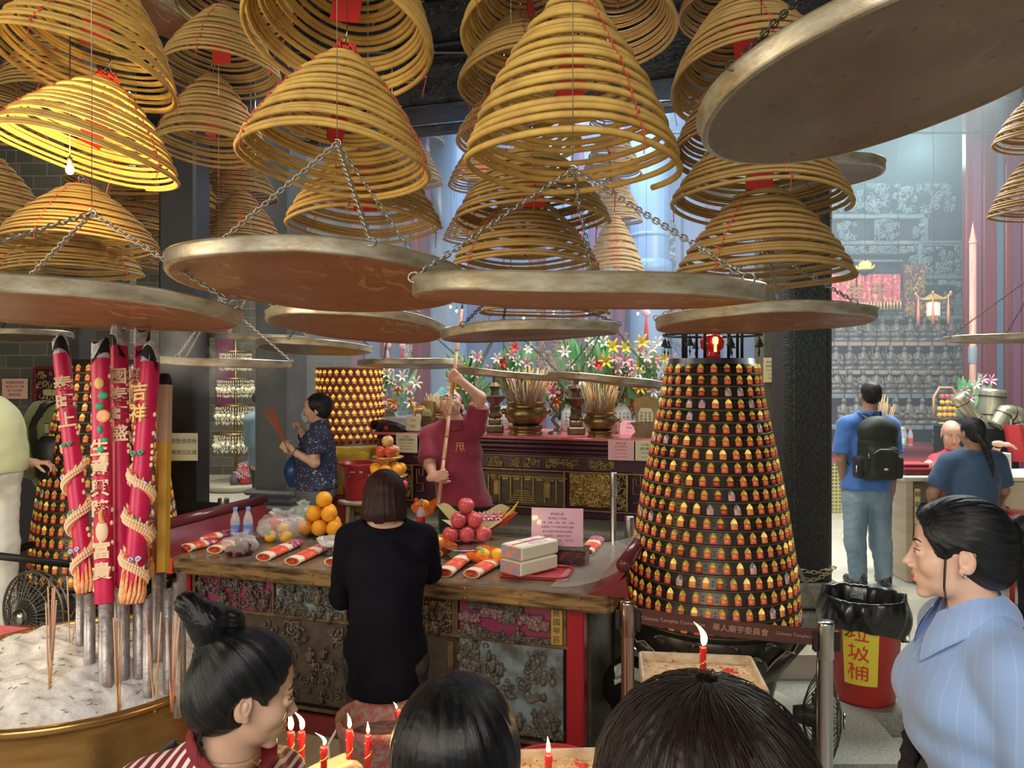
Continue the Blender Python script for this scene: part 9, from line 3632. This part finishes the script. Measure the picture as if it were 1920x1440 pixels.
# bundle of sticks, blue bag
grip = Vector(Pn(536,832,d-.24))
bnd = thing('joss_stick_bundle','fanned bundle of reddish joss sticks held up by the woman in the floral blouse','joss sticks',grip)
for j in range(3):
 mb=MB()
 for k in range(6):
  t=(k*3+j)/17
  tip=Vector(Pn(492+22*t,770-7*t,d-.26+.03*(j-1)))-grip
  foot=Vector((.012+.012*(1-t),0,-.05))+tip*-.06
  mb.tube([foot,tip],.0019,4)
 o=mb.build('joss_stick',[PMat('joss_rust',(.4,.13,.08),.8),PMat('joss_terracotta',(.46,.24,.15),.8),stick_r][j],bnd)
 o['kind']='stuff'
bg7 = Vector(Pn(548,885,d+.12))
bag_o = thing('blue_plastic_bag','dark blue plastic bag hanging in front of the woman in the floral blouse','bag',bg7)
MB().grid(lambda u,v:(.07*(1+.15*sin(10*PI*u))*cos(2*PI*u)*sin(PI*(v*.8+.12)),.07*sin(2*PI*u)*sin(PI*(v*.8+.12)),-.12+.24*v),30,9,closed_u=True).tube([(0,0,.1),(.01,0,.2)],.01,6).build('film',PMat('navy_bag_film',(.02,.06,.18),.3),bag_o)
# -- 8. the man with the backpack
d = 6.3
hc = Pn(1632,742,d)
H8 = Human('man','man in blue polo and faded jeans with black backpack, back turned',{'pelvis':Pn(1624,918,d),'chest':Pn(1626,835,d),'neck':Pn(1630,778,d),'shL':Pn(1588,798,d),'shR':Pn(1668,798,d),'elL':Pn(1577,862,d-.02),'haL':Pn(1583,915,d+.06),'elR':Pn(1676,862,d-.02),'haR':Pn(1672,918,d+.06),'hipL':Pn(1603,938,d),'hipR':Pn(1646,938,d),'knL':Pn(1603,1020,d+0.),'knR':Pn(1652,1020,d+.02),'anL':Pn(1609,1076,d-0.),'anR':Pn(1658,1076,d+.03)},hc,(.12,1,.05),female=False,size=1.02,hs=1.,build=1.05,ground=0)
J8 = H8.J
H8.hands = [lambda p:hand_sdf(p,J8['haL'],A(.05,.1,-1),A(1,.2,0),.5,1),lambda p:hand_sdf(p,J8['haR'],A(-.05,.1,-1),A(-1,.2,0),.5,-1)]
H8.make_body(skin_t,h=.0072,zlo=0)
polo8 = PMat('bright_blue_polo',(.07,.19,.55),.75,sheen=.2,noise=(4,.4,.7,(.05,.15,.46)))
def shirt8(p):
 f=H8.torso(p,.024)
 low=J8['pelvis']+A(0,0,.03)
 f=smin(f,s_cap(p,J8['chest']+A(0,0,-.12),low,.16,.175),.05)
 for sd in 'LR':
  a, b2=J8['sh'+sd], J8['el'+sd]
  f=smin(f,smax(s_cap(p,a,b2,.076,.082),s_plane(p,a+(b2-a)*.84,b2-a),.006),.03)
 f=smax(f,low[2]-.02-p[...,2],.01)
 return smax(f,s_plane(p,J8['neck']+A(0,0,.045),A(0,-.2,1)),.006)
H8.garment('polo_shirt',polo8,shirt8,h=.008,folds=.006,fs=15,seed=6)
jeans = PMat('faded_blue_jeans',(.16,.25,.33),.8,noise=((5,5,2.5),.38,.65,(.28,.38,.45)),bump=(80,.15,.003))
H8.garment('jeans',jeans,lambda p:smax(smax(smin(smin(smin(s_cap(p,J8['hipL'],J8['knL'],.105,.082),s_cap(p,J8['knL'],J8['anL']+A(0,0,-.03),.08,.068),.03),smin(s_cap(p,J8['hipR'],J8['knR'],.105,.082),s_cap(p,J8['knR'],J8['anR']+A(0,0,-.03),.08,.068),.03),.02),s_ell(p,J8['pelvis'],A(.175,.14,.14)),.04),s_plane(p,J8['pelvis']+A(0,0,.08),A(0,0,1)),.01),.05-p[...,2],.01),h=.009,folds=.008,fs=26)
H8.J['ground'] = A(0,0,0)
H8.J['footL'] = A(-.2,.9,0)
H8.J['footR'] = A(.15,.95,0)
shoes(H8,PMat('black_trainers',(.03,.03,.03),.5,noise=(30,.5,.56,(.12,.12,.11))))
def hair8(p):
 q=(p-H8.c)@H8.M
 f=s_ell(q,(0,.02,.036),(.0785,.097,.088))
 f=smin(f,s_ell(q,(0,.055,-.015),(.064,.046,.05)),.03)
 f=smax(f,-s_ell(q,(0,-.11,-.01),(.085,.075,.085)),.01)
 return smax(f,-s_plane(q,(0,0,-.052),(0,.2,1)),.012)+.0012*vnoise(p,160,1)
hair_obj(H8,'hair',hair8,hc-.17,hc+.17,.0058,hair_short,H8.c+A(0,0,.1),(0,0,1))
# backpack
pkc = J8['chest']+A(-.01,-.2,-.035)
nyl = PMat('olive_black_nylon',(.022,.026,.02),.6,noise=(6,.4,.7,(.034,.038,.03)),bump=(60,.15,.004))
pk = thing('backpack','black nylon backpack worn by the man in the blue polo','backpack',Vector(pkc))
o0 = np.array(pkc)
def pkf(p):
 f=s_box(p,pkc+A(0,0.,.02),A(.155,.095,.245),.1)
 f=smin(f,s_ell(p,pkc+A(0,-0.,.16),A(.12,.09,.13)),.04)
 f=smin(f,s_box(p,pkc+A(0,-.085,-.08),A(.115,.045,.13),.04),.012)
 for k in(-1,1):
  f=smin(f,s_box(p,pkc+A(k*.155,0,-.12),A(.03,.06,.09),.028),.012)
 f=f+.006*np.exp(-((np.abs(p[...,2]-pkc[2]-.1))**2)/.00008)
 return f+.004*vnoise(p,20,5)
sdf_obj('bag_body',pkf,pkc-A(.24,.18,.3),pkc+A(.24,.14,.34),.0078,nyl,pk,o0)
for k in(-1,1):
 s=J8['sh'+('R' if k>0 else 'L')]
 pts=[pkc+A(k*.05,.02,.26),J8['neck']*.55+s*.45+A(0,-.05,.055),J8['neck']*.5+s*.5+A(0,.08,.03),J8['chest']+A(k*.13,.14,.02),pkc+A(k*.15,.09,-.16)]
 fine=[]
 for a, b2 in zip(pts,pts[1:]):
  for t in range(5):
   fine.append(Vector(a+(b2-a)*t/5)-Vector(o0))
 mb=MB()
 vs=[]
 for q in fine:
  vs+=[q+Vector((-.03,0,0)),q+Vector((.03,0,0)),q+Vector((.03,.012,.006)),q+Vector((-.03,.012,.006))]
 n=len(fine)
 mb.add(vs,[(i*4+a,i*4+(a+1)%4,(i+1)*4+(a+1)%4,(i+1)*4+a)for i in range(n-1)for a in range(4)])
 mb.build('shoulder_strap',nyl,pk)
MB().tube([(-.03,.02,.275),(-.025,0,.32),(.025,0,.32),(.03,.02,.275)],.008,6).build('top_handle',nyl,pk)
MB().tube([(-.1,-.135,0.),(-.05,-.145,.035),(.05,-.145,.035),(.1,-.135,0.)],.0035,5).build('zip',steel,pk)
MB().tube([(-.115,-.1,0.),(-.12,-.11,-.04)],.006,5).build('zip_pull',steel,pk)
MB().tube([(-.19,-.06,-.1),(-.2,-.07,-.15)],.009,5).build('zip_pull',steel,pk)
MB().bevbox((0.,-.142,-.12),(.03,.006,.018),.004).build('badge',PMat('pale_yellow_badge',(.8,.75,.2),.4),pk)
# -- 9. pony-tailed person in navy, seated
d = 6.
hc = Pn(1822,812,d)
H9 = Human('person','person in navy shirt with low ponytail sitting on a stool, back turned',{'pelvis':Pn(1822,972,d),'chest':Pn(1824,895,d),'neck':Pn(1826,848,d),'shL':Pn(1778,868,d),'shR':Pn(1868,866,d),'elL':Pn(1748,925,d+.04),'haL':Pn(1748,948,d+.24),'elR':Pn(1882,920,d+.02),'haR':Pn(1872,948,d+.22),'hipL':Pn(1795,975,d+.02),'hipR':Pn(1850,975,d+.02),'knL':Pn(1736,962,d+.4),'knR':Pn(1880,966,d+.4),'anL':Pn(1745,1085,d+.34),'anR':Pn(1880,1085,d+.34)},hc,(-.08,1,-.05),female=False,size=1.,hs=1.,build=1.1,ground=0)
J9 = H9.J
H9.hands = [lambda p:hand_sdf(p,J9['haL'],A(.3,.9,-.2),A(0,0,-1),.5,1),lambda p:hand_sdf(p,J9['haR'],A(-.3,.9,-.2),A(0,0,-1),.5,-1)]
H9.make_body(skin_t,h=.0075,zlo=0)
navy = PMat('navy_tshirt',(.045,.085,.16),.8,sheen=.2)
def shirt9(p):
 f=H9.torso(p,.026)
 low=J9['pelvis']+A(0,0,0.)
 f=smin(f,s_cap(p,J9['chest']+A(0,0,-.1),low,.165,.18),.05)
 for sd in 'LR':
  a, b2=J9['sh'+sd], J9['el'+sd]
  f=smin(f,smax(s_cap(p,a,b2,.08,.085),s_plane(p,a+(b2-a)*.8,b2-a),.006),.03)
 f=smax(f,low[2]-.02-p[...,2],.01)
 return smax(f,s_plane(p,J9['neck']+A(0,0,.03),A(0,-.2,1)),.006)
H9.garment('navy_tshirt',navy,shirt9,h=.0085,folds=.006,fs=14,seed=8)
H9.garment('jeans',PMat('navy_jeans',(.04,.07,.13),.8),lambda p:smax(smin(smin(H9.leg(p,'L',.02),H9.leg(p,'R',.02),.02),s_ell(p,J9['pelvis'],A(.19,.15,.12)),.04),s_plane(p,J9['pelvis']+A(0,0,.06),A(0,0,1)),.01),h=.01,folds=.005)
H9.J['ground'] = A(0,0,0)
H9.J['footL'] = H9.J['footR'] = A(0,1,0)
shoes(H9,black_m,.009)
def hair9(p):
 q=(p-H9.c)@H9.M
 f=s_ell(q,(0,.02,.036),(.08,.098,.088))
 f=smin(f,s_ell(q,(0,.06,-.02),(.066,.046,.055)),.03)
 f=smax(f,-s_ell(q,(0,-.11,-.01),(.085,.075,.085)),.01)
 a=H9.c+A(0.,-.11,-.03)
 f=smin(f,s_cap(p,a,a+A(.02,-.03,-.06),.028,.024),.015)
 f=smin(f,s_cap(p,a+A(.02,-.03,-.06),a+A(.055,-.05,-.2),.026,.018),.01)
 f=smin(f,s_cap(p,a+A(.055,-.05,-.2),a+A(.07,-.05,-.3),.016,.004),.01)
 return f+.0016*vnoise(p,150,1)
hair_obj(H9,'hair',hair9,hc-A(.17,.26,.4),hc+.17,.0065,hair_short,H9.c+A(0,0,.1),(0,0,1))
st9 = thing('round_stool','stool under the pony-tailed person in navy','stool',(J9['pelvis'][0],J9['pelvis'][1],0))
hz9 = J9['pelvis'][2]-.125
MB().lathe([(0,hz9),(.17,hz9),(.18,hz9-.02),(.16,hz9-.05),(0,hz9-.05)],seg=22).build('seat',bucket_m,st9)
for k in range(4):
 a=PI/4+k*PI/2
 MB().tube([(.12*cos(a),.12*sin(a),hz9-.04),(.2*cos(a),.2*sin(a),0)],.016,6).build('leg',bucket_m,st9)
# -- 10. the bald man behind the desk
d = 7.15
hc = Pn(1784,814,d)
H10 = Human('man','bald man in a red shirt sitting behind the desk, looking down',{'pelvis':Pn(1792,955,d+.05),'chest':Pn(1790,888,d+.02),'neck':Pn(1788,850,d+.02),'shR':Pn(1755,868,d),'shL':Pn(1832,862,d),'elR':Pn(1745,905,d-.18),'haR':Pn(1742,868,d-.34),'elL':Pn(1860,868,d-.1),'haL':Pn(1872,832,d-.22),'hipL':Pn(1812,960,d),'hipR':Pn(1774,960,d),'knL':Pn(1815,962,d-.28),'knR':Pn(1770,962,d-.28),'anL':Pn(1815,1035,d-.25),'anR':Pn(1770,1035,d-.25)},hc,(-.25,-.95,-.28),female=False,size=1.,hs=1.06,build=1.05,ground=0)
J10 = H10.J
H10.hands = [lambda p:hand_sdf(p,J10['haR'],A(-.5,-.8,.05),A(0,0,-1),.7,-1),lambda p:hand_sdf(p,J10['haL'],A(.95,-.2,-.05),A(0,.3,-1),.25,1)]
H10.make_body(skin_o,h=.0075,zlo=0)
H10.face_parts(lips=True,lashes=True)
red_sh = PMat('red_shirt',(.5,.03,.06),.75)
def shirt10(p):
 f=H10.torso(p,.024)
 for sd in 'LR':
  a, b2=J10['sh'+sd], J10['el'+sd]
  f=smin(f,smax(s_cap(p,a,b2,.078,.08),s_plane(p,a+(b2-a)*(.95 if sd=='R' else .6),b2-a),.006),.03)
 f=smax(f,-s_ell(p,J10['neck']+A(0,-.03,.07),A(.07,.08,.05)),.006)
 return smax(f,J10['pelvis'][2]-.03-p[...,2],.01)
H10.garment('red_shirt',red_sh,shirt10,h=.009,folds=.005,fs=14)
H10.garment('trousers',MATS['dark_jeans'],lambda p:smax(smin(smin(H10.leg(p,'L',.016),H10.leg(p,'R',.016),.02),s_ell(p,J10['pelvis'],A(.18,.14,.12)),.04),s_plane(p,J10['pelvis']+A(0,0,.06),A(0,0,1)),.01),h=.012,folds=.003)
sdf_obj('thin_hair',lambda p:(lambda q:smax(smax(s_ell(q,(0,.018,.03),(.0775,.0955,.082)),-s_plane(q,(0,0,-.03),(0,.2,1)),.01),np.maximum(-s_plane(q,(0,.02,0),(0,1,.2)),q[...,2]-.035),.01))((p-H10.c)@H10.M/1.06)*1.06,hc-.17,hc+.17,.006,hair_grey,H10.root,H10.o)
dv = Vector(J10['elL']-J10['haL']).normalized()
MB().lathe([(.034,-.008),(.036,0),(.034,.008)],M=dv.to_track_quat('Z','Y').to_matrix(),c=Vector(J10['haL']+(J10['elL']-J10['haL'])*.1)-Vector(H10.o),seg=16).build('wrist_band',black_m,H10.root)
st10 = thing('wooden_chair','plain chair under the bald man behind the desk','chair',(J10['pelvis'][0],J10['pelvis'][1],0))
hz = J10['pelvis'][2]-.12
MB().bevbox((0,0,hz-.02),(.42,.42,.04),.01).build('seat',dkw,st10,smooth=False)
for sx_ in(-.17,.17):
 for sy_ in(-.17,.17):
  MB().bevbox((sx_,sy_,(hz-.04)/2),(.04,.04,hz-.04),.006).build('leg',dkw,st10,smooth=False)
# -- 11. bending person in olive shirt
d = 5.2
H11 = Human('person','person in olive shirt bending over, black bag strap across the back',{'pelvis':Pn(118,880,d),'chest':Pn(88,810,d),'neck':Pn(62,808,d-.02),'shL':Pn(76,812,d-.17),'shR':Pn(84,800,d+.17),'elL':Pn(62,872,d-.18),'haL':Pn(38,882,d-.14),'elR':Pn(60,865,d+.14),'haR':Pn(40,880,d+.05),'hipL':Pn(122,900,d-.09),'hipR':Pn(126,900,d+.09),'knL':Pn(108,1040,d-.09),'knR':Pn(114,1040,d+.09),'anL':Pn(122,1160,d-.09),'anR':Pn(126,1160,d+.09)},Pn(42,822,d),(-.7,0,-.7),up=(-.7,0,.7),female=False,size=1.08,hs=1.,build=1.12,ground=0)
J11 = H11.J
H11.hands = [lambda p:hand_sdf(p,J11['haL'],A(-.9,0,-.2),A(0,1,0),.6,1),lambda p:hand_sdf(p,J11['haR'],A(-.9,0,-.2),A(0,-1,0),.6,-1)]
H11.make_body(skin_l,h=.008,zlo=0)
olive = PMat('olive_shirt',(.16,.2,.09),.75,sheen=.2)
def shirt11(p):
 f=H11.torso(p,.035)
 f=smin(f,s_cap(p,J11['chest'],J11['pelvis']+A(0,0,.02),.19,.19),.06)
 for sd in 'LR':
  f=smin(f,s_cap(p,J11['sh'+sd],J11['el'+sd],.09,.085),.04)
  f=smin(f,smax(s_cap(p,J11['el'+sd],J11['ha'+sd],.075,.05),s_plane(p,J11['ha'+sd]+A(.06,0,0),J11['ha'+sd]-J11['el'+sd]),.01),.03)
 return smax(f,s_plane(p,J11['neck']+A(-.02,0,0),J11['neck']-J11['chest']),.02)
H11.garment('olive_shirt',olive,shirt11,h=.009,folds=.008,fs=12)
H11.garment('trousers',MATS['dark_jeans'],lambda p:smax(smin(smin(H11.leg(p,'L',.016),H11.leg(p,'R',.016),.02),s_ell(p,J11['pelvis'],A(.17,.18,.12)),.04),s_plane(p,J11['pelvis']+A(0,0,.06),A(0,0,1)),.01),h=.014,folds=.003)
H11.garment('bag_strap',black_m,lambda p:smax(np.abs(shirt11(p)-.008)-.007,np.abs((p-Pn(107,800,d))@A(1,0,.12))-.024,.003),h=.009,folds=0)
hair_obj(H11,'hair',lambda p:(lambda q:smax(s_ell(q,(0,.018,.036),(.084,.1,.09)),-s_ell(q,(0,-.11,-.01),(.085,.075,.085)),.01))((p-H11.c)@H11.M),H11.c-.17,H11.c+.17,.007,hair_short,H11.c,(-.7,0,.7))
bgp = Vector(Pn(92,862,d-.32))
o = thing('shoulder_bag','black shoulder bag hanging at the bending person\'s side','bag',bgp)
MB().bevbox((0,0,0),(.17,.1,.3),.05).build('bag',black_m,o)
MB().bevbox((-0.,-.02,.2),(.035,.02,.07),.006).build('buckle',steel,o,smooth=False)
# -- 12. person in white leaning in from the left edge
d = 4.55
H12 = Human('person','person in pale shirt and white trousers leaning in at the left edge of the picture',{'pelvis':Pn(-22,880,d),'chest':Pn(-22,800,d),'neck':Pn(-55,752,d-.05),'shL':Pn(-60,790,d-.1),'shR':Pn(8,800,d+.1),'elR':Pn(26,858,d+.06),'haR':Pn(58,868,d+.14),'elL':Pn(-70,870,d-.1),'haL':Pn(-40,900,d-.2),'hipL':Pn(-48,900,d-.02),'hipR':Pn(-4,905,d+.02),'knL':Pn(-50,1020,d-.03),'knR':Pn(4,1020,d+0.),'anL':Pn(-50,1255,d),'anR':Pn(4,1255,d)},Pn(-95,722,d-.02),(.75,.2,-.6),female=True,size=1.,hs=1.,build=1.1,ground=LZ)
J12 = H12.J
H12.hands = [lambda p:hand_sdf(p,J12['haR'],A(.9,.3,0),A(0,0,-1),.5,-1),lambda p:hand_sdf(p,J12['haL'],A(.6,.3,-.4),A(0,0,-1),.5,1)]
H12.make_body(skin_l,h=.009,zlo=LZ)
pale = PMat('pale_lime_shirt',(.66,.72,.46),.75)
def shirt12(p):
 f=H12.torso(p,.03)
 f=smin(f,s_cap(p,J12['chest'],J12['pelvis'],.17,.19),.06)
 for sd in 'LR':
  f=smin(f,s_cap(p,J12['sh'+sd],J12['el'+sd],.085,.08),.04)
 return smax(f,J12['pelvis'][2]-.02-p[...,2],.01)
H12.garment('pale_shirt',pale,shirt12,h=.01,folds=.007,fs=14)
H12.garment('white_trousers',PMat('white_trousers',(.75,.75,.72),.8),lambda p:smax(smin(smin(H12.leg(p,'L',.03),H12.leg(p,'R',.03),.02),s_ell(p,J12['pelvis'],A(.19,.15,.12)),.04),s_plane(p,J12['pelvis']+A(0,0,.06),A(0,0,1)),.01),h=.01,folds=.006)
hair_obj(H12,'hair',lambda p:(lambda q:smax(s_ell(q,(0,.018,.036),(.084,.1,.09)),-s_ell(q,(0,-.11,-.01),(.085,.075,.085)),.01))((p-H12.c)@H12.M),H12.c-.17,H12.c+.17,.008,hair_short,H12.c,(0,0,1))
# little flags of orange and red paper beside her
mb = MB()
for k, (x,y)in enumerate(((6,800),(24,812),(28,818),(14,806))):
 a=Vector(Pn(-6+4*k,822,4.9))
 t=Vector(Pn(x,y,4.9))
 mb.tube([a,a.lerp(t,.5),t],[.02,.018,.002],4,mat=k%2)
tag(mb.build('paper_flags',[petal_yellow,roll_red]),'orange and red pointed paper flags at the left edge','flags')
# -- 13. person in blue half hidden by the brown pillar
d = 9.6
H13 = Human('person','person in a grey-blue top half hidden behind the smoky brown pillar',{'pelvis':Pn(492,870,d),'chest':Pn(488,815,d),'neck':Pn(486,775,d),'shL':Pn(470,790,d-.15),'shR':Pn(502,790,d+.15),'elL':Pn(468,828,d-.16),'haL':Pn(480,850,d-.1),'elR':Pn(505,830,d+.16),'haR':Pn(515,850,d+.1),'hipL':Pn(486,878,d-.05),'hipR':Pn(498,878,d+.05),'knL':Pn(486,920,d-.05),'knR':Pn(498,920,d+.05),'anL':Pn(486,952,d-.05),'anR':Pn(498,952,d+.05)},Pn(490,752,d),(.9,.3,-.1),female=False,size=1.,build=1.1,ground=0)
J13 = H13.J
H13.hands = []
H13.make_body(skin_l,h=.011,zlo=0)
H13.garment('blue_top',PMat('grey_blue_top',(.2,.3,.36),.8),lambda p:smax(smin(smin(H13.torso(p,.03),H13.arm(p,'L',.03,1),.04),H13.arm(p,'R',.03,1),.04),J13['pelvis'][2]-p[...,2],.01),h=.013,folds=.005)
H13.garment('trousers',MATS['dark_jeans'],lambda p:smax(smin(smin(H13.leg(p,'L',.02),H13.leg(p,'R',.02),.02),s_ell(p,J13['pelvis'],A(.16,.16,.12)),.04),s_plane(p,J13['pelvis']+A(0,0,.04),A(0,0,1)),.01),h=.014,folds=.003)
hair_obj(H13,'hair',lambda p:(lambda q:smax(s_ell(q,(0,.018,.036),(.084,.1,.09)),-s_ell(q,(0,-.11,-.01),(.085,.075,.085)),.01))((p-H13.c)@H13.M),H13.c-.17,H13.c+.17,.011,hair_short,H13.c,(0,0,1))
